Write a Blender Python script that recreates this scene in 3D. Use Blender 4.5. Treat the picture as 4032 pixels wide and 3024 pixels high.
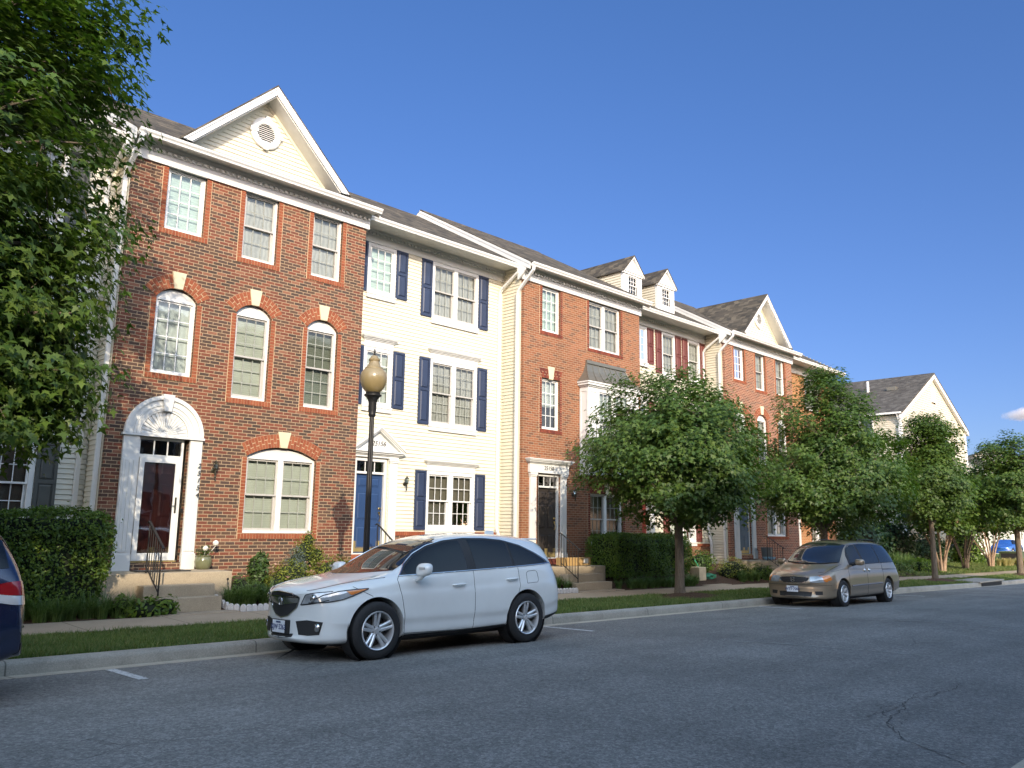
import bpy, bmesh, math, random
import numpy as np
from math import radians as R, sin, cos, pi, sqrt, atan2
from mathutils import Vector, Matrix
from mathutils.geometry import tessellate_polygon
from mathutils.bvhtree import BVHTree

S = bpy.context.scene
for o in list(bpy.data.objects): bpy.data.objects.remove(o)
C = S.collection

# ---------------------------------------------------------------- camera
CAMZ = 1.75
yaw, pit, rol = R(44.765), R(10.098), R(0.753)
cam = bpy.data.cameras.new('camera'); camo = bpy.data.objects.new('camera', cam); C.objects.link(camo)
cam.sensor_width = 36.0; cam.lens = 3205.9/4032*36; cam.clip_start = .1; cam.clip_end = 6000
f = Vector((sin(yaw)*cos(pit), cos(yaw)*cos(pit), sin(pit)))
r = Vector((cos(yaw), -sin(yaw), 0)); u = r.cross(f)
r2 = cos(rol)*r + sin(rol)*u; u2 = -sin(rol)*r + cos(rol)*u
M = Matrix((r2, u2, -f)).transposed().to_4x4(); M.translation = Vector((0, 0, CAMZ))
camo.matrix_world = M
S.camera = camo

# ---------------------------------------------------------------- sky, sun, exposure
SUN = Vector((-0.545, -1.0, 0.50)).normalized()          # towards the sun
el = math.asin(SUN.z); az = atan2(SUN.x, SUN.y)
W = bpy.data.worlds.new('World'); S.world = W; W.use_nodes = True
nt = W.node_tree; nt.nodes.clear()
sky = nt.nodes.new('ShaderNodeTexSky'); sky.sky_type = 'NISHITA'; sky.sun_disc = False
sky.sun_elevation = el; sky.sun_rotation = az
sky.air_density = 1.0; sky.dust_density = 0.4; sky.ozone_density = 2.6; sky.altitude = 100
bg = nt.nodes.new('ShaderNodeBackground'); bg.inputs['Strength'].default_value = 0.15
wo = nt.nodes.new('ShaderNodeOutputWorld')
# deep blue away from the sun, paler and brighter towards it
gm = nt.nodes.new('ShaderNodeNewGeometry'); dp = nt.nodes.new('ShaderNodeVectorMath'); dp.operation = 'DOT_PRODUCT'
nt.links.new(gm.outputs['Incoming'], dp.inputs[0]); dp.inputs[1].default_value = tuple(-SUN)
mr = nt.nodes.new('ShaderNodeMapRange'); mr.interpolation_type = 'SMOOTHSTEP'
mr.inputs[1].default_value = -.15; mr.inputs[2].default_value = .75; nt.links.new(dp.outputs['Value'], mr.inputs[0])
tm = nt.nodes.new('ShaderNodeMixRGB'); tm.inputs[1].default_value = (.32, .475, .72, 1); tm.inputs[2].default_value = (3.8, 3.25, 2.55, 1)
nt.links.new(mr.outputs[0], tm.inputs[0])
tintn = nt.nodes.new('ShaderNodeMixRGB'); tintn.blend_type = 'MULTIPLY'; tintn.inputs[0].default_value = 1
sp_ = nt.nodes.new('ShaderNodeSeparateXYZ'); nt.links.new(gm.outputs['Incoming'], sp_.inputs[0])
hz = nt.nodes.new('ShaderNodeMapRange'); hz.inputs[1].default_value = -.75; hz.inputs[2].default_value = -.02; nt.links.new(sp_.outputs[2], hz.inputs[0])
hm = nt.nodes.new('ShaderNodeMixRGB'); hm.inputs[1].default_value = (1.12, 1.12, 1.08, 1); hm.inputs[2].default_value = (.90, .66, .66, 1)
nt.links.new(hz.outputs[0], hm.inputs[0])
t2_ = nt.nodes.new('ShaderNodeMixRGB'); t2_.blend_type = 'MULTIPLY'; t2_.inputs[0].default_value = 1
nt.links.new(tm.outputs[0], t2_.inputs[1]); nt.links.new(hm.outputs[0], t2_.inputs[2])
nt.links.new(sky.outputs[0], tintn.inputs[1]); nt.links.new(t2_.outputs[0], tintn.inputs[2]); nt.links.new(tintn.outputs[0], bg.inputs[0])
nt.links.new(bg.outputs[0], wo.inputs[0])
sl = bpy.data.lights.new('sun', 'SUN'); sl.energy = 2.9; sl.angle = R(0.55); sl.color = (1.0, .86, .66)
so = bpy.data.objects.new('sun', sl); C.objects.link(so)
so.rotation_euler = (-SUN).to_track_quat('-Z', 'Y').to_euler(); so.location = (0, -20, 30)
S.view_settings.view_transform = 'Standard'; S.view_settings.look = 'None'
S.view_settings.gamma = 1.0; S.view_settings.exposure = 0.85
S.render.engine = 'CYCLES'
S.render.resolution_x = 1024; S.render.resolution_y = 768
S.cycles.max_bounces = 6; S.cycles.transparent_max_bounces = 16; S.cycles.caustics_reflective = False
S.cycles.caustics_refractive = False; S.cycles.volume_bounces = 2

# ---------------------------------------------------------------- helpers
def tag(o, label=None, cat=None, group=None, kind=None):
    if label: o['label'] = label
    if cat: o['category'] = cat
    if group: o['group'] = group
    if kind: o['kind'] = kind
    return o
def thing(name, label, cat, loc=(0, 0, 0), group=None, rz=0):
    o = bpy.data.objects.new(name, None); C.objects.link(o); o.location = loc; o.rotation_euler = (0, 0, rz)
    o.empty_display_size = .2
    return tag(o, label, cat, group)
def attach(o, parent):
    """parent an object whose mesh is in world coordinates under a thing (or under a part of it)"""
    o.parent = parent
    p = parent; m = Matrix.Identity(4); chain = []
    while p: chain.append(p); p = p.parent
    for q in reversed(chain):
        m = m @ q.matrix_parent_inverse @ q.matrix_basis
    o.matrix_parent_inverse = m.inverted()
    return o
class MB:
    """collects faces, becomes ONE mesh object"""
    def __init__(s): s.v = []; s.f = []; s.mi = []
    def add(s, vs, fs, mi=0):
        n = len(s.v); s.v += [tuple(p) for p in vs]; s.f += [tuple(i+n for i in q) for q in fs]; s.mi += [mi]*len(fs)
        return s
    def box(s, x0, x1, y0, y1, z0, z1, mi=0):
        return s.add([(x0,y0,z0),(x1,y0,z0),(x1,y1,z0),(x0,y1,z0),(x0,y0,z1),(x1,y0,z1),(x1,y1,z1),(x0,y1,z1)],
              [(0,3,2,1),(4,5,6,7),(0,1,5,4),(1,2,6,5),(2,3,7,6),(3,0,4,7)], mi)
    def prism(s, poly, y0, y1, mi=0):
        """poly: list of (x,z), extruded along y"""
        n = len(poly); tri = tessellate_polygon([[Vector((p[0], p[1], 0)) for p in poly]])
        vs = [(p[0], y0, p[1]) for p in poly]+[(p[0], y1, p[1]) for p in poly]
        fs = [tuple(t) for t in tri]+[tuple(i+n for i in t) for t in tri]
        fs += [(i, (i+1) % n, (i+1) % n+n, i+n) for i in range(n)]
        return s.add(vs, fs, mi)
    def prismx(s, poly, x0, x1, mi=0):
        """poly: list of (y,z), extruded along x"""
        n = len(poly); tri = tessellate_polygon([[Vector((p[0], p[1], 0)) for p in poly]])
        vs = [(x0, p[0], p[1]) for p in poly]+[(x1, p[0], p[1]) for p in poly]
        fs = [tuple(t) for t in tri]+[tuple(i+n for i in t) for t in tri]
        fs += [(i, (i+1) % n, (i+1) % n+n, i+n) for i in range(n)]
        return s.add(vs, fs, mi)
    def prismz(s, poly, z0, z1, mi=0):
        n = len(poly); tri = tessellate_polygon([[Vector((p[0], p[1], 0)) for p in poly]])
        vs = [(p[0], p[1], z0) for p in poly]+[(p[0], p[1], z1) for p in poly]
        fs = [tuple(t) for t in tri]+[tuple(i+n for i in t) for t in tri]
        fs += [(i, (i+1) % n, (i+1) % n+n, i+n) for i in range(n)]
        return s.add(vs, fs, mi)
    def tube(s, pts, rad, n=8, mi=0, caps=True):
        pts = [Vector(p) for p in pts]; rs = rad if isinstance(rad, (list, tuple)) else [rad]*len(pts)
        vs = []; fs = []
        for i, p in enumerate(pts):
            d = (pts[min(i+1, len(pts)-1)]-pts[max(i-1, 0)]).normalized()
            a = d.cross(Vector((0, 0, 1)))
            if a.length < .1: a = d.cross(Vector((1, 0, 0)))
            a.normalize(); b = d.cross(a)
            for k in range(n):
                t = 2*pi*k/n; vs.append(p+rs[i]*(cos(t)*a+sin(t)*b))
        for i in range(len(pts)-1):
            for k in range(n):
                fs.append((i*n+k, i*n+(k+1) % n, (i+1)*n+(k+1) % n, (i+1)*n+k))
        if caps: fs += [tuple(range(n))[::-1], tuple((len(pts)-1)*n+k for k in range(n))]
        return s.add(vs, fs, mi)
    def rtube(s, pts, w, h, mi=0):
        """rectangular tube along pts, w across, h in the other direction"""
        pts = [Vector(p) for p in pts]; vs = []; fs = []
        for i, p in enumerate(pts):
            d = (pts[min(i+1, len(pts)-1)]-pts[max(i-1, 0)]).normalized()
            a = Vector((1, 0, 0)); a = (a-d*a.dot(d))
            if a.length < .1: a = Vector((0, 1, 0))
            a.normalize(); b = d.cross(a)
            for sx, sy in ((-1,-1),(1,-1),(1,1),(-1,1)): vs.append(p+a*sx*w/2+b*sy*h/2)
        for i in range(len(pts)-1):
            for k in range(4): fs.append((i*4+k, i*4+(k+1) % 4, (i+1)*4+(k+1) % 4, (i+1)*4+k))
        fs += [(3,2,1,0), tuple((len(pts)-1)*4+k for k in range(4))]
        return s.add(vs, fs, mi)
    def lathe(s, prof, c=(0,0,0), n=24, axis='z', mi=0, flute=None, caps=True):
        """prof: list of (r, h)"""
        vs = []; fs = []
        for j, (rr, h) in enumerate(prof):
            for k in range(n):
                t = 2*pi*k/n; q = rr*(1+(flute if (flute and k % 2) else 0))
                if axis == 'z': vs.append((c[0]+q*cos(t), c[1]+q*sin(t), c[2]+h))
                elif axis == 'y': vs.append((c[0]+q*cos(t), c[1]+h, c[2]+q*sin(t)))
                else: vs.append((c[0]+h, c[1]+q*cos(t), c[2]+q*sin(t)))
        for j in range(len(prof)-1):
            for k in range(n):
                fs.append((j*n+k, j*n+(k+1) % n, (j+1)*n+(k+1) % n, (j+1)*n+k))
        if caps and prof[0][0] > 1e-4: fs.append(tuple(range(n)))
        if caps and prof[-1][0] > 1e-4: fs.append(tuple((len(prof)-1)*n+k for k in range(n)))
        return s.add(vs, fs, mi)
    def build(s, name, mat, parent=None, smooth=False, local=False, bevel=0, kind=None):
        me = bpy.data.meshes.new(name); me.from_pydata(s.v, [], s.f)
        for m in (mat if isinstance(mat, (list, tuple)) else [mat]): me.materials.append(m)
        if any(s.mi): me.polygons.foreach_set('material_index', s.mi)
        bm = bmesh.new(); bm.from_mesh(me); bmesh.ops.recalc_face_normals(bm, faces=bm.faces); bm.to_mesh(me); bm.free()
        if smooth:
            me.polygons.foreach_set('use_smooth', [True]*len(me.polygons))
            try: me.set_sharp_from_angle(angle=R(38))
            except Exception: pass
        me.update()
        o = bpy.data.objects.new(name, me); C.objects.link(o)
        if bevel:
            b = o.modifiers.new('bevel', 'BEVEL'); b.width = bevel; b.segments = 2; b.limit_method = 'ANGLE'
        if parent:
            if local: o.parent = parent
            else: attach(o, parent)
        if kind: o['kind'] = kind
        return o
def mesh_np(name, V, L, st, tot, mat, parent=None, local=False, smooth=False):
    me = bpy.data.meshes.new(name)
    me.vertices.add(len(V)); me.vertices.foreach_set('co', np.ascontiguousarray(V, dtype=np.float32).ravel())
    me.loops.add(len(L)); me.loops.foreach_set('vertex_index', np.ascontiguousarray(L, dtype=np.int32))
    me.polygons.add(len(st)); me.polygons.foreach_set('loop_start', np.ascontiguousarray(st, dtype=np.int32))
    try: me.polygons.foreach_set('loop_total', np.ascontiguousarray(tot, dtype=np.int32))
    except Exception: pass
    me.update(calc_edges=True); me.materials.append(mat)
    if smooth: me.polygons.foreach_set('use_smooth', [True]*len(me.polygons))
    o = bpy.data.objects.new(name, me); C.objects.link(o)
    if parent:
        if local: o.parent = parent
        else: attach(o, parent)
    return o
def copy_tree(o, parent=None):
    c = o.copy(); C.objects.link(c); c.parent = parent
    for ch in list(o.children): copy_tree(ch, c)
    return c

# ---------------------------------------------------------------- materials
class NT:
    def __init__(s, name):
        s.m = bpy.data.materials.new(name); s.m.use_nodes = True; s.t = s.m.node_tree; s.t.nodes.clear()
        s.out = s.t.nodes.new('ShaderNodeOutputMaterial')
    def n(s, typ, ins=None, **kw):
        nd = s.t.nodes.new('ShaderNode'+typ)
        for k, v in kw.items(): setattr(nd, k, v)
        for k, v in (ins or {}).items():
            if hasattr(v, 'is_output') or isinstance(v, bpy.types.NodeSocket): s.t.links.new(v, nd.inputs[k])
            else: nd.inputs[k].default_value = v
        return nd
    def math(s, op, a, b=0.0, c=0.0):
        nd = s.n('Math', {0: a, 1: b, 2: c}, operation=op); return nd.outputs[0]
    def mix(s, fac, a, b, bt='MIX'):
        nd = s.n('MixRGB', {0: fac, 1: a, 2: b}, blend_type=bt); return nd.outputs[0]
    def ramp(s, fac, stops, interp='LINEAR'):
        nd = s.n('ValToRGB', {0: fac}); cr = nd.color_ramp; cr.interpolation = interp
        while len(cr.elements) > 1: cr.elements.remove(cr.elements[-1])
        cr.elements[0].position = stops[0][0]; cr.elements[0].color = c4(stops[0][1])
        for p, cc in stops[1:]:
            e = cr.elements.new(p); e.color = c4(cc)
        return nd.outputs[0]
    def pos(s): return s.n('NewGeometry').outputs['Position']
    def obj(s): return s.n('TexCoord').outputs['Object']
    def noise(s, vec, scale, detail=4, rough=.55, out=0):
        return s.n('TexNoise', {'Vector': vec, 'Scale': scale, 'Detail': detail, 'Roughness': rough}).outputs[out]
    def bump(s, h, strength=.5, dist=.01):
        return s.n('Bump', {'Height': h, 'Strength': strength, 'Distance': dist}).outputs[0]
    def pbsdf(s, base, rough=.6, metal=0.0, normal=None, coat=0.0, spec=.5, extra=None):
        ins = {'Base Color': base, 'Roughness': rough, 'Metallic': metal, 'Coat Weight': coat, 'Specular IOR Level': spec}
        if normal is not None: ins['Normal'] = normal
        ins.update(extra or {})
        return s.n('BsdfPrincipled', ins).outputs[0]
    def done(s, sh): s.t.links.new(sh, s.out.inputs[0]); return s.m
def c4(c): return (c[0], c[1], c[2], 1.0) if not isinstance(c, float) else (c, c, c, 1.0)

def plain(name, col, rough=.6, metal=0.0, coat=0.0, var=.12, scale=6.0, bump=.0, spec=.5):
    t = NT(name); p = t.obj(); nz = t.noise(p, scale, 5)
    dark = tuple(x*(1-var) for x in col); lite = tuple(min(1, x*(1+var)) for x in col)
    base = t.ramp(nz, [(.3, dark), (.7, lite)])
    nrm = t.bump(t.noise(p, scale*12, 3), bump, .01) if bump else None
    return t.done(t.pbsdf(base, rough, metal, nrm, coat, spec))

def brickmat(name, tones, mortar, u0=0.0, z0=0.0, bw=.2032, bh=.0677, mj=.011, bumpd=.006, soot=.0):
    """running-bond brick: a random tone for every brick"""
    t = NT(name); p = t.pos(); s = t.n('SeparateXYZ', {0: p})
    uu = t.math('ADD', t.math('ADD', s.outputs[0], s.outputs[1]), u0)
    row = t.math('DIVIDE', t.math('SUBTRACT', s.outputs[2], z0), bh)
    rowf = t.math('FLOOR', row)
    odd = t.math('MULTIPLY', t.math('MODULO', t.math('ABSOLUTE', rowf), 2.0), .5)
    col = t.math('ADD', t.math('DIVIDE', uu, bw), odd); colf = t.math('FLOOR', col)
    fu = t.math('SUBTRACT', col, colf); fv = t.math('SUBTRACT', row, rowf)
    wob = t.math('MULTIPLY', t.math('SUBTRACT', t.noise(p, 60, 2), .5), .012)
    du = t.math('MULTIPLY', t.math('MINIMUM', fu, t.math('SUBTRACT', 1.0, fu)), bw)
    dv = t.math('MULTIPLY', t.math('MINIMUM', fv, t.math('SUBTRACT', 1.0, fv)), bh)
    d = t.math('ADD', t.math('MINIMUM', du, dv), wob)
    mask = t.n('MapRange', {0: d, 1: mj*.38, 2: mj*.72, 3: 0.0, 4: 1.0}).outputs[0]
    idv = t.n('CombineXYZ', {0: colf, 1: rowf, 2: 0.0}).outputs[0]
    wn = t.n('TexWhiteNoise', {0: idv}, noise_dimensions='3D').outputs[0]
    n = len(tones); tone = t.ramp(wn, [(i/n, tones[i]) for i in range(n)], 'CONSTANT')
    var = t.noise(p, 28, 4, .7)
    tone = t.mix(t.math('MULTIPLY', var, .55), tone, (.10, .04, .022, 1), 'MIX') if soot else t.mix(.35, tone, t.mix(1.0, tone, t.ramp(var, [(.25, (.45, .45, .45)), (.8, (1.5, 1.4, 1.35))]), 'MULTIPLY'))
    big = t.noise(p, .7, 3)
    tone = t.mix(1.0, tone, t.ramp(big, [(.3, (.88, .88, .88)), (.7, (1.1, 1.08, 1.06))]), 'MULTIPLY')
    mo = t.mix(t.noise(p, 40, 3), c4(mortar), c4(tuple(x*.8 for x in mortar)))
    base = t.mix(mask, mo, tone)
    h = t.math('ADD', mask, t.math('MULTIPLY', t.noise(p, 150, 3), .25))
    return t.done(t.pbsdf(base, .9, 0.0, t.bump(h, .8, bumpd), 0.0, .25))
def tile_mat(name, tones, w, h, rough=.9, hz=True, edge=.35):
    """roof shingles: random tone per tab, darker butt line; rows follow height"""
    t = NT(name); p = t.pos(); s = t.n('SeparateXYZ', {0: p})
    g = t.n('SeparateXYZ', {0: t.n('NewGeometry').outputs['True Normal']})
    # across-slope coordinate: x where the slope faces y, y where it faces x
    ax = t.math('GREATER_THAN', t.math('ABSOLUTE', g.outputs[0]), t.math('ABSOLUTE', g.outputs[1]))
    uu = t.math('ADD', t.math('MULTIPLY', s.outputs[0], t.math('SUBTRACT', 1.0, ax)), t.math('MULTIPLY', s.outputs[1], ax))
    row = t.math('DIVIDE', s.outputs[2], h); rf = t.math('FLOOR', row); fv = t.math('SUBTRACT', row, rf)
    off = t.n('TexWhiteNoise', {1: rf}, noise_dimensions='1D').outputs[0]
    col = t.math('ADD', t.math('DIVIDE', uu, w), t.math('MULTIPLY', off, 3.7)); cf = t.math('FLOOR', col)
    wn = t.n('TexWhiteNoise', {0: t.n('CombineXYZ', {0: cf, 1: rf, 2: 3.0}).outputs[0]}, noise_dimensions='3D').outputs[0]
    n = len(tones); tone = t.ramp(wn, [(i/n, tones[i]) for i in range(n)], 'CONSTANT')
    tone = t.mix(1.0, tone, t.ramp(t.noise(p, 90, 3, .8), [(.3, (.6, .6, .6)), (.7, (1.35, 1.35, 1.35))]), 'MULTIPLY')
    tone = t.mix(1.0, tone, t.ramp(t.noise(p, 1.2, 3), [(.3, (.8, .8, .8)), (.7, (1.15, 1.15, 1.15))]), 'MULTIPLY')
    hh = t.math('ADD', t.math('SUBTRACT', 1.0, fv), t.math('MULTIPLY', wn, .3))
    return t.done(t.pbsdf(tone, rough, 0.0, t.bump(hh, .9, .012), 0.0, .2))

# painted / vinyl
m_white = plain('white_trim', (.70, .70, .68), .45, var=.04, scale=2, bump=.05)
m_whitewin = plain('white_window_vinyl', (.74, .74, .72), .35, var=.02)
m_greyvinyl = plain('screened_vinyl', (.46, .44, .41), .5, var=.05)
m_muntin = plain('muntin_behind_screen', (.33, .34, .30), .5, var=.04)
def siding_mat(name, col, var=.05):
    t = NT(name); p = t.pos()
    st = t.n('Mapping', {'Vector': p, 'Scale': (6, 6, 160)}).outputs[0]
    g = t.noise(st, 1.0, 4, .7); big = t.noise(p, .9, 4)
    base = t.ramp(t.math('ADD', t.math('MULTIPLY', g, .35), t.math('MULTIPLY', big, .65)), [(.3, tuple(c*(1-var) for c in col)), (.7, tuple(min(1, c*(1+var)) for c in col))])
    return t.done(t.pbsdf(base, .55, 0, t.bump(g, .25, .003)))
m_cream = siding_mat('cream_siding', (.70, .655, .525))
m_beige = siding_mat('beige_siding', (.60, .555, .44))
m_palesid = siding_mat('pale_siding', (.66, .65, .57))
m_linen = siding_mat('linen_siding', (.64, .60, .48))
m_gablesid = siding_mat('far_gable_siding', (.52, .495, .41))
m_soffit = plain('soffit_vinyl', (.72, .71, .66), .5, var=.05)
m_navy = plain('navy_shutter', (.026, .040, .085), .5, var=.08, scale=3)
m_maroon = plain('maroon_shutter', (.13, .034, .028), .5, var=.08, scale=3)
m_greyshut = plain('charcoal_shutter', (.075, .08, .075), .55, var=.1)
m_bluedoor = plain('blue_door', (.026, .060, .155), .4, var=.06, scale=2)
m_slatedoor = plain('slate_blue_door', (.055, .10, .15), .45, var=.08)
m_blackdoor = plain('dark_brown_door', (.035, .028, .024), .45, var=.1)
m_reddoor = plain('oxblood_door', (.10, .018, .012), .5, var=.1)
m_maroondoor = plain('maroon_door', (.20, .035, .022), .45, var=.08)
m_brass = plain('brass', (.60, .43, .16), .3, 1.0, var=.1)
m_brasspl = plain('brass_plate', (.50, .38, .16), .4, .6, var=.15)
m_iron = plain('black_iron', (.014, .013, .013), .42, var=.2, bump=.1)
m_bronze = plain('aged_bronze', (.05, .045, .03), .5, .5, var=.3)
m_number = plain('black_numerals', (.03, .03, .03), .5, var=.05)
m_keystone = plain('cast_stone', (.62, .55, .38), .85, var=.06, bump=.15)
m_metalroof = plain('standing_seam_metal', (.20, .19, .16), .4, .5, var=.06)
m_dark = plain('dark_interior', (.012, .012, .013), .9, var=.1)
m_innerwall = plain('interior_paint', (.30, .28, .25), .9, var=.05)

RED = [(.185, .064, .042), (.215, .076, .048), (.108, .066, .048), (.17, .062, .043), (.080, .055, .044), (.25, .115, .074), (.15, .058, .041), (.10, .062, .048),
       (.195, .072, .046), (.13, .074, .052), (.074, .051, .043), (.175, .068, .046), (.10, .060, .046), (.092, .060, .050)]
m_brick1 = brickmat('variegated_red_brick', RED, (.47, .34, .215), u0=.03)
m_brick3 = brickmat('orange_brown_brick', [(.285, .112, .058), (.26, .10, .052), (.305, .125, .064), (.215, .088, .050), (.275, .108, .056), (.17, .082, .052), (.25, .105, .054), (.29, .118, .062)], (.42, .31, .205), u0=.05)
m_brick5 = brickmat('dusky_red_brick', [(.225, .084, .057), (.25, .095, .062), (.18, .070, .051), (.27, .11, .070), (.15, .070, .054), (.23, .088, .058)], (.58, .42, .28), u0=.09)
m_brick6 = brickmat('golden_orange_brick', [(.36, .155, .062), (.33, .135, .054), (.38, .17, .07), (.28, .12, .052), (.34, .145, .058)], (.58, .42, .24), u0=.01)
def bricktrim(name, tones):
    t = NT(name); g = t.n('NewGeometry'); n = len(tones)
    tone = t.ramp(g.outputs['Random Per Island'], [(i/n, tones[i]) for i in range(n)], 'CONSTANT')
    p = g.outputs['Position']
    tone = t.mix(1.0, tone, t.ramp(t.noise(p, 30, 4, .7), [(.3, (.8, .8, .8)), (.7, (1.15, 1.15, 1.15))]), 'MULTIPLY')
    return t.done(t.pbsdf(tone, .9, 0, t.bump(t.noise(p, 140, 3), .4, .004), 0, .25))
m_trim1 = bricktrim('orange_red_trim_brick', [(.29, .088, .045), (.265, .078, .040), (.31, .10, .050), (.25, .072, .038), (.28, .09, .046)])
m_trim3 = bricktrim('maroon_trim_brick', [(.17, .045, .030), (.20, .055, .035), (.14, .040, .030), (.23, .06, .035)])
m_mortar = plain('mortar', (.52, .38, .24), .95, var=.1, scale=30)
m_shingle = tile_mat('roof_shingles', [(.088, .075, .058), (.062, .054, .044), (.11, .094, .072), (.050, .045, .038), (.078, .068, .053), (.125, .105, .078), (.070, .060, .048)], .21, .085)
m_shingle2 = tile_mat('grey_roof_shingles', [(.092, .085, .075), (.078, .072, .064), (.108, .10, .09), (.068, .062, .056)], .25, .09)

def glass_mat(name, tint=(.9, .95, .95), refl=1.0, rough=.02):
    t = NT(name); fr = t.n('Fresnel', {'IOR': 1.52}).outputs[0]
    fac = t.math('MINIMUM', t.math('ADD', t.math('MULTIPLY', fr, 1.6*refl), .02), 1.0)
    p = t.pos()
    gl = t.n('BsdfGlossy', {'Color': (1, 1, 1, 1), 'Roughness': rough, 'Normal': t.bump(t.noise(p, 1.7, 2), .12, .02)}).outputs[0]
    tr = t.n('BsdfTransparent', {'Color': c4(tint)}).outputs[0]
    return t.done(t.n('MixShader', {0: fac, 1: tr, 2: gl}).outputs[0])
m_glass = glass_mat('window_glass', (.86, .93, .92))
m_screen = glass_mat('screened_glass', (.80, .82, .82), .6, .06)
m_dglass = glass_mat('dim_glass', (.45, .47, .50), 1.0)
def blind_mat(name, col, pitch=.05, depth=.35, vertical=False, fold=0):
    t = NT(name); p = t.pos(); s = t.n('SeparateXYZ', {0: p})
    if vertical:
        w = t.math('SINE', t.math('ADD', t.math('MULTIPLY', s.outputs[0], 60.0), t.math('MULTIPLY', t.noise(p, 3, 3), 14.0)))
        w = t.math('ADD', t.math('MULTIPLY', w, .5), .5)
    else: w = t.math('FRACT', t.math('DIVIDE', s.outputs[2], pitch))
    base = t.mix(t.math('MULTIPLY', w, depth), c4(col), c4(tuple(c*.55 for c in col)))
    base = t.mix(1.0, base, t.ramp(t.noise(p, 2.2, 3), [(.3, (.86, .86, .86)), (.7, (1.08, 1.08, 1.08))]), 'MULTIPLY')
    return t.done(t.pbsdf(base, .7, 0, t.bump(w, .5, .006)))
m_blind_l = blind_mat('pale_blind', (.66, .76, .70))
m_blind_g = blind_mat('grey_green_blind', (.66, .72, .62), depth=.22)
m_blind_d = blind_mat('dim_blind', (.24, .27, .21), depth=.45)
m_sheer = blind_mat('sheer_curtain', (.60, .62, .58), vertical=True, depth=.5)
m_sheer_w = blind_mat('white_sheer_curtain', (.74, .75, .74), vertical=True, depth=.25)
m_insect = plain('brown_insect_screen', (.20, .165, .13), .8, var=.06)

# ground
def asphalt():
    t = NT('asphalt'); p = t.pos()
    sp = t.n('TexVoronoi', {'Vector': p, 'Scale': 95.0}).outputs['Color']
    spk = t.n('SeparateXYZ', {0: sp}).outputs[0]
    big = t.noise(p, .45, 4); mid = t.noise(p, 3.5, 5, .7); fine = t.noise(p, 60, 4, .8)
    sp2 = t.n('SeparateXYZ', {0: t.n('TexVoronoi', {'Vector': p, 'Scale': 38.0}).outputs['Color']}).outputs[0]
    v = t.math('ADD', t.math('ADD', t.math('MULTIPLY', spk, .30), t.math('MULTIPLY', sp2, .28)), t.math('ADD', t.math('MULTIPLY', fine, .26), t.math('MULTIPLY', mid, .16)))
    base = t.ramp(v, [(.15, (.082, .081, .076)), (.50, (.180, .176, .166)), (.75, (.30, .29, .27)), (.92, (.50, .49, .45))])
    base = t.mix(1.0, base, t.ramp(big, [(.3, (.80, .80, .80)), (.7, (1.16, 1.16, 1.16))]), 'MULTIPLY')
    # lengthwise worn wheel tracks, faint
    st = t.n('Mapping', {'Vector': p, 'Scale': (.12, 1.5, 1)}).outputs[0]
    base = t.mix(1.0, base, t.ramp(t.noise(st, 1.0, 4), [(.35, (.90, .90, .90)), (.65, (1.1, 1.1, 1.1))]), 'MULTIPLY')
    # cracks: thin lines where a warped ridge passes
    wv = t.mix(.42, p, t.noise(p, 1.3, 9, .72, 1), 'ADD')
    ck = t.n('TexVoronoi', {'Vector': wv, 'Scale': .42}, feature='DISTANCE_TO_EDGE').outputs[0]
    gate = t.math('GREATER_THAN', t.noise(p, .5, 3), .56)
    crack = t.math('MULTIPLY', t.n('MapRange', {0: ck, 1: .001, 2: .0045, 3: 1.0, 4: 0.0}).outputs[0], gate)
    base = t.mix(t.math('MULTIPLY', crack, .35), base, (.02, .02, .021, 1))
    h = t.math('SUBTRACT', t.math('ADD', fine, t.math('MULTIPLY', spk, .6)), crack)
    return t.done(t.pbsdf(base, .82, 0, t.bump(h, .75, .012), 0, .35))
m_asphalt = asphalt()
def concrete(name, col, joint=0.0, stain=.2, axis=0):
    t = NT(name); p = t.pos(); s = t.n('SeparateXYZ', {0: p})
    v = t.math('ADD', t.math('MULTIPLY', t.noise(p, 2.2, 5, .65), .6), t.math('MULTIPLY', t.noise(p, 45, 4, .8), .4))
    base = t.ramp(v, [(.3, tuple(c*(1-stain) for c in col)), (.52, col), (.75, tuple(c*1.12 for c in col))])
    sp = t.n('SeparateXYZ', {0: t.n('TexVoronoi', {'Vector': p, 'Scale': 130.0}).outputs['Color']}).outputs[0]
    base = t.mix(.35, base, t.mix(1.0, base, t.ramp(sp, [(0, (.6, .6, .6)), (1, (1.4, 1.4, 1.4))]), 'MULTIPLY'))
    h = t.noise(p, 120, 3)
    if joint:
        fx = t.math('ABSOLUTE', t.math('SUBTRACT', t.math('FRACT', t.math('DIVIDE', t.math('ADD', s.outputs[axis], .31), joint)), .5))
        jm = t.math('GREATER_THAN', fx, .5-.009/joint)
        base = t.mix(t.math('MULTIPLY', jm, .75), base, c4(tuple(c*.25 for c in col)))
        h = t.math('SUBTRACT', h, t.math('MULTIPLY', jm, 3.0))
    return t.done(t.pbsdf(base, .88, 0, t.bump(h, .35, .006), 0, .3))
m_kerb = concrete('kerb_concrete', (.32, .30, .26), 3.05, .42)
m_pan = concrete('gutter_concrete', (.44, .39, .31), 3.05, .34)
m_walk = concrete('sidewalk_concrete', (.36, .29, .21), 1.52, .18)
m_step = concrete('step_concrete', (.40, .33, .235), 0, .22)
m_edging = concrete('white_edging_stone', (.60, .58, .56), 0, .12)
m_paint = None
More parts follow.
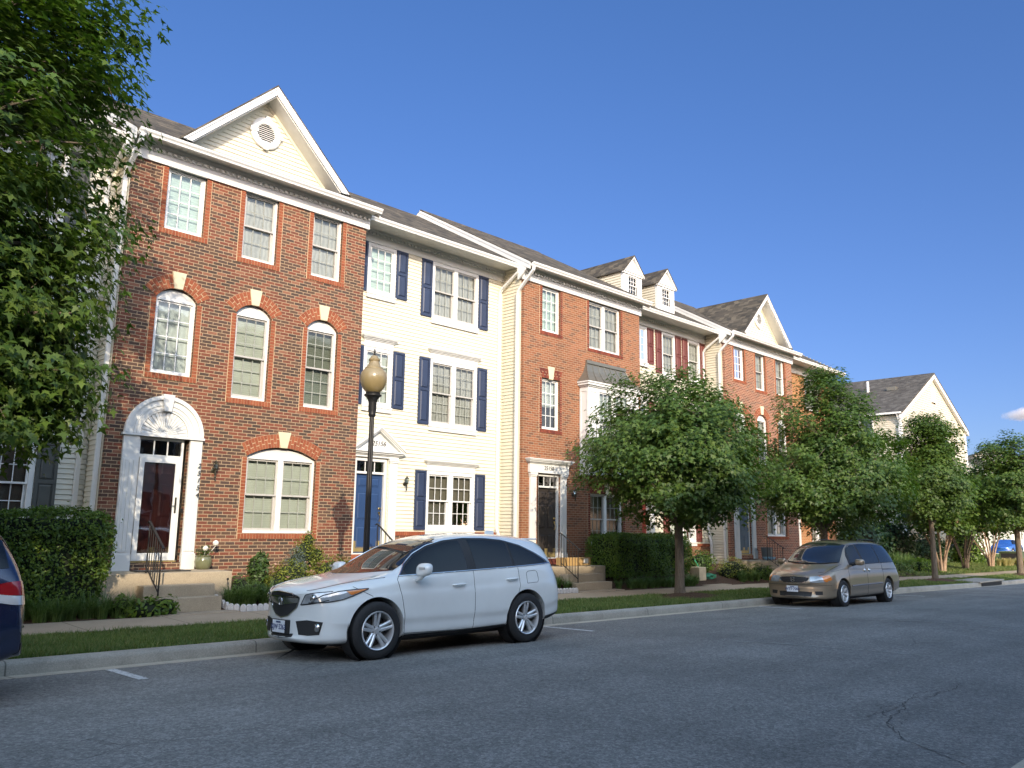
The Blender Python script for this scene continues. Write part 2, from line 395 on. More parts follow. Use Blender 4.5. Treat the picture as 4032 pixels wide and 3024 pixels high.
def paintmat():
    t = NT('worn_road_paint'); p = t.pos()
    w = t.ramp(t.noise(p, 22, 5, .8), [(.36, (.10, .10, .105)), (.50, (.55, .55, .54))])
    return t.done(t.pbsdf(w, .8, 0, t.bump(t.noise(p, 120, 3), .4, .005)))
m_paint = paintmat()
def faint():
    t = NT('nearly_worn_off_paint'); p = t.pos(); w = t.ramp(t.noise(p, 9, 6, .8), [(.38, (.14, .14, .13)), (.62, (.33, .33, .31))])
    return t.done(t.pbsdf(w, .85))
m_faint = faint()
m_crack = plain('road_crack', (.065, .064, .062), .95)
def soilmat(name, a, b):
    t = NT(name); p = t.pos(); v = t.noise(p, 18, 6, .8)
    return t.done(t.pbsdf(t.ramp(v, [(.3, a), (.7, b)]), .95, 0, t.bump(v, 1.0, .04), 0, .1))
m_mulch = soilmat('brown_mulch', (.045, .030, .022), (.15, .095, .065))
m_turf = soilmat('turf', (.045, .070, .018), (.095, .14, .036))

def leafmat(name, a, b, c, trans=.35, rough=.5):
    t = NT(name); g = t.n('NewGeometry')
    col = t.ramp(g.outputs['Random Per Island'], [(0, a), (.5, b), (1, c)])
    col = t.mix(1.0, col, t.ramp(t.noise(g.outputs['Position'], .9, 3), [(.3, (.75, .78, .8)), (.7, (1.2, 1.15, 1.1))]), 'MULTIPLY')
    d = t.pbsdf(col, rough, 0, None, 0, .45)
    tl = t.n('BsdfTranslucent', {'Color': t.mix(1.0, col, (1.25, 1.5, .7, 1), 'MULTIPLY')}).outputs[0]
    return t.done(t.n('MixShader', {0: trans, 1: d, 2: tl}).outputs[0])
m_maple = leafmat('maple_leaves', (.044, .088, .013), (.068, .122, .019), (.112, .168, .028))
m_maple2 = leafmat('deep_green_maple_leaves', (.044, .090, .016), (.068, .125, .022), (.115, .172, .032))
m_hedge = leafmat('hedge_leaves', (.060, .115, .013), (.095, .165, .018), (.16, .235, .030), .3)
m_grass = leafmat('grass_blades', (.070, .12, .026), (.10, .165, .036), (.22, .22, .085), .3, .6)
m_lirio = leafmat('liriope_blades', (.060, .115, .028), (.095, .165, .042), (.16, .23, .08), .25, .45)
m_lime = leafmat('lime_leaves', (.12, .16, .02), (.20, .24, .03), (.30, .30, .05), .35)
m_midleaf = leafmat('garden_leaves', (.040, .085, .018), (.065, .12, .025), (.10, .16, .04), .3)
m_blueleaf = leafmat('blue_grey_leaves', (.10, .14, .13), (.14, .18, .17), (.18, .22, .20), .2)
m_pink = leafmat('dusty_pink_flowers', (.42, .22, .18), (.52, .30, .24), (.60, .42, .32), .3, .8)
m_everg = leafmat('evergreen_leaves', (.024, .055, .018), (.036, .078, .024), (.052, .10, .03), .15)
def barkmat(name, a, b):
    t = NT(name); p = t.obj(); st = t.n('Mapping', {'Vector': p, 'Scale': (14, 14, 3)}).outputs[0]
    v = t.noise(st, 1.6, 6, .75)
    return t.done(t.pbsdf(t.ramp(v, [(.3, a), (.7, b)]), .95, 0, t.bump(v, .9, .03), 0, .15))
m_bark = barkmat('grey_brown_bark', (.085, .068, .052), (.20, .165, .125))
m_myrtle_lit = barkmat('sunlit_smooth_bark', (.22, .15, .10), (.42, .31, .22))  # paler bark colour standing in for sunlight on the stems
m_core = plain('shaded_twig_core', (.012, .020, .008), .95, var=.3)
# ---------------------------------------------------------------- ground profile
_GX = [-400, -60, -10, 2, 6, 11, 20, 29, 42, 60, 120, 400]
_GZ = [.9, .45, .12, .05, .02, -.01, -.10, -.20, -.40, -.55, -.8, -1.2]
def gz(x): return float(np.interp(x, _GX, _GZ))
def yprof(y):
    """height above the kerb foot, across the street"""
    return float(np.interp(y, [-60, -4.2, -2, -.6, .6, 1.34, 1.35, 1.55, 1.95, 6.2, 10.4, 10.8, 10.86, 11.0, 12.75, 14.0, 14.25, 16.2, 60],
                              [.8, .75, .25, .21, .20, .15, .0, .0, .03, .13, .03, 0, .15, .15, .20, .22, .24, .76, .82]))
def lawn_z(x, y):
    k = min(1, max(0, (x-39)/6.0))          # beyond the last house the yard rises more gently
    return gz(x)+yprof(y)*(1-k)+k*float(np.interp(y, [12.75, 14, 18, 60], [.20, .22, .45, .5]))
def strip(name, ys, zs, mat, x0=-60, x1=320, step=1.0, label=None, kind='structure', zfun=None, fine=(0, 60)):
    xs = list(np.arange(x0, fine[0], 4.0))+list(np.arange(fine[0], fine[1], step))+list(np.arange(fine[1], x1+8, 8.0))
    V = []; F = []
    n = len(ys)
    for x in xs:
        for y, z in zip(ys, zs):
            V.append((x, y, (zfun(x, y) if zfun else gz(x)+z)))
    for i in range(len(xs)-1):
        for j in range(n-1):
            F.append((i*n+j, (i+1)*n+j, (i+1)*n+j+1, i*n+j+1))
    b = MB(); b.add(V, F); o = b.build(name, mat, smooth=True)
    return tag(o, kind=kind)
g = MB(); g.add([(-3000, -3000, -1.5), (3000, -3000, -1.5), (3000, 3000, -1.5), (-3000, 3000, -1.5)], [(0, 1, 2, 3)])
tag(g.build('ground', m_turf), kind='structure')
yy = [1.95]+list(np.linspace(2.4, 10.0, 12))+[10.4]
strip('road', yy, [yprof(y)-.0 for y in yy], m_asphalt)
for nm, ys in (('gutter_pan', (10.4, 10.6, 10.8)), ('opposite_gutter_pan', (1.55, 1.75, 1.95))):
    strip(nm, ys, [yprof(y)+.002 for y in ys], m_pan)
kz = [(10.79, -.06), (10.80, .10), (10.812, .13), (10.84, .148), (10.88, .154), (10.99, .155), (11.0, .10)]
strip('kerb', [a for a, b in kz], [b for a, b in kz], m_kerb)
strip('opposite_kerb', [12.35-a for a, b in kz][::-1], [b for a, b in kz][::-1], m_kerb)
strip('verge_soil', [10.995, 11.3, 12.0, 12.755], [.13, .155, .18, .19], m_turf)
strip('sidewalk', [12.75, 13.4, 14.0], [.205, .215, .225], m_walk)
strip('opposite_verge', [-.6, .2, 1.36], [.2, .18, .13], m_turf)
strip('opposite_sidewalk', [-1.9, -1.2, -.6], [.24, .23, .215], m_walk)
ys = [14.0, 14.25, 14.6, 15, 15.5, 16.2, 17, 20, 30, 60, 140]
strip('front_yard_soil', ys, ys, m_mulch, zfun=lambda x, y: lawn_z(x, y)-.01, x1=39)
strip('side_lawn', ys, ys, m_turf, x0=39, x1=320, fine=(39, 80), zfun=lambda x, y: lawn_z(x, y)-.01)
ys = [-100, -30, -8, -3.8, -2, -1.9]
strip('opposite_yard', ys, ys, m_turf, zfun=lambda x, y: gz(x)+yprof(y)-.005)
# walkways from the pavement to each set of steps
for x0, x1 in ((5.62, 7.15), (11.05, 12.6), (16.5, 18.3), (22.6, 23.9), (27.7, 29.2)):
    b = MB(); b.box(x0, x1, 13.98, 14.7, gz(x0)+.05, gz(x0)+.236); tag(b.build('walkway', m_walk, bevel=.01), kind='structure')
# painted parking ticks
for x, ln, xe in ((3.72, 1.02, 3.70), (11.2, 1.15, 11.2), (19.0, 1.1, 19.0), (27.2, 1.1, 27.2), (35.0, 1.1, 35)):
    b = MB(); n = 6
    for i in range(n):
        y0 = 10.38-ln*i/n; y1 = 10.38-ln*(i+1)/n; 
        za, zb = gz(x)+yprof(y0)+.005, gz(x)+yprof(y1)+.005
        b.add([(x-.055, y0, za), (x+.055, y0, za), (x+.055, y1, zb), (x-.055, y1, zb)], [(0, 1, 2, 3)])
    tag(b.build('parking_line', m_paint), kind='structure')
def road_strip(name, pts, w, mat, jag=0.0, seed=1, off=.004):
    rg = random.Random(seed); P = []
    for i in range(len(pts)-1):
        a, c_ = Vector(pts[i]), Vector(pts[i+1]); n = max(1, int((c_-a).length/(.05 if jag else .2)))
        for j in range(n): P.append(a.lerp(c_, j/n)+Vector((rg.uniform(-jag, jag), rg.uniform(-jag, jag))))
    P.append(Vector(pts[-1])); b = MB(); V = []
    for i, p in enumerate(P):
        d = (P[min(i+1, len(P)-1)]-P[max(0, i-1)]).normalized(); q = Vector((-d.y, d.x))*w*.5*(rg.uniform(.35, 1.3) if jag else 1)*(.25 if i in (0, len(P)-1) else 1)
        for s_ in (-1, 1): e = p+q*s_; V.append((e.x, e.y, gz(e.x)+yprof(e.y)+off))
    b.add(V, [(2*i, 2*i+1, 2*i+3, 2*i+2) for i in range(len(P)-1)])
    return tag(b.build(name, mat), kind='structure')
for k, (pts, w) in enumerate((([(11.55, 7.0), (11.68, 6.51), (11.93, 5.95), (12.2, 5.43), (12.49, 4.84), (12.65, 4.28)], .05), ([(17.04, 7.14), (17.39, 6.51), (17.69, 5.87), (18.01, 5.2), (18.12, 4.46)], .06),
        ([(13.09, 6.92), (13.25, 6.49)], .06), ([(13.99, 4.96), (14.09, 4.63)], .06), ([(14.85, 6.71), (14.94, 6.36)], .05), ([(20.18, 7.28), (20.25, 6.9)], .06))):
    road_strip('worn_road_mark', pts, w, m_faint)
for k, (pts, w) in enumerate((([(10.66, 3.34), (10.25, 3.25), (9.79, 3.3), (9.57, 3.26), (9.3, 3.37), (9.01, 3.35), (8.63, 3.22), (8.32, 3.2), (7.93, 3.11), (7.64, 2.91), (7.43, 2.8), (7.3, 2.59), (7.14, 2.37), (7.02, 2.18)], .011),
        ([(8.64, 3.21), (8.47, 3.09), (8.49, 3.0)], .007), ([(7.93, 3.11), (7.7, 3.0), (7.58, 2.88)], .008), ([(9.3, 3.37), (9.6, 3.44), (10.02, 3.35)], .007), ([(8.9, 3.3), (8.6, 3.42), (8.3, 3.30), (8.1, 3.14)], .007), ([(8.3, 3.2), (8.2, 3.05), (7.95, 3.0)], .007),
        ([(10.32, 5.07), (10.69, 5.03), (11.23, 4.92), (11.34, 4.7), (11.28, 4.3), (11.24, 3.93), (11.16, 3.64)], .007), ([(1.89, 7.37), (2.21, 7.16), (2.46, 6.8), (2.65, 6.41), (2.88, 6.22), (3.11, 5.93), (3.6, 5.5)], .005))):
    road_strip('road_crack', pts, w, m_crack, .018, k+3)
# storm drain inlet in the kerb
t = thing('storm_drain', 'concrete storm drain inlet with a dark slot set into the far kerb', 'storm drain', (39.5, 11, gz(39.5)))
b = MB(); b.box(37.9, 41.3, 10.74, 11.9, gz(39.5)+.165, gz(39.5)+.225); b.build('cover', m_kerb, t, bevel=.01)
b = MB(); b.box(38.2, 41.0, 10.77, 10.79, gz(39.5)+.0, gz(39.5)+.15); b.build('opening', m_dark, t)
# lawn blades: one sheet of grass along the verge
def blades(name, regions, mat, label=None, h=(.05, .10), seed=1, w=.006, cat='grass', lean=.5):
    rg = np.random.default_rng(seed); V = []
    for (x0, x1, y0, y1, n, zf, ws) in regions:
        x = rg.uniform(x0, x1, n); y = rg.uniform(y0, y1, n)
        pn = (np.sin(x*3.1+1.3*np.sin(y*4))*np.sin(y*5.3+x*.7)+1)/2
        z = np.array([zf(a, b_) for a, b_ in zip(x, y)])
        bare = (np.sin(x*1.7+2*np.sin(y*2.3+x*.6))+np.sin(x*.83-y*3.1) > 1.45); hh = rg.uniform(h[0], h[1], n)*(.7+.6*pn)*np.where(bare & (rg.uniform(0, 1, n) < .8), .25, 1); a = rg.uniform(0, 2*pi, n); ww = w*ws
        dx = np.cos(a)*ww; dy = np.sin(a)*ww
        lx = rg.normal(0, lean, n)*hh; ly = rg.normal(0, lean, n)*hh
        p0 = np.stack([x-dx, y-dy, z-.01], 1); p1 = np.stack([x+dx, y+dy, z-.01], 1)
        p2 = np.stack([x+lx, y+ly, z+hh], 1)
        V.append(np.stack([p0, p1, p2], 1).reshape(-1, 3))
    V = np.concatenate(V); n = len(V)//3
    return mesh_np(name, V, np.arange(len(V)), np.arange(n)*3, np.full(n, 3), mat)
vz = lambda x, y: gz(x)+yprof(y)-.005
o = blades('verge_grass', [(1.5, 6, 11.02, 12.74, 24000, vz, 1), (6, 12, 11.02, 12.74, 22000, vz, 1.2), (12, 20, 11.02, 12.74, 26000, vz, 1.5), (20, 34, 11.02, 12.74, 22000, vz, 2.4), (34, 70, 11.02, 12.74, 22000, vz, 3.5)], m_grass, h=(.03, .075))
tag(o, 'mown green grass strip between kerb and sidewalk', 'grass', kind='stuff')
o = blades('lawn_grass', [(39, 75, 14.02, 20, 42000, lambda x, y: lawn_z(x, y)-.02, 3.5)], m_grass, h=(.05, .10), seed=4)
tag(o, 'shaded lawn around the multi-stemmed trees beyond the last house', 'grass', kind='stuff')
# ---------------------------------------------------------------- house parts
def wall_holes(H, name, x0, x1, z0, z1, y, holes, mat, depth=.10):
    outer = [(x0, z0), (x1, z0), (x1, z1), (x0, z1)]
    loops = [outer]+holes
    pts = [p for l in loops for p in l]
    tri = tessellate_polygon([[Vector((p[0], p[1], 0)) for p in l] for l in loops])
    b = MB(); b.add([(p[0], y, p[1]) for p in pts], [tuple(t) for t in tri])
    for h in holes:
        n = len(h); b.add([(p[0], y, p[1]) for p in h]+[(p[0], y+depth, p[1]) for p in h],
                          [(i, (i+1) % n, (i+1) % n+n, i+n) for i in range(n)])
    return b.build(name, mat, H)
def rect(x0, x1, z0, z1): return [(x0, z0), (x0, z1), (x1, z1), (x1, z0)]
def arc_pts(cx, hw, zs, rise, n=12, off=0.0):
    Rr = (hw*hw+rise*rise)/(2*rise); cz = zs+rise-Rr; a = math.asin(hw/Rr)
    if rise > hw: a = pi-a
    return [(cx+(Rr+off)*sin(-a+2*a*i/n), cz+(Rr+off)*cos(-a+2*a*i/n)) for i in range(n+1)]
def arch_hole(x0, x1, z0, zs, rise): return [(x0, z0)]+arc_pts((x0+x1)/2, (x1-x0)/2, zs, rise)+[(x1, z0)]
EXP = .0975
def siding(H, u0, u1, z0, z1, plane, axis='y', holes=(), limit=None, mat=None, name='siding_wall', exp=EXP, sgn=-1, zoff=0.0):
    """lapped boards as real steps; axis 'y': wall at y=plane facing -y; axis 'x': wall at x=plane facing -x (sgn -1) or +x"""
    b = MB(); k0 = int(math.floor((z0-zoff)/exp)); k1 = int(math.ceil((z1-zoff)/exp)); t = .021
    for k in range(k0, k1):
        za, zb = max(z0, zoff+k*exp), min(z1, zoff+(k+1)*exp)
        if zb-za < .004: continue
        lo, hi = (u0, u1) if limit is None else limit((za+zb)/2)
        if hi <= lo: continue
        cuts = [(lo, hi)]
        for (h0, h1, hz0, hz1) in holes:
            if hz1 <= za+.001 or hz0 >= zb-.001: continue
            nc = []
            for a, c in cuts:
                if h1 <= a or h0 >= c: nc.append((a, c)); continue
                if h0 > a: nc.append((a, h0))
                if h1 < c: nc.append((h1, c))
            cuts = nc
        fa = (za-(zoff+k*exp))/exp; fb = (zb-(zoff+k*exp))/exp
        oa = t*(1-fa); ob = t*(1-fb)+.0008
        for a, c in cuts:
            if axis == 'y': P = lambda uu, off, z: (uu, plane-off, z)
            else: P = lambda uu, off, z: (plane+sgn*off, uu, z)
            zm = min(zb-.002, za+.013)
            b.add([P(a, 0, za), P(c, 0, za), P(c, .004, za), P(a, .004, za), P(c, oa, zm), P(a, oa, zm), P(c, ob, zb), P(a, ob, zb)], [(0, 1, 2, 3), (3, 2, 4, 5), (5, 4, 6, 7)])
    return b.build(name, mat, H)
def quad(b, x0, x1, y, z0, z1): b.add([(x0, y, z0), (x1, y, z0), (x1, y, z1), (x0, y, z1)], [(0, 1, 2, 3)])
def muntins(x0, x1, z0, z1, y, cols, rows, w=.016, d=.014, b=None):
    b = b or MB()
    for i in range(1, cols):
        x = x0+(x1-x0)*i/cols; b.box(x-w/2, x+w/2, y, y+d, z0, z1)
    for j in range(1, rows):
        z = z0+(z1-z0)*j/rows; b.box(x0, x1, y+.002, y+d-.002, z-w/2, z+w/2)
    return b
def ring(b, x0, x1, z0, z1, w, y0, y1, wb=None):
    wb = wb or w
    b.box(x0, x0+w, y0, y1, z0, z1); b.box(x1-w, x1, y0, y1, z0, z1)
    b.box(x0+w, x1-w, y0, y1, z1-w, z1); b.box(x0+w, x1-w, y0, y1, z0, z0+wb); return b
def window(H, X0, X1, Z0, Z1, y, style, blind, screen=False, fw=.05, mull=.12, grid=(3, 4), hgrid=(3, 2), muntin=None, glass=None, proj=.0, half=1.0):
    """y: front of the frame"""
    b = MB(); ring(b, X0, X1, Z0, Z1, fw, y, y+.12)
    units = [(X0+fw, X1-fw)]
    if style == 'twin':
        c = (X0+X1)/2; b.box(c-mull/2, c+mull/2, y-.004, y+.12, Z0+fw, Z1-fw)
        units = [(X0+fw, c-mull/2), (c+mull/2, X1-fw)]
    fr = b.build('window', m_whitewin, H, bevel=.006)
    hung = style in ('hung', 'twin')
    mm = muntin or (m_muntin if screen else m_whitewin); gl = glass or (m_screen if screen else m_glass)
    sb = MB(); mb = MB(); pb = MB(); bl = MB()
    for (a, c) in units:
        z0, z1 = Z0+fw, Z1-fw
        if hung:
            zm = (z0+z1)/2; w = .036
            ring(sb, a, c, zm-.02, z1, w, y+.035, y+.065); ring(sb, a+.004, c-.004, z0, zm+.02, w, y+.068, y+.098, .055)
            sb.box(a, c, y+.022, y+.034, zm-.016, zm+.02)
            # right-hand jamb liner is seen obliquely
            sb.box(c-.052, c-.037, y+.05, y+.098, z0, zm)
            muntins(a+w, c-w, zm+.016, z1-w, y+.045, hgrid[0], hgrid[1], b=mb)
            muntins(a+w, c-w, z0+.055, zm-.016, y+.078, hgrid[0], hgrid[1], b=mb)
            quad(pb, a+w, c-w, y+.053, zm, z1-w+.002); quad(pb, a+w, c-w, y+.086, z0+.05, zm)
        else:
            w = .035; ring(sb, a, c, z0, z1, w, y+.03, y+.07)
            muntins(a+w, c-w, z0+w, z1-w, y+.036, grid[0], grid[1], w=.02, b=mb)
            quad(pb, a+w, c-w, y+.047, z0+w, z1-w)
        zb = z0+(z1-z0)*(1-half)
        bl.box(a, c, y+.135, y+.14, zb, z1)
    sb.build('sash', m_greyvinyl if screen else m_whitewin, fr); mb.build('muntins', mm, fr); pb.build('pane', gl, fr)
    if blind is not None: bl.build('blind', blind, fr)
    d = MB(); d.box(X0, X1, y+.32, y+.33, Z0, Z1); d.box(X0, X0+.01, y+.12, y+.32, Z0, Z1); d.box(X1-.01, X1, y+.12, y+.32, Z0, Z1)
    d.box(X0, X1, y+.12, y+.32, Z0, Z0+.01); d.box(X0, X1, y+.12, y+.32, Z1-.01, Z1)
    d.build('room_behind', m_innerwall if blind is None else m_dark, fr)
    return fr
def jamb_bricks(H, X0, X1, Z0, Z1, y, mat, top=None, sides=True):
    """header bricks stacked beside the opening and a rowlock sill"""
    b = MB(); m = MB(); rw = .095; ph = .0677
    if sides:
        n = int(round((Z1-Z0)/ph))
        for (a, c) in ((X0-rw-.008, X0), (X1, X1+rw+.008)):
            m.box(a-.012 if a < X0-.01 else a, c if a < X0-.01 else c+.012, y-.003, y+.02, Z0-.11, Z1)
            for i in range(n):
                z = Z0+i*(Z1-Z0)/n
                b.box(a+.002, c-.002, y-.010, y+.03, z+.005, z+(Z1-Z0)/n-.005)
    xa, xb = X0-rw-.008, X1+rw+.008; n = int(round((xb-xa)/ph))
    m.box(xa, xb, y-.008, y+.06, Z0-.118, Z0-.005)
    for i in range(n):
        x = xa+i*(xb-xa)/n
        b.box(x+.005, x+(xb-xa)/n-.005, y-.018, y+.05, Z0-.112, Z0-.008)
    o = b.build('brick_surround', mat, H); m.build('mortar_bed', m_mortar, o); return o
def brick_arch(H, cx, hw, zs, rise, t, y, mat, keyw=(.17, .28), keyt=.05, name='brick_arch'):
    Rr = (hw*hw+rise*rise)/(2*rise); cz = zs+rise-Rr; a = math.asin(min(1, hw/Rr))
    b = MB(); m = MB()
    P = lambda rr, th: (cx+rr*sin(th), cz+rr*cos(th))
    n = int(round((2*a*(Rr+t*.35))/.068)); ka = keyw[0]/2/Rr*1.05
    pts = [P(Rr, -a+2*a*i/24) for i in range(25)]+[P(Rr+t, a-2*a*i/24) for i in range(25)]
    m.prism(pts, y-.004, y+.03)
    for i in range(n):
        t0 = -a+2*a*i/n; t1 = -a+2*a*(i+1)/n
        if abs((t0+t1)/2) < ka: continue
        g_ = .0045/Rr; segs = [(0, .62), (.66, 1)] if i % 2 else [(0, .34), (.38, 1)]
        for s0, s1 in segs:
            r0, r1 = Rr+t*s0+.004, Rr+t*s1-.004
            b.prism([P(r0, t0+g_), P(r0, t1-g_), P(r1, t1-g_*.8), P(r1, t0+g_*.8)], y-.012, y+.02)
    o = b.build(name, mat, H); m.build('mortar_bed', m_mortar, o)
    k = MB(); zb, zt = cz+Rr-.005, cz+Rr+t+keyt
    k.prism([(cx-keyw[0]/2, zb), (cx+keyw[0]/2, zb), (cx+keyw[1]/2, zt), (cx-keyw[1]/2, zt)], y-.028, y+.03)
    k.build('keystone', m_keystone, H, bevel=.004)
def jack_arch(H, x0, x1, zb, zt, y, mat, splay=.12):
    b = MB(); m = MB(); cx = (x0+x1)/2
    m.prism([(x0, zb), (x1, zb), (x1+splay, zt), (x0-splay, zt)], y-.004, y+.03)
    n = int(round((x1-x0+splay)/.07))
    X = lambda s, z: (x0+(x1-x0)*s)+(-splay+2*splay*s)*(z-zb)/(zt-zb)
    for i in range(n):
        s0, s1 = i/n+.003, (i+1)/n-.003
        if abs((s0+s1)/2-.5)*(x1-x0) < .09: continue
        for za, zc in (((zb+.004, zb+(zt-zb)*.6), (zb+(zt-zb)*.65, zt-.004)) if i % 2 else ((zb+.004, zb+(zt-zb)*.33), (zb+(zt-zb)*.38, zt-.004))):
            b.prism([(X(s0, za), za), (X(s1, za), za), (X(s1, zc), zc), (X(s0, zc), zc)], y-.010, y+.02)
    o = b.build('brick_arch', mat, H); m.build('mortar_bed', m_mortar, o)
    k = MB(); k.prism([(cx-.085, zb-.02), (cx+.085, zb-.02), (cx+.145, zt+.07), (cx-.145, zt+.07)], y-.026, y+.03)
    k.build('keystone', m_keystone, H, bevel=.004)
def arch_panel(H, X0, X1, zs, rise, y):
    b = MB(); b.prism([(X0, zs-.01)]+arc_pts((X0+X1)/2, (X1-X0)/2, zs, rise)+[(X1, zs-.01)], y, y+.05)
    return b.build('arched_head_panel', m_white, H)
def shutter(H, x0, x1, z0, z1, y, mat, z_mid=None):
    b = MB(); w = .055; zm = z_mid or (z0+(z1-z0)*.52)
    b.box(x0, x1, y-.022, y, z0, z1)
    ring(b, x0, x1, z0, z1, w, y-.040, y-.0225, .075); b.box(x0+w, x1-w, y-.040, y-.0225, zm-.035, zm+.035)
    for a, c in ((z0+.075, zm-.035), (zm+.035, z1-w)):
        xa, xb = x0+w+.012, x1-w-.012; za, zb = a+.012, c-.012; i = .028
        b.add([(xa, y-.0222, za), (xb, y-.0222, za), (xb, y-.0222, zb), (xa, y-.0222, zb),
               (xa+i, y-.042, za+i), (xb-i, y-.042, za+i), (xb-i, y-.042, zb-i), (xa+i, y-.042, zb-i)],
              [(0, 1, 5, 4), (1, 2, 6, 5), (2, 3, 7, 6), (3, 0, 4, 7), (4, 5, 6, 7)])
    return b.build('shutter', mat, H)
def gutter(H, x0, x1, y, z):
    """y: fascia face, z: top of gutter"""
    b = MB()
    b.prismx([(y, z-.115), (y-.075, z-.115), (y-.085, z-.08), (y-.115, z-.045), (y-.125, z), (y-.105, z), (y-.105, z-.012), (y, z-.03)], x0, x1)
    return b.build('gutter', m_white, H)
def downspout(H, pts, name='downspout'):
    b = MB(); b.rtube(pts, .085, .065)
    for i in (2, 3, 4):
        if i < len(pts):
            pass
    return b.build(name, m_white, H, bevel=.006)
def frieze(H, x0, x1, y, z0, zc, zs, dent=.125):
    """flat board z0..zc, crown board zc..zs with dentils"""
    b = MB(); b.box(x0, x1, y-.045, y+.02, z0, zc); o = b.build('frieze_board', m_white, H)
    b = MB(); b.box(x0, x1, y-.065, y+.02, zc+.001, zs); b.box(x0-.01, x1+.01, y-.095, y-.066, zc+.085, zs)
    o = b.build('crown_moulding', m_white, H)
    b = MB(); x = x0+.04
    while x < x1-.05:
        b.box(x, x+.06, y-.118, y-.066, zc+.006, zc+.066); x += dent
    b.build('dentils', m_white, o)
def roof(H, x0, x1, ye, ze, yr, zr, mat=None, left_rake=True, right_rake=True, wall=None, wallmat=None):
    mat = mat or m_shingle; sl = (zr-ze)/(yr-ye); yb = 2*yr-ye; t = .05
    b = MB()
    b.prismx([(ye-.04, ze-.04*sl), (yr, zr), (yb+.04, ze-.04*sl), (yb+.04, ze-.04*sl-t), (yr, zr-t), (ye-.04, ze-.04*sl-t)], x0, x1)
    o = b.build('roof', mat, H)
    b = MB(); b.prismx([(yr-.14, zr-.14*sl+.008), (yr, zr+.022), (yr+.14, zr-.14*sl+.008), (yr+.14, zr-.14*sl-.01), (yr, zr-.0), (yr-.14, zr-.14*sl-.01)], x0, x1)
    b.build('ridge_cap', mat, o)
    for on, xa, xb in ((left_rake, x0-.028, x0+.0), (right_rake, x1, x1+.028)):
        if not on: continue
        b = MB(); d = .20
        b.prismx([(ye, ze-t), (yr, zr-t), (yb, ze-t), (yb, ze-t-d), (yr, zr-t-d), (ye, ze-t-d)], xa+.001, xb-.001)
        b.prismx([(ye-.03, ze-t+.0), (yr, zr-t+.02), (yr, zr-t-.06), (ye-.03, ze-t-.08)], xa-.012, xa)
        b.build('rake_board', m_white, H)
def soffit(H, x0, x1, yf, yw, z, zt):
    b = MB(); n = int((x1-x0)/.13)
    for i in range(n):
        a = x0+(x1-x0)*i/n; b.box(a+.003, x0+(x1-x0)*(i+1)/n-.003, yf, yw, z, z+.012)
    b.box(x0, x1, yf, yw, z+.0125, z+.02)
    b.build('soffit', m_soffit, H)
    b = MB(); b.box(x0, x1, yf-.022, yf-.001, z-.01, zt); b.build('fascia', m_white, H)
def sidewall_x(H, x, y0, y1, z0, zt, mat, sgn=-1, exp=EXP, name='side_wall'):
    return siding(H, y0, y1, z0, 14, x, 'x', (), (lambda z: zt(z)), mat, name, exp, sgn)
def door_panel(P, x0, x1, z0, z1, y, mat, name='door', kick=None, handle=True):
    b = MB(); b.box(x0, x1, y, y+.045, z0, z1); W_ = x1-x0; h = z1-z0
    rows = ((.04+.0, .33), (.40, .76), (.82, .95))
    for c in (0, 1):
        xa = x0+W_*(.12 if c == 0 else .56); xb = x0+W_*(.44 if c == 0 else .88)
        for a, e in rows:
            za, zb = z0+h*a+.03, z0+h*e; i = .03
            ring(b, xa, xb, za, zb, .012, y-.007, y-.0005)
            b.add([(xa+.014, y-.001, za+.014), (xb-.014, y-.001, za+.014), (xb-.014, y-.001, zb-.014), (xa+.014, y-.001, zb-.014),
                   (xa+i+.014, y-.012, za+i+.014), (xb-i-.014, y-.012, za+i+.014), (xb-i-.014, y-.012, zb-i-.014), (xa+i+.014, y-.012, zb-i-.014)],
                  [(0, 1, 5, 4), (1, 2, 6, 5), (2, 3, 7, 6), (3, 0, 4, 7), (4, 5, 6, 7)])
    o = b.build(name, mat, P)
    if kick:
        k = MB(); k.box(x0+.02, x1-.02, y-.005, y-.0012, z0+.02, z0+kick); k.build('kick_plate', m_brasspl, o)
    if handle:
        k = MB(); hx = x1-.07
        k.lathe([(.0, -.05), (.025, -.045), (.028, -.03), (.014, -.015), (.03, 0)], (hx, y, z0+h*.56), 12, 'y')
        k.lathe([(.0, -.03), (.026, -.028), (.03, 0)], (hx, y, z0+h*.505), 12, 'y')
        k.tube([(hx, y-.01, z0+h*.49), (hx, y-.05, z0+h*.47), (hx, y-.05, z0+h*.42), (hx, y-.01, z0+h*.395)], .011, 6)
        k.build('handle', m_brass, o)
    return o
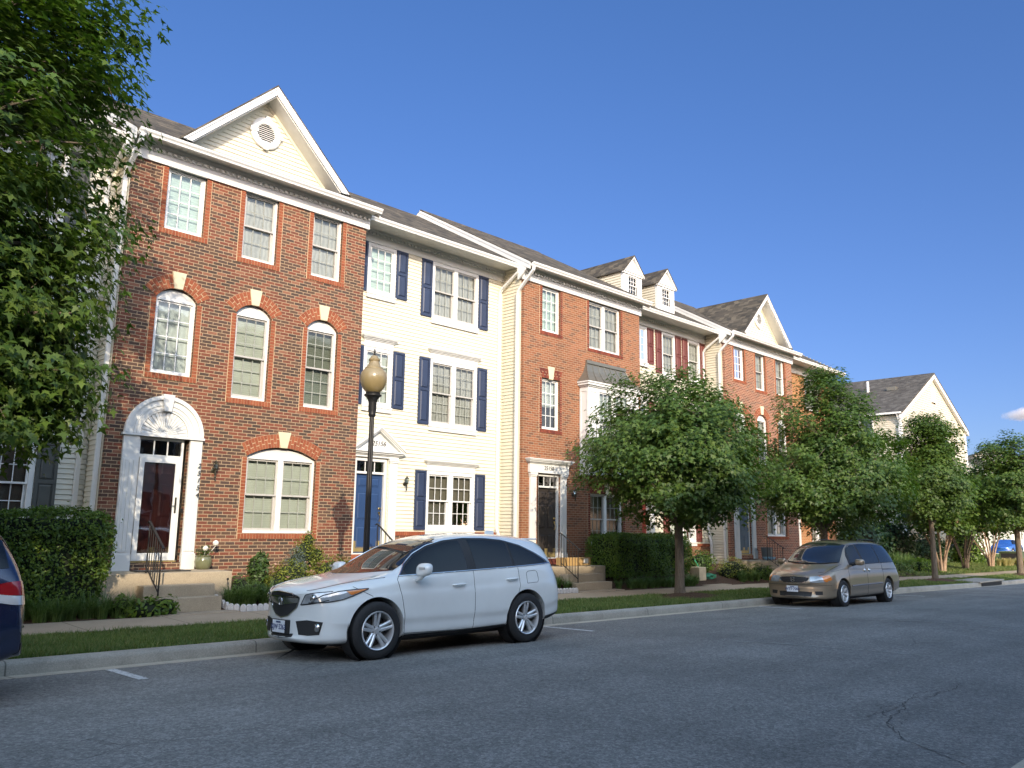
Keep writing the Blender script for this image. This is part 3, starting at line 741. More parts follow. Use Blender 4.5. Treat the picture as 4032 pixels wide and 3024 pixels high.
def lantern(H, x, y, z, mat=None, backmat=None, back=False):
    """carriage lantern on the wall, z = top"""
    mat = mat or m_bronze; b = MB()
    b.lathe([(.0, -.0), (.045, -.005), (.05, -.02), (.03, -.03), (.02, -.03)], (x, y, z-.22), 14, 'y')
    b.tube([(x, y-.02, z-.22), (x, y-.09, z-.27), (x, y-.12, z-.25), (x, y-.12, z-.19)], .011, 6)
    b.tube([(x, y-.12, z-.20), (x, y-.12, z-.33), (x, y-.12, z-.36), (x, y-.12, z-.375), (x, y-.12, z-.41)], [.022, .012, .02, .01, .003], 8)
    c = (x, y-.12, z)
    b.lathe([(.0, .0), (.008, -.01), (.006, -.03), (.02, -.04), (.03, -.06), (.062, -.075), (.058, -.085)], c, 6)
    b.lathe([(.035, -.195), (.045, -.19), (.04, -.21), (.015, -.22)], c, 6)
    for k in range(6):
        t = 2*pi*k/6; b.tube([(c[0]+.058*cos(t), c[1]+.058*sin(t), z-.08), (c[0]+.038*cos(t), c[1]+.038*sin(t), z-.195)], .004, 4)
    o = b.build('wall_lantern', mat, H)
    g_ = MB(); g_.lathe([(.054, -.082), (.036, -.19)], c, 6); g_.build('lantern_glass', m_glass, o)
    g_ = MB(); g_.lathe([(.0, -.10), (.014, -.11), (.016, -.14), (.01, -.19)], c, 8); g_.build('bulb', m_white, o)
    if back: g_ = MB(); g_.box(x-.06, x+.06, y-.004+.0, y+.012, z-.32, z-.14); g_.build('mounting_block', m_whitewin, H)
def digits(H, txt, x, y, z, size, shear=.25, vertical=False, mat=None, align='CENTER', rot=None, name='house_number'):
    cu = bpy.data.curves.new(name, 'FONT'); cu.body = '\n'.join(txt) if vertical else txt
    cu.size = size; cu.shear = shear; cu.extrude = .004; cu.align_x = align; cu.space_line = 1.06; cu.offset = -.002 if size < .13 else 0
    tmp = bpy.data.objects.new('tmp', cu); C.objects.link(tmp)
    bpy.context.view_layer.update()
    me = bpy.data.meshes.new_from_object(tmp.evaluated_get(bpy.context.evaluated_depsgraph_get()))
    bpy.data.objects.remove(tmp); me.name = name
    Mx = Matrix.Translation((x, y, z)) @ (rot or Matrix.Rotation(pi/2, 4, 'X'))
    me.transform(Mx); me.materials.clear(); me.materials.append(mat or m_number)
    o = bpy.data.objects.new(name, me); C.objects.link(o)
    return attach(o, H) if H else o
def fluted(b, x0, x1, y, z0, z1, n=6):
    """pilaster shaft with flutes, base and capital"""
    b.box(x0, x1, y, y+.06, z0+.32, z1-.10)
    w = (x1-x0-.04)/n
    for i in range(n):
        a = x0+.02+w*i; b.box(a+w*.2, a+w*.8, y-.012, y-.0005, z0+.35, z1-.16)
    b.box(x0-.02, x1+.02, y-.03, y+.06, z0, z0+.28); b.box(x0-.01, x1+.01, y-.02, y+.06, z0+.281, z0+.319)
    b.box(x0-.012, x1+.012, y-.02, y+.06, z1-.099, z1-.06); b.box(x0-.025, x1+.025, y-.035, y+.06, z1-.059, z1)
def crown_head(H, x0, x1, z0, z1, y, name='window_head'):
    """flat head board with a moulded crown"""
    b = MB(); b.box(x0, x1, y-.035, y, z0, z1-.10)
    for i, (o, a, c) in enumerate(((.025, z1-.10, z1-.07), (.055, z1-.069, z1-.04), (.085, z1-.039, z1-.018), (.10, z1-.017, z1))):
        b.box(x0-o, x1+o, y-.035-o, y, a, c)
    return b.build(name, m_white, H, bevel=.004)
def steps(nm, label, x0, x1, yw, ztop, xs0, xs1, zs, railx, group, mat=None, edge_rail=True, gate=(.9, .9), depth=.30, pd=1.10):
    """porch slab against the wall at y=yw, then lower treads towards the street"""
    T = thing(nm, label, 'front steps', ((x0+x1)/2, yw-.5, gz(x0)+.3), group)
    yf = yw-pd; base = gz(x0)-.1
    b = MB(); b.box(x0, x1, yf, yw-.003, base, ztop); b.build('porch_slab', m_step, T, bevel=.012)
    y = yf
    for i, z in enumerate(zs):
        b = MB(); b.box(xs0, xs1, y-depth, y-.002, base, z); b.build('tread', m_step, T, bevel=.012); y -= depth
    if railx is None: return T
    b = MB(); ya, yb = yf+.12, y+.12; za, zb = ztop+gate[0], zs[-1]+gate[1]-.02
    b.tube([(railx, ya, ztop), (railx, ya, za)], .014, 8); b.tube([(railx, yb, zs[-1]), (railx, yb, zb)], .014, 8)
    o = b.build('railing', m_iron, T)
    b = MB(); b.rtube([(railx, ya+.09, za-.03), (railx, ya+.03, za+.005), (railx, yb-.03, zb+.0), (railx, yb-.07, zb-.04)], .04, .016); b.build('handrail', m_iron, o)
    b = MB(); b.rtube([(railx, ya, ztop+.10), (railx, yb, zs[-1]+.10)], .016, .016); b.build('bottom_rail', m_iron, o)
    n = 5
    for i in range(1, n+1):
        s = i/(n+1); yy_ = ya+(yb-ya)*s
        b = MB(); b.tube([(railx, yy_, ztop+.10+(zs[-1]-ztop)*s), (railx, yy_, za+(zb-za)*s)], .0075, 6); b.build('baluster', m_iron, o)
    return T
RY, RZ, RZ2, SL = 20.85, 12.38, 12.06, .575
def brick_house(nm, label, X, door, zdoor, mats, group='townhouses along the street', number=None, extra=None):
    """the gabled brick unit: X = left edge"""
    bm_, trim = mats; H = thing(nm, label, 'house', (X+2.75, 18, 0.5), group)
    ox = X-5.27; x1 = X+5.51
    fr = 16.07
    tops = [(5.965, 6.77, 7.62, 8.94), (7.64, 8.44, 7.42, 8.95), (9.33, 10.12, 7.42, 8.95)]
    mids = [(5.95, 6.77, 4.67, 6.21), (7.63, 8.43, 4.37, 6.21), (9.33, 10.13, 4.37, 6.21)]
    holes = [rect(a+ox, b+ox, c, 8.96) for a, b, c, d in tops]
    holes += [arch_hole(a+ox, b+ox, c, 6.20, .225) for a, b, c, d in mids]
    gw = (8.09, 9.74, 1.595, 3.19)
    holes.append(arch_hole(gw[0]+ox, gw[1]+ox, gw[2], 3.19, .225))
    holes.append(rect(5.87+ox, 6.84+ox, zdoor+.12, 3.48))
    wall_holes(H, 'brick_wall', X, x1, -.6, 8.96, 16.0, holes, bm_, .12)
    b = MB(); b.box(X+.001, X+.05, 16.001, 16.12, -.6, 8.96); b.build('brick_return', bm_, H); b = MB(); b.box(x1-.05, x1-.001, 16.001, 26, -.6, 8.96); b.build('brick_return', bm_, H)
    b = MB(); b.box(X+.06, x1-.06, 25.7, 25.8, -.6, 9.3); b.build('rear_wall', m_beige, H); b = MB(); b.box(X+.06, x1-.06, 16.5, 16.52, -.6, 9.2); b.build('inner_wall', m_beige, H)
    # side return in siding, up to the rake
    lim = lambda z: ((16.13 if z < 9.24 else 15.65+(z-9.24)/SL), 26.0-(0 if z < 9.3 else (z-9.3)/SL)) if z < 12.3 else (1, 0)
    sidewall_x(H, X-.004, 16.1, 26, -.6, lim, m_beige)
    b = MB(); b.box(X-.012, X+.03, 16.0+.1, 16.16, -.6, 8.92); b.build('corner_trim', m_linen, H)
    bl = [(m_blind_l, False), (m_sheer, True), (m_sheer, True)]
    for i, (a, c, z0, z1) in enumerate(tops):
        window(H, a+ox, c+ox, z0, z1, fr, 'casement' if i == 0 else 'hung', bl[i][0], bl[i][1])
        jamb_bricks(H, a+ox, c+ox, z0, z1-.03, 16.0, trim)
    bl = [(m_sheer_w, False), (m_blind_g, True), (m_blind_d, True)]
    for i, (a, c, z0, z1) in enumerate(mids):
        window(H, a+ox, c+ox, z0, z1, fr, 'casement' if i == 0 else 'hung', bl[i][0], bl[i][1], hgrid=(3, 3))
        jamb_bricks(H, a+ox, c+ox, z0, 6.17, 16.0, trim)
        arch_panel(H, a+ox, c+ox, 6.21, .20, fr+.01)
        brick_arch(H, (a+c)/2+ox, (c-a)/2+.005, 6.20, .225, .29, 16.0, trim)
    window(H, gw[0]+ox, gw[1]+ox, gw[2], gw[3], fr, 'twin', m_blind_g, True)
    jamb_bricks(H, gw[0]+ox, gw[1]+ox, gw[2], 3.16, 16.0, trim)
    arch_panel(H, gw[0]+ox, gw[1]+ox, 3.19, .20, fr+.01)
    brick_arch(H, (gw[0]+gw[1])/2+ox, .83, 3.19, .225, .29, 16.0, trim, keyw=(.16, .31))
    # doorway
    zt = zdoor; e = MB(); cx, cz = 6.325+ox, 3.46
    E = H
    sur = MB()
    def halfring(b, r0, r1, y0, y1, n=28):
        po = [(cx+r1*cos(pi*i/n), cz+r1*sin(pi*i/n)) for i in range(n+1)]; pi_ = [(cx+r0*cos(pi*i/n), cz+r0*sin(pi*i/n)) for i in range(n+1)]
        for i in range(n):
            b.prism([po[i], po[i+1], pi_[i+1], pi_[i]], y0, y1)
    halfring(sur, .46, .76, 15.94, 15.995); halfring(sur, .50, .54, 15.925, 15.939); halfring(sur, .575, .60, 15.92, 15.939)
    halfring(sur, .69, .765, 15.905, 15.939)
    sur.box(cx-.79, cx+.79, 15.90, 15.995, cz-.05, cz-.005)
    so_ = sur.build('door_surround', m_white, H)
    fan = MB(); fan.prism([(cx+.47*cos(pi*i/24), cz+.47*sin(pi*i/24)) for i in range(25)], 15.975, 15.994)
    n = 18
    for i in range(n):
        a0 = pi*(i+.14)/n; a1 = pi*(i+.86)/n
        fan.prism([(cx+.09*cos(a0), cz+.09*sin(a0)), (cx+.45*cos(a0), cz+.45*sin(a0)), (cx+.45*cos(a1), cz+.45*sin(a1)), (cx+.09*cos(a1), cz+.09*sin(a1))], 15.955, 15.9745)
    fan.lathe([(.0, -.03), (.05, -.025), (.07, 0)], (cx, 15.975, cz+.01), 16, 'y')
    fan.build('sunburst', m_white, so_)
    k = MB(); k.prism([(cx-.07, cz+.46), (cx+.07, cz+.46), (cx+.115, cz+.79), (cx-.115, cz+.79)], 15.87, 15.99); k.build('keystone', m_white, so_, bevel=.005)
    for a, c in ((5.57, 5.865), (6.845, 7.09)):
        b = MB(); a += ox; c += ox
        b.box(a, c, 15.94, 15.997, zt, cz-.055); b.box(a+.02, c-.02, 15.925, 15.939, zt+.34, zt+2.06)
        for s in (.25, .5, .75): b.box(a+(c-a)*s-.012, a+(c-a)*s+.012, 15.916, 15.9245, zt+.36, zt+2.04)
        b.box(a-.012, c+.012, 15.905, 15.997, zt, zt+.30); b.build('pilaster', m_white, H)
    z0 = zt+.17
    b = MB(); X0, X1 = 5.872+ox, 6.755+ox
    ring(b, X0, X1, z0, 3.40, .045, 16.03, 16.12, .001); b.box(X0+.045, X1-.045, 16.03, 16.12, 3.02, 3.075)
    fr_ = b.build('door_frame', m_white, H)
    b = MB(); xa, xb = X0+.05, X1-.05
    b.box(xa-.01, xb+.01, 16.06, 16.064, 3.075, 3.355); b.build('transom_pane', m_dglass, fr_)
    b = MB(); muntins(xa, xb, 3.075, 3.355, 16.045, 3, 1, w=.022, b=b); b.build('transom_bars', m_whitewin, fr_)
    b = MB(); b.box(xa, xb, 16.16, 16.17, 3.0, 3.4); b.build('room_behind', m_dark, fr_)
    b = MB(); b.box(5.85+ox, 6.86+ox, 15.955, 16.14, zt, z0-.03); bb = b.build('brick_threshold', bm_, H)
    b = MB(); b.box(X0, X1, 15.98, 16.1, z0-.028, z0-.002); b.build('metal_sill', m_brasspl, H)
    if door == 'storm':
        b = MB(); ring(b, X0+.048, X1-.048, z0+.002, 3.018, .095, 16.0, 16.028, .14); sd = b.build('storm_door', m_whitewin, H, bevel=.004)
        b = MB(); b.box(X0+.14, X1-.14, 16.012, 16.016, z0+.14, 2.93); b.build('storm_pane', glass_storm, sd)
        b = MB(); b.tube([(X1-.09, 15.98, z0+.98), (X1-.09, 15.965, z0+1.0), (X1-.09, 15.965, z0+1.1), (X1-.09, 15.98, z0+1.12)], .008, 6)
        b.box(X1-.105, X1-.075, 15.985, 15.999, z0+.9, z0+1.2); b.tube([(X1-.09, 15.97, z0+1.04), (X1-.22, 15.965, z0+1.03)], .007, 6); b.build('storm_handle', m_bronze, sd)
        door_panel(H, X0+.05, X1-.05, z0+.01, 3.01, 16.075, m_reddoor, kick=.24)
    else:
        door_panel(H, X0+.05, X1-.05, z0+.01, 3.01, 16.05, m_slatedoor, kick=.24)
    lantern(H, 7.37+ox, 16.0, 3.06)
    if number: digits(H, number, 7.04+ox, 15.902, 2.86, .135, vertical=True)
    if number == '25154':
        b = MB(); b.box(6.79+ox, 6.825+ox, 15.99, 16.0, 1.98, 2.06); b.build('doorbell', m_iron, H)
    # eave
    frieze(H, X-.06, x1+.07, 16.0, 8.92, 9.12, 9.285)
    soffit(H, X-.10, x1+.12, 15.66, 16.0, 9.286, 9.36)
    gutter(H, X-.09, x1+.14, 15.637, 9.345)
    roof(H, X-.11, x1+.12, 15.63, 9.38, RY, RZ)
    b = MB(); b.prismx([(15.65, 9.30), (16.14, 9.55), (16.14, 8.92), (16.10, 8.92), (15.96, 9.02), (15.78, 9.2)], X-.125, X-.075); b.build('eave_return', m_white, H)
    # front gable
    gx = 7.965+ox; za = 11.37; zb = 9.40; hw = 2.02; y0 = 15.50; yb = 15.63+(za-9.38)/SL
    b = MB(); t_ = .045
    for s in (-1, 1):
        A = [(gx, y0, za), (gx+s*hw, y0, zb), (gx+s*hw, 15.64, zb), (gx, yb, za)]
        Bt = [(p[0], p[1], p[2]-t_) for p in A]; b.add(A+Bt, [(0, 1, 2, 3), (4, 7, 6, 5), (0, 4, 5, 1), (1, 5, 6, 2), (2, 6, 7, 3), (3, 7, 4, 0)])
    b.build('gable_roof', m_shingle, H)
    sg = (za-zb)/hw
    def chev(b, o0, o1, ya, yb_, trim=0.0):
        """two sloping boards between offsets below the roof line"""
        for s in (-1, 1):
            b.prism([(gx, za-o0), (gx, za-o1), (gx+s*(hw-(o1-.0)/sg*1.0), zb+.0), (gx+s*(hw-o0/sg), zb)], ya, yb_)
    b = MB(); chev(b, .05, .235, 15.515, 15.55); b.build('rake_board', m_white, H)
    b = MB(); chev(b, .05, .10, 15.495, 15.514); b.build('rake_drip', m_white, H)
    b = MB(); chev(b, .245, .27, 15.5515, 15.95)
    b.build('gable_soffit', m_soffit, H)
    b = MB(); chev(b, .271, .36, 15.935, 15.965); b.build('gable_trim', m_linen, H)
    siding(H, 0, 0, 9.30, 11.1, 15.965, 'y', (), lambda z: (gx-(11.12-z)/sg, gx+(11.12-z)/sg), m_cream if 'gable' in nm else m_linen, 'gable_siding')
    v = MB(); c = (gx+.0, 15.945, 10.36)
    v.lathe([(.215, 0), (.215, -.045), (.24, -.06), (.34, -.06), (.365, -.04), (.365, 0)], c, 36, 'y')
    vo = v.build('round_vent', m_whitewin, H, smooth=True)
    v = MB()
    for k in range(4):
        t = pi/2*k; dx, dz = cos(t), sin(t); px, pz = -dz, dx
        q = [(c[0]+dx*r_+px*w_, c[2]+dz*r_+pz*w_) for r_, w_ in ((.20, -.035), (.39, -.055), (.39, .055), (.20, .035))]
        v.prism(q, c[1]-.075, c[1]-.03)
    v.build('vent_keys', m_whitewin, vo)
    v = MB()
    for i in range(9):
        z = c[2]-.185+i*.046; hw_ = sqrt(max(0, .21**2-(z-c[2])**2))
        v.add([(c[0]-hw_, c[1]-.035, z-.012), (c[0]+hw_, c[1]-.035, z-.012), (c[0]+hw_, c[1]-.005, z+.02), (c[0]-hw_, c[1]-.005, z+.02)], [(0, 1, 2, 3)])
    v.build('louvres', m_whitewin, vo)
    v = MB(); v.prism([(c[0]+.215*cos(2*pi*i/24), c[2]+.215*sin(2*pi*i/24)) for i in range(24)], c[1]-.003, c[1]+.0); v.build('vent_back', m_dark, vo)
    downspout(H, [(X-.03, 15.57, 9.23), (X-.03, 15.58, 9.12), (X-.06, 16.12, 8.62), (X-.06, 16.19, 8.50), (X-.06, 16.19, .5)])
    return H
glass_storm = glass_mat('storm_door_glass', (.78, .80, .82), 1.3)
H1 = brick_house('gabled_brick_house', 'variegated red brick townhouse with white sunburst arch over its door', 5.27, 'storm', .90, (m_brick1, m_trim1), number='25154')

def siding_unit(nm, label, X, x1, ws, shutmat, sid, doorx=None, doormat=None, roofmat=None, dormers=(), pediment=None, number=None, lant=None, y=16.88, zfoot=1.65, group='townhouses along the street', ds=None, header=True):
    """recessed unit in lapped siding. ws: list of windows (x0,x1,z0,z1,style,blind,screen,hgrid,head)"""
    H = thing(nm, label, 'house', ((X+x1)/2, 19, .5), group)
    holes = [(w[0], w[1], w[2]-.10, w[3]) for w in ws]
    if doorx: holes.append((doorx[0]-.12, doorx[1]+.10, -1, 3.47))
    siding(H, X+.012, x1-.003, zfoot, 9.03, y, 'y', holes, None, sid, 'siding_wall', zoff=.03)
    b = MB(); rects = [rect(w[0]+.02, w[1]-.02, w[2], w[3]-.02) for w in ws]
    if doorx: rects.append([(doorx[0]-.02, .3), (doorx[0]-.02, 3.42), (doorx[1]+.02, 3.42), (doorx[1]+.02, .3)])
    wall_holes(H, 'wall_sheathing', X+.012, x1-.003, -.6, 9.3, y+.02, rects, m_linen, .05)
    # brick foot
    fx = [(X+.012, doorx[0]-.12), (doorx[1]+.38, x1-.003)] if doorx else [(X+.012, x1-.003)]
    b = MB()
    for a, c in fx:
        if c-a > .02: b.box(a, c, y-.02, y+.018, -.6, zfoot-.10)
    b.build('brick_base', m_brick1 if 'white' in nm or 'navy' in label else m_brick3, H)
    b = MB()
    for a, c in fx:
        if c-a < .05: continue
        n = int((c-a)/.0677)
        for i in range(n): q = a+(c-a)*i/n; b.box(q+.005, q+(c-a)/n-.005, y-.035, y+.018, zfoot-.099, zfoot-.003)
    b.build('brick_water_table', m_trim1, H)
    for (a, c, z0, z1, st, bl, scr, hg, head) in ws:
        window(H, a, c, z0, z1, y-.025, st, bl, scr, fw=.095, hgrid=hg, grid=(3, 4), mull=.13)
        b = MB(); b.box(a-.005, c+.005, y-.06, y-.01, z0-.13, z0-.002); b.box(a-.015, c+.015, y-.075, y-.01, z0-.03, z0+.012); b.build('window_sill', m_white, H, bevel=.004)
        if head: crown_head(H, a+.0, c-.0, z1+.002, z1+.27, y-.005)
        if shutmat:
            w_ = .365; z = z0+.02
            if 'L' in head_sh.get((round(a, 2), round(z0, 2)), 'LR'): shutter(H, a-w_-.01, a-.01, z0+.02, z1-.005, y-.012, shutmat)
            if 'R' in head_sh.get((round(a, 2), round(z0, 2)), 'LR'): shutter(H, c+.01, c+w_+.01, z0+.02, z1-.005, y-.012, shutmat)
    frieze(H, X+.0, x1, y, 9.005, 9.19, 9.34, .115)
    soffit(H, X+.02, x1-.02, 16.19, y, 9.335, 9.40)
    gutter(H, X+.02, x1-.05, 16.165, 9.37)
    roof(H, X+.02, x1-.0, 16.16, 9.42, RY, RY*0+9.42+(RY-16.16)*SL, roofmat or m_shingle, False, False)
    b = MB(); b.box(X+.02, x1-.02, 25.2, 25.3, -.6, 9.3); b.build('rear_wall', m_beige, H)
    b = MB(); b.box(X+.02, x1-.02, y+.5, y+.52, -.6, 9.2); b.build('inner_wall', m_dark, H)
    dx = x1-.10 if ds is None else ds
    downspout(H, [(dx-.02, 16.10, 9.26), (dx-.02, 16.11, 9.14), (dx-.06, 16.74, 8.74), (dx-.07, 16.82, 8.62), (dx-.07, 16.82, 2.0), (dx-.07, 16.82, 1.95 if not lant else 1.76), (dx-.02, 16.80, 1.6), (dx, 16.74, 1.35), (dx, 16.74, .45)])
    if doorx:
        a, c = doorx; zd = pediment['z'] if pediment else 1.1
        b = MB(); ring(b, a-.06, c+.06, zd, 3.43, .065, y-.02, y+.10, .03); b.box(a, c, y-.02, y+.10, 3.05, 3.105)
        f_ = b.build('door_frame', m_white, H)
        b = MB(); b.box(a, c, y+.04, y+.044, 3.105, 3.37); b.build('transom_pane', m_dglass, f_)
        b = MB(); muntins(a, c, 3.105, 3.37, y+.02, 3, 1, w=.022, b=b); b.build('transom_bars', m_whitewin, f_)
        b = MB(); b.box(a, c, y+.12, y+.13, 3.0, 3.4); b.build('room_behind', m_dark, f_)
        door_panel(H, a+.003, c-.003, zd+.04, 3.05, y+.05, doormat, kick=.28)
        b = MB(); b.box(a-.11, c+.11, y-.05, y+.10, zd-.15, zd-.003); b.build('door_threshold', m_trim1, H)
        if pediment:
            b = MB()
            if pediment['left']: fluted(b, a-.33, a-.10, y-.06, zd-.12, 3.46)
            fluted(b, c+.13, c+.37, y-.06, zd-.12, 3.46); b.build('pilaster', m_white, H)
            x0, xe = max(X+.02, a-.36), c+.42; cx = (a+c)/2+.08
            b = MB()
            b.box(x0, xe-.02, y-.07, y, 3.462, 3.52)
            for i, (o, za, zc) in enumerate(((.03, 3.521, 3.55), (.07, 3.551, 3.59), (.11, 3.591, 3.63))): b.box(x0, xe+o, y-.07-o, y, za, zc)
            xl, xr, za, zt = x0, xe+.16, 3.632, 4.24
            xm = pediment['cx']; sr = (zt-za)/(xr-xm)
            zl = zt-sr*(xm-xl)
            b.prism([(xl, za), (xr-.06, za), (xm, zt-.05), (xl, zl-.05)], y-.06, y)
            for o, t0, t1 in ((.10, .0, .05), (.13, .05, .085), (.16, .085, .12)):
                dn = .12-t1
                b.prism([(xm, zt-dn), (xr-dn/sr, za), (xr-(dn+.045)/sr, za), (xm, zt-dn-.045)], y-.06-o+.001*t0, y-.0601)
                b.prism([(xm, zt-dn), (xm, zt-dn-.045), (xl, zl-dn-.045), (xl, zl-dn)], y-.06-o+.001*t0, y-.0601)
            b.build('pediment', m_white, H)
            if number: digits(H, number, xm+.03, y-.065, 3.76, .17)
    if lant: lantern(H, lant[0], y, lant[1], back=True)
    for (dxc, yf) in dormers: dormer(H, dxc, yf)
    return H
def dormer(H, cx, yf, hw=.53, ze=10.80, zt=11.46):
    """gabled dormer with white front and siding cheeks"""
    zb = 9.42+(yf-16.16)*SL-.02; fill = 9.42+.0
    yr_ = lambda z: 16.16+(z-9.42)/SL
    b = MB()
    wx, wz0, wz1 = .25, zb+.22, ze-.12
    outer = [(cx-hw, zb), (cx+hw, zb), (cx+hw, ze), (cx, zt-.05), (cx-hw, ze)]
    tri = tessellate_polygon([[Vector((p[0], p[1], 0)) for p in outer], [Vector((p[0], p[1], 0)) for p in rect(cx-wx, cx+wx, wz0, wz1)]])
    pts = outer+rect(cx-wx, cx+wx, wz0, wz1)
    b.add([(p[0], yf, p[1]) for p in pts], [tuple(t) for t in tri])
    for x in (cx-hw, cx+hw): b.box(x-.012 if x < cx else x, x if x < cx else x+.012, yf-.012, yf+.10, zb, ze)
    # entablature and little pediment
    b.box(cx-hw-.02, cx+hw+.02, yf-.05, yf-.001, ze-.06, ze+.01); b.box(cx-hw-.05, cx+hw+.05, yf-.08, yf-.001, ze+.011, ze+.045)
    s = (zt-ze-.02)/(hw+.06)
    for sg in (-1, 1): b.prism([(cx, zt), (cx+sg*(hw+.08), zt-s*(hw+.08)), (cx+sg*(hw+.08), zt-s*(hw+.08)-.07), (cx, zt-.09)], yf-.10, yf-.002)
    ring(b, cx-wx-.04, cx+wx+.04, wz0-.04, wz1+.04, .04, yf-.02, yf-.001)
    D = b.build('dormer', m_white, H)
    zm = (wz0+wz1)/2; b = MB(); w = .028
    ring(b, cx-wx, cx+wx, zm-.015, wz1, w, yf+.01, yf+.03); ring(b, cx-wx, cx+wx, wz0, zm+.015, w, yf+.031, yf+.05)
    muntins(cx-wx+w, cx+wx-w, zm, wz1-w, yf+.012, 3, 2, w=.016, b=b); muntins(cx-wx+w, cx+wx-w, wz0+w, zm, yf+.033, 3, 2, w=.016, b=b)
    b.build('dormer_window', m_whitewin, D)
    b = MB(); b.box(cx-wx, cx+wx, yf+.052, yf+.055, wz0, wz1); b.build('dormer_pane', m_dglass, D)
    b = MB(); b.box(cx-wx, cx+wx, yf+.2, yf+.21, wz0, wz1); b.build('room_behind', m_dark, D)
    for sg in (-1, 1):
        siding(H, yf+.10, yr_(ze)+.1, zb, ze+.0, cx+sg*hw, 'x', (), lambda z: (yf+.10, yr_(z)+.05), m_beige, 'dormer_cheek', sgn=sg)
    b = MB(); y0 = yf-.12; e = .09
    for sg in (-1, 1):
        xe, ze_ = cx+sg*(hw+e), zt-s*(hw+e)
        A = [(cx, y0, zt+.02), (xe, y0, ze_+.02), (xe, yr_(ze_), ze_+.02), (cx, yr_(zt), zt+.02)]
        b.add(A+[(p[0], p[1], p[2]-.035) for p in A], [(0, 1, 2, 3), (4, 7, 6, 5), (0, 4, 5, 1), (1, 5, 6, 2), (2, 6, 7, 3), (3, 7, 4, 0)])
    b.build('dormer_roof', m_shingle, H)
head_sh = {}
# windows of the navy-shuttered unit (x0, x1, z0, z1, style, blind, screened, muntins, crown head)
def w2(dx, b1=m_blind_l, b2=m_sheer_w): return [
    (11.45+dx, 12.35+dx, 7.66, 9.0, 'casement', m_blind_l, False, (3, 2), False),
    (13.585+dx, 15.305+dx, 7.38, 9.0, 'twin', m_sheer, True, (3, 2), False),
    (11.45+dx, 12.36+dx, 4.74, 6.255, 'casement', m_sheer_w, False, (3, 2), True),
    (13.60+dx, 15.315+dx, 4.44, 6.26, 'twin', m_sheer, True, (3, 3), True),
    (13.59+dx, 15.31+dx, 1.68, 3.24, 'twin', m_insect, False, (3, 2), True)]
H2 = siding_unit('siding_house', 'cream siding townhouse with navy shutters and a royal blue door under a white pediment', 10.78, 16.3, w2(0), m_navy, m_cream,
                 doorx=(11.40, 12.24), doormat=m_bluedoor, pediment=dict(left=False, cx=11.97, z=1.10), number='25156', lant=(12.88, 3.07), zfoot=1.65)
H0 = siding_unit('siding_house', 'pale siding townhouse with charcoal shutters behind the large left tree', -.24, 5.26, w2(-10.93), m_greyshut, m_palesid,
                 doorx=(.5, 1.35), doormat=m_blackdoor, pediment=dict(left=False, cx=1.0, z=1.10), zfoot=1.1)

# ---- the orange brick unit with a box bay
H3 = thing('flat_front_brick_house', 'orange brown brick townhouse with a grey metal bay roof and a near-black door', 'house', (19, 18, .5), 'townhouses along the street')
def brick3(H, X, x1, bm_, trim, y=16.0, full=True, bay=True):
    ox = X-16.3; fr = y+.07
    wa = (17.09, 17.895, 7.54, 8.91); wb = (19.25, 20.87, 7.37, 8.91); wc = (17.095, 17.875, 4.62, 6.13); wd = (19.27, 20.90, 1.30, 2.85)
    holes = [rect(w[0]+ox, w[1]+ox, w[2], 8.93 if w[3] > 8 else w[3]) for w in (wa, wb, wc, wd)]+[rect(16.98+ox, 17.88+ox, .86, 3.30)]
    wall_holes(H, 'brick_wall', X, x1, -.8, 8.96, y, holes, bm_, .12)
    b = MB(); b.box(X+.001, X+.05, y+.001, y+.16, -.8, 8.96); b.box(x1-.05, x1-.001, y+.001, 26, -.8, 8.96); b.build('brick_return', bm_, H)
    for w, st, bl, scr in ((wa, 'casement', m_blind_l, False), (wb, 'twin', m_sheer, True), (wc, 'casement', m_sheer_w, False), (wd, 'twin', m_insect, True)):
        window(H, w[0]+ox, w[1]+ox, w[2], w[3], fr, st, bl, scr, half=.55 if w is wc else 1)
        jamb_bricks(H, w[0]+ox, w[1]+ox, w[2], w[3]-.0 if w[3] < 8 else w[3]-.02, y, trim)
    jack_arch(H, wc[0]+ox-.01, wc[1]+ox+.01, 6.13, 6.42, y, trim)
    jack_arch(H, wd[0]+ox-.01, wd[1]+ox+.01, 2.86, 3.16, y, trim)
    return ox
brick3(H3, 16.3, 21.9, m_brick3, m_trim3)
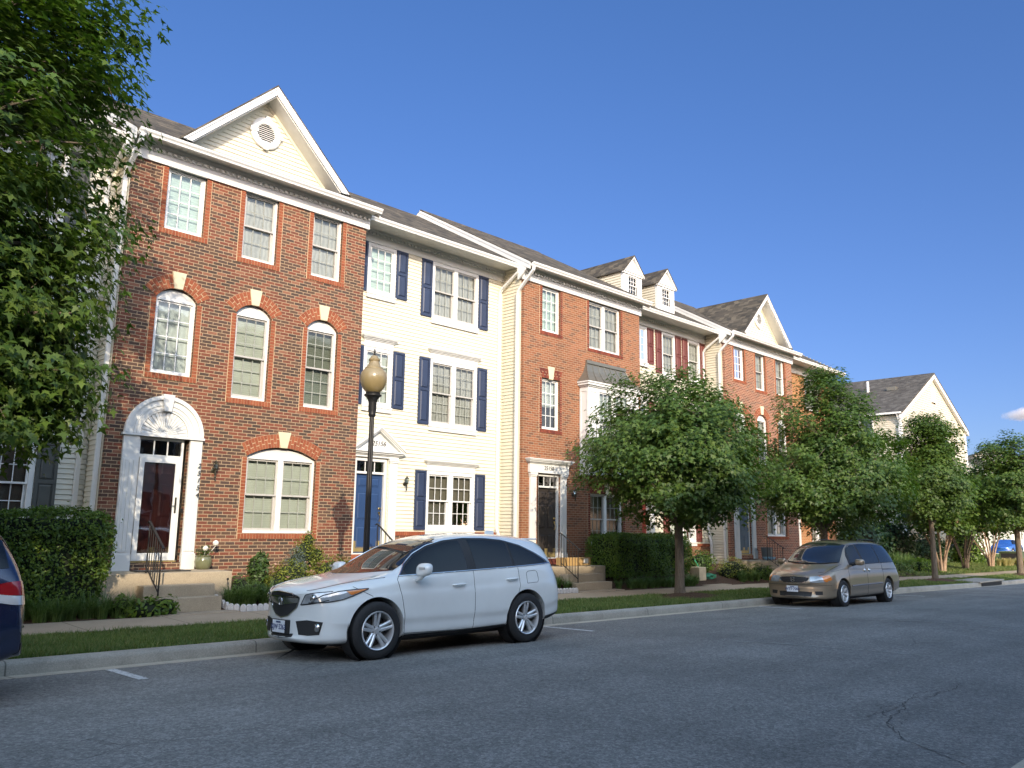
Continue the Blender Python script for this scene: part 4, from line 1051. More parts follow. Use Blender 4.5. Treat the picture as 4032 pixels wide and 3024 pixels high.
def entab(H, ox, zt, y, num):
    b = MB(); fluted(b, 16.60+ox, 16.84+ox, y-.06, zt, 3.33); fluted(b, 17.90+ox, 18.13+ox, y-.06, zt, 3.33); b.build('pilaster', m_white, H)
    b = MB(); b.box(16.54+ox, 18.20+ox, y-.09, y-.003, 3.335, 3.60)
    for o, a, c in ((.03, 3.601, 3.63), (.07, 3.631, 3.67), (.10, 3.671, 3.70), (.12, 3.701, 3.73)): b.box(16.54+ox-o, 18.20+ox+o, y-.09-o, y-.003, a, c)
    b.build('entablature', m_white, H, bevel=.003)
    a, c = 16.985+ox, 17.79+ox; zd = zt+.16
    b = MB(); ring(b, a-.045, c+.045, zd, 3.30, .045, y+.0, y+.12, .02); b.box(a, c, y+.0, y+.12, 2.93, 2.98); f_ = b.build('door_frame', m_white, H)
    b = MB(); b.box(a, c, y+.06, y+.064, 2.98, 3.25); b.build('transom_pane', m_dglass, f_)
    b = MB(); muntins(a, c, 2.98, 3.25, y+.04, 3, 1, w=.022, b=b); b.build('transom_bars', m_whitewin, f_)
    b = MB(); b.box(a, c, y+.15, y+.16, 2.9, 3.3); b.build('room_behind', m_dark, f_)
    door_panel(H, a+.003, c-.003, zd+.025, 2.93, y+.07, m_blackdoor, kick=.26)
    b = MB(); b.box(16.93+ox, 17.88+ox, y-.045, y+.14, zt, zd-.003); b.build('brick_threshold', m_trim3, H)
    if num: digits(H, num, 17.33+ox, y-.094, 3.425, .165, shear=.05)
entab(H3, 0, .78, 16.0, '25158')
lantern(H3, 18.45, 16.0, 2.98)
frieze(H3, 16.24, 21.97, 16.0, 8.92, 9.12, 9.285)
soffit(H3, 16.2, 22.02, 15.66, 16.0, 9.286, 9.36)
gutter(H3, 16.21, 22.04, 15.637, 9.345)
roof(H3, 16.19, 22.02, 15.63, 9.38, RY, RZ)
sidewall_x(H3, 16.296, 16.1, 26, -.6, lambda z: ((16.15 if z < 9.24 else 15.65+(z-9.24)/SL), 26.0-(0 if z < 9.3 else (z-9.3)/SL)) if z < 12.3 else (1, 0), m_linen)
b = MB(); b.box(16.288, 16.33, 16.1, 16.17, -.6, 8.92); b.build('corner_trim', m_linen, H3)
b = MB(); b.prismx([(15.65, 9.30), (16.14, 9.55), (16.14, 8.92), (16.10, 8.92), (15.96, 9.02), (15.78, 9.2)], 16.175, 16.225); b.build('eave_return', m_white, H3)
downspout(H3, [(16.27, 15.57, 9.23), (16.27, 15.58, 9.12), (16.24, 16.12, 8.62), (16.24, 16.19, 8.50), (16.24, 16.19, .4)])
b = MB(); b.box(16.35, 21.85, 25.7, 25.8, -.6, 9.3); b.box(16.35, 21.85, 16.5, 16.52, -.6, 9.2); b.build('rear_wall', m_beige, H3)
def baywin(H, x0, x1, y, yf, zb, zt, zr):
    """white box bay with panels and a flared standing-seam roof"""
    b = MB(); b.box(x0, x1, yf, y-.003, zb, zb+.48); b.box(x0, x0+.46, yf, y-.003, zb+.481, zt-.22); b.box(x1-.46, x1, yf, y-.003, zb+.481, zt-.22)
    b.box(x0, x1, yf, y-.003, zt-.219, zt-.10)
    for o, a, c in ((.04, zt-.16, zt-.12), (.09, zt-.119, zt-.05), (.12, zt-.049, zt)): b.box(x0-o, x1+o, yf-o, y-.003, a, c)
    b.box(x0-.02, x1+.02, yf-.02, y-.003, zb-.02, zb+.03)
    # raised stiles round the panels, front and left cheek
    for xa, xb in ((x0, x0+.46), (x1-.46, x1)): ring(b, xa+.001, xb-.001, zb+.50, zt-.24, .075, yf-.016, yf-.001)
    ring(b, x0+.001, x1-.001, zb+.03, zb+.46, .075, yf-.016, yf-.001)
    for za, zc in ((zb+.04, zb+.46), (zb+.50, zt-.24)):
        for ya, yb_ in ((yf+.0, yf+.06), (y-.07, y-.01)): b.box(x0-.014, x0-.001, ya, yb_, za, zc)
        b.box(x0-.014, x0-.001, yf+.061, y-.071, za, za+.07); b.box(x0-.014, x0-.001, yf+.061, y-.071, zc-.07, zc)
    B = b.build('bay', m_white, H, bevel=.003)
    w = window(H, x0+.47, x1-.47, zb+.485, zt-.225, yf-.01, 'twin', m_sheer, False, fw=.06)
    # flared roof
    prof = [(0, 0), (.18, .10), (.42, .27), (.70, .52), (1, 1)]   # (inward fraction, height fraction)
    X0, X1, Y0 = x0-.13, x1+.13, yf-.13; ix = .44; iy = (y-Y0); h = zr-zt
    rows = []
    for fr_, hf in prof:
        rows.append((X0+ix*fr_, X1-ix*fr_, Y0+iy*fr_*.98, zt+.003+h*hf))
    m = MB(); V = []
    for (a, c, yy_, z) in rows: V += [(a, y, z), (a, yy_, z), (c, yy_, z), (c, y, z)]
    F = []
    for i in range(len(rows)-1):
        k = i*4
        for j in range(3): F.append((k+j, k+j+1, k+5+j, k+4+j))
    m.add(V, F); ro = m.build('bay_roof', m_metalroof, H)
    m = MB()
    for s in [i/7 for i in range(8)]:
        pts = [(a+(c-a)*s, yy_-.008, z+.010) for (a, c, yy_, z) in rows]; m.tube(pts, .011, 5)
    m.box(rows[-1][0]-.03, rows[-1][1]+.03, y-.07, y-.003, rows[-1][3]-.05, rows[-1][3]+.05)
    m.build('standing_seams', m_metalroof, ro)
baywin(H3, 18.79, 21.32, 16.0, 15.66, 3.39, 6.22, 6.90)

# ---- the maroon-shuttered unit
w4 = [(23.08-.45, 23.53, 7.63, 8.97, 'casement', m_blind_l, False, (3, 2), False), (24.42, 25.29, 7.38, 8.98, 'hung', m_sheer, True, (3, 2), False), (26.13, 26.98, 7.38, 8.98, 'hung', m_sheer, True, (3, 2), False),
      (22.63, 23.53, 4.74, 6.255, 'casement', m_sheer_w, False, (3, 2), True), (24.42, 25.29, 4.44, 6.26, 'hung', m_sheer, True, (3, 3), True), (26.13, 26.98, 4.44, 6.26, 'hung', m_sheer, True, (3, 3), True),
      (24.70, 26.40, 1.35, 2.95, 'twin', m_blind_g, False, (3, 2), False)]
H4 = siding_unit('siding_house', 'white siding townhouse with maroon shutters and two small roof dormers', 21.9, 27.34, w4, m_maroon, m_linen,
                 doorx=(22.55, 23.40), doormat=m_maroondoor, pediment=dict(left=False, cx=23.1, z=1.0), dormers=((22.76, 16.9), (24.82, 16.9)), zfoot=1.30)
H5 = brick_house('gabled_brick_house', 'dusty red brick townhouse with cream gable and slate blue door', 27.34, 'plain', .76, (m_brick5, m_trim1), number='25162')
# ---- golden brick unit, recessed
H6 = thing('flat_front_brick_house', 'golden orange brick townhouse at the far end of the row', 'house', (35.5, 19, .3), 'townhouses along the street')
brick3(H6, 32.9, 38.5, m_brick6, m_trim1, y=16.88)
entab(H6, 16.6, .55, 16.88, None)
frieze(H6, 32.95, 38.55, 16.88, 8.93, 9.14, 9.30); soffit(H6, 32.95, 38.6, 16.19, 16.88, 9.31, 9.38); gutter(H6, 32.95, 38.62, 16.165, 9.36)
roof(H6, 32.95, 38.6, 16.16, 9.40, RY, 9.40+(RY-16.16)*SL, None, False, True)
b = MB(); b.box(33, 38.45, 25.2, 25.3, -.8, 9.3); b.box(33, 38.45, 17.3, 17.32, -.6, 9.2); b.build('rear_wall', m_beige, H6)
siding(H6, 16.88, 25.3, -.8, 12.1, 38.5, 'x', (), lambda z: (16.9, 25.2) if z < 9.4 else (16.16+(z-9.4)/SL, 25.5-(z-9.4)/SL), m_linen, 'side_wall', sgn=1)
b = MB(); downspout(H6, [(33.02, 16.70, 9.2), (33.02, 16.8, 8.6), (33.02, 16.82, 8.4), (33.02, 16.82, .4)])

# ---------------------------------------------------------------- steps and porches
G = 'concrete front steps of the townhouses'
st1 = steps('front_steps', 'concrete porch and two steps with a black railing below the white sunburst doorway', 5.0, 7.40, 16.0, .90, 5.66, 6.94, [.70, .50], 5.84, G)
st2 = steps('front_steps', 'concrete steps with black railing before the royal blue door, half hidden by white car', 10.95, 12.9, 16.88, .93, 11.2, 12.5, [.74, .55, .36], 11.42, G)
st3 = steps('front_steps', 'concrete porch and steps with a black railing in front of the near-black door', 16.36, 18.62, 16.0, .76, 16.66, 18.16, [.57, .37], 16.86, G)
st4 = steps('front_steps', 'concrete steps with pale retaining block beside the hedge end', 22.1, 23.9, 16.88, .72, 22.3, 23.5, [.52, .33], None, G)
st5 = steps('front_steps', 'concrete porch with a black railing beside the slate blue door', 27.5, 29.5, 16.0, .72, 27.7, 29.0, [.52, .33], 28.25, G)
st0 = steps('front_steps', 'concrete steps behind the clipped hedge at the left edge', .1, 2.0, 16.88, .95, .4, 1.6, [.75, .55], None, G)

# ---------------------------------------------------------------- the row of houses across the street (behind the camera; it shades the street)
def opposite_house(x0, x1, wall, shut, recess=0.0, words=''):
    H = thing('rowhouse', words, 'house', ((x0+x1)/2, -8, 0), 'row houses across the street')
    yf = -3.7-recess
    b = MB(); b.box(x0, x1, -13.5, yf, -.8, 9.1); b.build('wall', wall, H)
    b = MB(); b.prismx([(yf+.35, 9.25), (-8.6, 12.4), (-13.9, 9.25)], x0-.0, x1+.0); b.build('roof', m_shingle, H)
    b = MB(); b.box(x0, x1, yf+.001, yf+.10, 8.9, 9.2); b.box(x0, x1, yf+.3, yf+.42, 9.2, 9.34); b.build('eave', m_white, H)
    for z0, z1 in ((1.6, 3.1), (4.5, 6.2), (7.4, 8.85)):
        for i, xx in enumerate((x0+.8, x0+2.4, x0+4.0)):
            if z0 < 2 and i == 0: continue
            b = MB(); ring(b, xx, xx+.85, z0, z1, .07, yf+.001, yf+.05); b.box(xx, xx+.85, yf+.001, yf+.04, (z0+z1)/2-.03, (z0+z1)/2+.03); fr_ = b.build('window', m_white, H)
            b = MB(); b.box(xx+.07, xx+.78, yf+.002, yf+.02, z0+.07, z1-.07); b.build('pane', m_dglass_solid, fr_)
            if shut:
                for a in (xx-.36, xx+.86): b = MB(); b.box(a, a+.35, yf+.001, yf+.03, z0, z1); b.build('shutter', shut, H)
    b = MB(); b.box(x0+.8, x0+1.7, yf+.001, yf+.05, .8, 3.0); b.build('door', m_maroondoor, H)
    return H
m_dglass_solid = plain('dark_reflective_glass', (.05, .06, .07), .08, spec=.8, var=.02)
cols = [(m_brick1, None), (m_cream, m_navy), (m_brick3, None), (m_linen, m_maroon), (m_brick5, None), (m_palesid, m_greyshut)]
ORD = ['first', 'second', 'third', 'fourth', 'fifth', 'sixth', 'seventh', 'eighth', 'ninth', 'tenth', 'eleventh', 'twelfth', 'thirteenth', 'fourteenth', 'fifteenth', 'last']
KIND = ['red brick', 'cream siding with navy shutters', 'orange brown brick', 'linen siding with maroon shutters', 'dusty red brick', 'pale siding with charcoal shutters']
xx = -49.5
k = 0
while xx < 32:
    w_, s_ = cols[k % 6]; opposite_house(xx, xx+5.5, w_, s_, .0 if k % 2 == 0 else .85, ORD[k]+' house of the row across the street, '+KIND[k % 6]); xx += 5.5; k += 1

# ---------------------------------------------------------------- houses beyond the end of the row
FB = thing('end_gable_house', 'cream siding house with grey roof and tall plain gable beyond the row, facing the street', 'house', (61, 30, -.3))
x0, x1, y0, y1 = 55.0, 68.0, 19.5, 52.0; ze, zt = 9.6, 13.0; xm = (x0+x1)/2
sl2 = (zt-ze)/(xm-x0)
siding(FB, x0, x1, -.8, zt, y0, 'y', ((61.2, 62.0, 11.0, 12.0), (57.0, 58.1, 5.2, 6.8), (63, 64.1, 5.2, 6.8), (63, 64.1, 8.0, 9.4), (57.0, 58.1, 2, 3.5)), lambda z: (x0, x1) if z < ze else (x0+(z-ze)/sl2, x1-(z-ze)/sl2), m_gablesid, 'siding_wall', exp=.16)
siding(FB, y0, y1, -.8, ze, x0, 'x', ((21.2, 23.0, 7.5, 9.3), (21.2, 23.0, 4.6, 6.2), (26, 27.8, 7.5, 9.3), (21.0, 23.6, -1, 2.1), (26.0, 28.6, -1, 2.1)), None, m_beige, 'side_wall', exp=.13)
b = MB(); b.box(x0+.1, x1-.1, y0+.1, y1, -.8, ze-.1); b.prism([(x0+.3, ze-.1), (x1-.3, ze-.1), (xm, zt-.25)], y0+.1, y1); b.build('inner_wall', m_linen, FB)
b = MB(); t_ = .12
for s in (-1, 1):
    xe = xm+s*(xm-x0+.3); zee = zt-(xm-x0+.3)*sl2+.12
    A = [(xm, y0-.25, zt+.12), (xe, y0-.25, zee), (xe, y1, zee), (xm, y1, zt+.12)]
    b.add(A+[(p[0], p[1], p[2]-t_) for p in A], [(0, 1, 2, 3), (4, 7, 6, 5), (0, 4, 5, 1), (1, 5, 6, 2), (2, 6, 7, 3), (3, 7, 4, 0)])
b.build('roof', m_shingle2, FB)
b = MB()
for s in (-1, 1):
    b.prism([(xm, zt), (xm+s*(xm-x0+.28), zt-(xm-x0+.28)*sl2), (xm+s*(xm-x0+.28), zt-(xm-x0+.28)*sl2-.28), (xm, zt-.28)], y0-.24, y0-.04)
for x in (x0, x1): b.box(x-.14, x+.14, y0-.06, y0+.1, -.8, ze)
b.build('rake_board', m_white, FB)
b = MB(); b.box(x0-.42, x0-.28, y0-.2, y1, ze-.14, ze-.02); b.build('gutter', m_white, FB)
b = MB(); b.rtube([(x1+.2, y0+.1, ze-.1), (x1+.2, y0+.1, ze-.4), (x1+.05, y0+.05, ze-.8), (x1+.05, y0-.05, 0)], .12, .1); b.rtube([(x0-.3, y0+.1, ze-.1), (x0-.1, y0, ze-.7), (x0-.05, y0-.06, 0)], .1, .1); b.build('downspout', m_white, FB)
b = MB(); ring(b, 61.2, 62.0, 11.0, 12.0, .14, y0-.05, y0+.02); b.box(61.34, 61.86, y0-.02, y0+.05, 11.14, 11.86); b.build('attic_vent', m_white, FB)
for (a, c, z0_, z1_) in ((57.0, 58.1, 5.2, 6.8), (63, 64.1, 5.2, 6.8), (63, 64.1, 8.0, 9.4), (57, 58.1, 2, 3.5)):
    b = MB(); ring(b, a, c, z0_, z1_, .1, y0-.05, y0+.04); b.box(a, c, y0-.04, y0+.03, (z0_+z1_)/2-.04, (z0_+z1_)/2+.04); fr_ = b.build('window', m_white, FB)
    b = MB(); b.box(a+.1, c-.1, y0+.0, y0+.09, z0_+.1, z1_-.1); b.build('pane', m_dglass_solid, fr_)
for (a, c, z0_, z1_) in ((21.2, 23.0, 7.5, 9.3), (21.2, 23.0, 4.6, 6.2), (26, 27.8, 7.5, 9.3)):
    b = MB()
    for o in (0, (c-a)/2):
        y_ = a+o; w_ = (c-a)/2
        b.box(x0-.05, x0+.04, y_, y_+.1, z0_, z1_); b.box(x0-.05, x0+.04, y_+w_-.1, y_+w_, z0_, z1_)
        for zz in (z0_, (z0_+z1_)/2-.05, z1_-.1): b.box(x0-.045, x0+.035, y_+.1, y_+w_-.1, zz, zz+.1)
    fr_ = b.build('window', m_white, FB)
    b = MB(); b.box(x0+.0, x0+.09, a+.05, c-.05, z0_+.05, z1_-.05); b.build('pane', m_dglass_solid, fr_)
for a, c in ((21.0, 23.6), (26.0, 28.6)):
    b = MB(); b.box(x0-.03, x0+.08, a+.1, c-.1, -.8, 2.0)
    for z in (.4, .93, 1.46): b.box(x0-.045, x0-.031, a+.12, c-.12, z-.5, z-.02)
    b.build('garage_door', m_white, FB)
    b = MB(); b.box(x0-.06, x0+.06, a, a+.1, -.8, 2.1); b.box(x0-.06, x0+.06, c-.1, c, -.8, 2.1); b.box(x0-.06, x0+.06, a, c, 2.0, 2.12); b.build('garage_trim', m_white, FB)
b = MB(); b.lathe([(.09, -.3), (.09, .75)], (59.0, 23, zt+.12-(xm-59)*sl2), 10); b.build('vent_pipe', m_white, FB)
for xv, yv in ((58.2, 26.5), (59.0, 21)):
    z = zt+.12-(xm-xv)*sl2; b = MB(); b.box(xv-.25, xv+.2, yv, yv+.6, z-.1, z+.16); b.build('roof_vent', m_metalroof, FB)

def far_house(x, y, w, d, ze, zt, axis, label):
    H = thing('distant_house', label, 'house', (x+w/2, y+d/2, -.6), 'distant grey-roofed houses')
    b = MB(); b.box(x, x+w, y, y+d, -1.3, ze); 
    if axis == 'x': b.prismx([(y, ze), (y+d, ze), (y+d/2, zt-.1)], x, x+w)
    else: b.prism([(x, ze), (x+w, ze), (x+w/2, zt-.1)], y, y+d)
    b.build('wall', m_palesid, H)
    b = MB()
    if axis == 'x': b.prismx([(y-.4, ze-.1), (y+d/2, zt), (y+d+.4, ze-.1), (y+d+.4, ze-.25), (y+d/2, zt-.15), (y-.4, ze-.25)], x-.3, x+w+.3)
    else: b.prism([(x-.4, ze-.1), (x+w/2, zt), (x+w+.4, ze-.1), (x+w+.4, ze-.25), (x+w/2, zt-.15), (x-.4, ze-.25)], y-.3, y+d+.3)
    b.build('roof', m_shingle2, H)
    for i in range(int(w/2.4)):
        for z in (1.2, 4.4):
            b = MB(); a = x+.8+i*2.4; ring(b, a, a+1.0, z, z+1.6, .1, y-.05, y-.001); fr_ = b.build('window', m_white, H)
            b = MB(); b.box(a+.1, a+.9, y-.03, y-.001, z+.1, z+1.5); b.build('pane', m_dglass_solid, fr_)
    b = MB(); b.box(x-.3, x+w+.3, y-.5, y-.38, ze-.3, ze-.12); b.build('eave', m_white, H)
    return H
# ---------------------------------------------------------------- vegetation
def leaf_shape(kind):
    if kind == 'maple':
        a = [(-90, .12), (-62, .48), (-25, .30), (8, .95), (38, .42), (90, 1.15), (142, .42), (172, .95), (205, .30), (242, .48)]
        p = [(r_*cos(R(t)), r_*sin(R(t))) for t, r_ in a]
    elif kind == 'oval': p = [(0, -.9), (.42, -.25), (.40, .35), (0, 1.0), (-.40, .35), (-.42, -.25)]
    elif kind == 'blob': p = [(0, -.9), (.7, -.3), (.62, .5), (0, 1.0), (-.62, .5), (-.7, -.3)]
    else: p = [(0, -1), (.30, 0), (0, 1), (-.30, 0)]
    return np.array(p)
def leaves(name, P, N, T, size, mat, kind, parent, rg, droop=.25):
    """P: positions, N: leaf normals, T: tip directions; every leaf its own small face"""
    sh = leaf_shape(kind); n = len(P); m = len(sh)
    N = N/np.linalg.norm(N, axis=1, keepdims=True)
    T = T-N*np.sum(T*N, axis=1, keepdims=True); T /= np.linalg.norm(T, axis=1, keepdims=True)+1e-9
    B = np.cross(N, T); s = size*rg.uniform(.65, 1.2, n)*.5
    r_ = np.hypot(sh[:, 0], sh[:, 1])
    V = (P[:, None, :] + s[:, None, None]*(sh[None, :, 0, None]*B[:, None, :]+sh[None, :, 1, None]*T[:, None, :] - droop*(np.abs(sh[None, :, 0, None])**1.5+.35*sh[None, :, 1, None]**2)*N[:, None, :])).reshape(-1, 3)
    return mesh_np(name, V, np.arange(n*m), np.arange(n)*m, np.full(n, m), mat, parent, local=True)
def blobs(rg, n, centers, shell=.5):
    """points through lobed ellipsoids: centers = [(x,y,z,rx,ry,rz,weight)]"""
    w = np.array([c[6] for c in centers], float); w /= w.sum(); out = []
    for c, k in zip(centers, rg.multinomial(n, w)):
        d = rg.normal(size=(k, 3)); d /= np.linalg.norm(d, axis=1, keepdims=True)
        rr = shell+(1-shell)*rg.uniform(0, 1, k)**.6
        lump = 1+.13*np.sin(d[:, 0]*5+c[0])*np.sin(d[:, 1]*4+1)+.09*np.sin(d[:, 2]*7+d[:, 0]*6)
        out.append(np.array(c[:3])+d*(rr*lump)[:, None]*np.array(c[3:6]))
    return np.concatenate(out)
def tree(name, label, loc, fork, lobes, ncl, per, size, mat, seed, trunk_r=.11, kind='maple', bark=None, cl=(.42, .13), group='street trees along the kerb', lean=(0, 0), shell=.45, cat='tree'):
    rg = np.random.default_rng(seed); rnd = random.Random(seed); bark = bark or m_bark
    T = thing(name, label, cat, loc, group)
    cc = blobs(rg, ncl, lobes, shell)
    ctr = np.average(np.array([l[:3] for l in lobes]), axis=0, weights=[l[6] for l in lobes])
    top = max(l[2]+l[5] for l in lobes)
    b = MB(); H_ = fork
    pts = [(0, 0, -.15), (0, 0, .02), (lean[0]*.2, lean[1]*.2, .3), (lean[0]*.6+.02, lean[1]*.6, H_*.5), (lean[0], lean[1], H_)]
    b.tube(pts, [trunk_r*1.7, trunk_r*1.35, trunk_r*1.08, trunk_r*.98, trunk_r*.92], 12)
    tk = b.build('trunk', bark, T, smooth=True, local=True)
    b = MB()
    # leader and limbs
    lead = [Vector((lean[0], lean[1], H_-.02))]; n = 7
    for i in range(1, n): lead.append(Vector((lean[0]+(ctr[0]-lean[0])*i/n+rnd.uniform(-.08, .08), lean[1]+(ctr[1]-lean[1])*i/n+rnd.uniform(-.08, .08), H_+(top*.93-H_)*i/n)))
    b.tube(lead, [trunk_r*.9*(1-i/(n+.3)) for i in range(n)], 8)
    nodes = [(p, trunk_r*.5*(1-i/(n+1))) for i, p in enumerate(lead)]
    order = sorted(range(len(cc)), key=lambda i: np.linalg.norm(cc[i]-ctr)); far = rg.permutation(len(cc))
    nl = max(10, ncl//9)
    for i in far[:nl]:
        e = Vector(cc[i]); k = min(range(n-1), key=lambda j: abs((lead[j].z+(.6+.25*(e-lead[j]).length*.8))-e.z)+.15*j*0)
        s = lead[k]; mid = s.lerp(e, .45)+Vector((0, 0, .12*(e-s).length))+Vector((rnd.uniform(-.1, .1), rnd.uniform(-.1, .1), 0))
        q = [s, s.lerp(mid, .5)+Vector((0, 0, .03)), mid, mid.lerp(e, .55)+Vector((0, 0, .05)), e]
        r0 = max(.014, trunk_r*.36*(1-.10*k)); b.tube(q, [r0, r0*.8, r0*.6, r0*.4, r0*.18], 6)
        nodes += [(q[1], 0), (q[2], 0), (q[3], 0), (q[4], 0)]
    NP = np.array([tuple(p) for p, _ in nodes])
    for i in far[nl:nl+int(ncl*.55)]:
        e = cc[i]; k = int(np.argmin(np.linalg.norm(NP-e, axis=1)+.3*(NP[:, 2] > e[2]))); s = Vector(NP[k]); e = Vector(e)
        b.tube([s, s.lerp(e, .5)+Vector((0, 0, .06)), e], [.011, .008, .004], 4, caps=False)
    b.build('branches', bark, T, smooth=True, local=True)
    # leaf sprays: flat tiers that droop at the rim
    n = ncl*per; ci = np.repeat(np.arange(ncl), per)
    a = rg.uniform(0, 2*pi, n); rr = np.sqrt(rg.uniform(0, 1, n))
    rad = cl[0]*rg.uniform(.7, 1.25, ncl)[ci]
    off = np.stack([np.cos(a)*rr*rad, np.sin(a)*rr*rad, rg.normal(0, cl[1], n)-.22*rr**2*rad], 1)
    P = cc[ci]+off
    out = (P-ctr); out /= np.linalg.norm(out, axis=1, keepdims=True)
    od = off.copy(); od[:, 2] = 0; od /= np.linalg.norm(od, axis=1, keepdims=True)+1e-6
    N = np.stack([np.zeros(n), np.zeros(n), np.ones(n)], 1)*1.0+out*.75+od*.35+rg.normal(0, .38, (n, 3))
    Tp = od*.6+out*.5+np.array([0, 0, -.75])+rg.normal(0, .45, (n, 3))
    leaves('crown', P, N, Tp, size, mat, kind, T, rg)
    return T
t0 = tree('street_tree', 'large maple at the left edge, its crown hanging over the top left of the street', (1.05, 12.2, gz(1)+.19), 1.9,
     [(-.15, 0, 6.6, 2.95, 2.6, 3.6, 6), (0, .1, 9.6, 2.7, 2.3, 1.9, 2.6), (.5, .1, 4.4, 2.1, 2.2, 1.5, 2.4), (-.6, .4, 3.9, 2.4, 2.3, 1.4, 1.4), (1.35, .2, 8.1, 1.4, 1.5, 1.1, 1.2), (1.5, .1, 5.8, 1.4, 1.5, 1.1, 1.2), (1.45, .1, 3.95, 1.2, 1.3, 1.25, 1.5), (.3, -.1, 3.5, 1.9, 1.8, 1.15, 1.8), (-.9, -.1, 3.4, 1.8, 1.7, 1.2, 1.2), (.5, -.2, 2.95, 1.9, 1.6, .85, 1.1), (1.7, 0, 3.35, 1.1, 1.2, .8, .8)], 900, 92, .175, m_maple, 11, .17, cl=(.5, .12), shell=.35)
t1 = tree('street_tree', 'round-headed maple on the verge in front of the orange brick house with the bay', (18.28, 12.2, gz(18)+.18), 1.75,
     [(0, 0, 3.5, 2.6, 2.4, 1.65, 5), (-.25, .1, 4.75, 1.75, 1.7, 1.2, 2.0), (1.1, 0, 4.3, 1.7, 1.6, 1.35, 1.8), (-1.3, -.1, 3.4, 1.6, 1.5, 1.15, 1.4), (1.5, .1, 2.9, 1.7, 1.5, 1.05, 1.5), (-.4, -.8, 3.0, 1.8, 1.2, 1.0, 1.0)], 520, 104, .155, m_maple2, 5, .115, cl=(.42, .13), shell=.4)
t2 = tree('street_tree', 'tall maple rising behind the parked gold minivan', (27.05, 12.3, gz(27)+.18), 1.8,
     [(.7, 0, 3.6, 2.8, 2.4, 1.85, 6), (.4, 0, 5.4, 1.95, 1.7, 1.6, 3.0), (.45, 0, 6.8, .7, .7, .85, .7), (2.5, -.3, 4.1, 1.9, 1.6, 1.7, 2.4), (-.9, 0, 3.3, 1.6, 1.4, 1.2, 1.3)], 560, 104, .165, m_maple2, 8, .12, cl=(.44, .14), shell=.4)
t3 = tree('street_tree', 'slender maple on the verge beyond the gold minivan, with a light straight trunk', (37.1, 12.2, gz(37)+.18), 2.2,
     [(.1, 0, 4.0, 1.55, 1.5, 1.6, 4), (-.05, 0, 5.9, .9, .9, 1.1, 1.5), (1.05, -.3, 5.9, .7, .7, 1.0, .8), (.8, -.2, 4.6, 1.3, 1.2, 1.2, 1.2)], 320, 100, .175, m_maple, 21, .11, cl=(.44, .13), shell=.35)
t4 = tree('street_tree', 'maple on the verge at the right edge of the view', (50.0, 12.2, gz(50)+.18), 2.3,
     [(0, 0, 4.4, 2.3, 2.3, 1.9, 4), (-.1, 0, 6.2, 1.7, 1.7, 1.2, 2), (-1.3, -.5, 4.0, 1.6, 1.5, 1.4, 1.2)], 300, 80, .2, m_maple, 31, .15, cl=(.5, .14), shell=.4)
def mulch_ring(x, y, r_, which):
    t = thing('mulch_mound', 'low brown mulch mound at the foot of the '+which, 'mulch', (x, y, gz(x)+.17), 'mulch mounds round the street trees')
    b = MB(); n = 28; V = [(0, 0, .11)]; rg = random.Random(x)
    for j, (rr, z) in enumerate(((.3, .10), (.6, .06), (.85, .02), (1.0, -.03))):
        for i in range(n): q = r_*rr*(1+rg.uniform(-.07, .07)); V.append((q*1.5*cos(2*pi*i/n), q*.62*sin(2*pi*i/n), z+rg.uniform(-.008, .008)))
    F = [(0, 1+i, 1+(i+1) % n) for i in range(n)]
    for j in range(3):
        for i in range(n): F.append((1+j*n+i, 1+(j+1)*n+i, 1+(j+1)*n+(i+1) % n, 1+j*n+(i+1) % n))
    b.add(V, F); b.build('mulch', m_mulch, t, smooth=True, local=True)
mulch_ring(18.3, 12.1, 1.0, 'round-headed maple before the bay house'); mulch_ring(37.1, 12.1, 1.1, 'slender maple beyond the minivan'); mulch_ring(27.05, 12.1, 1.0, 'maple behind the minivan'); mulch_ring(50, 12.1, 1.1, 'maple at the right edge')

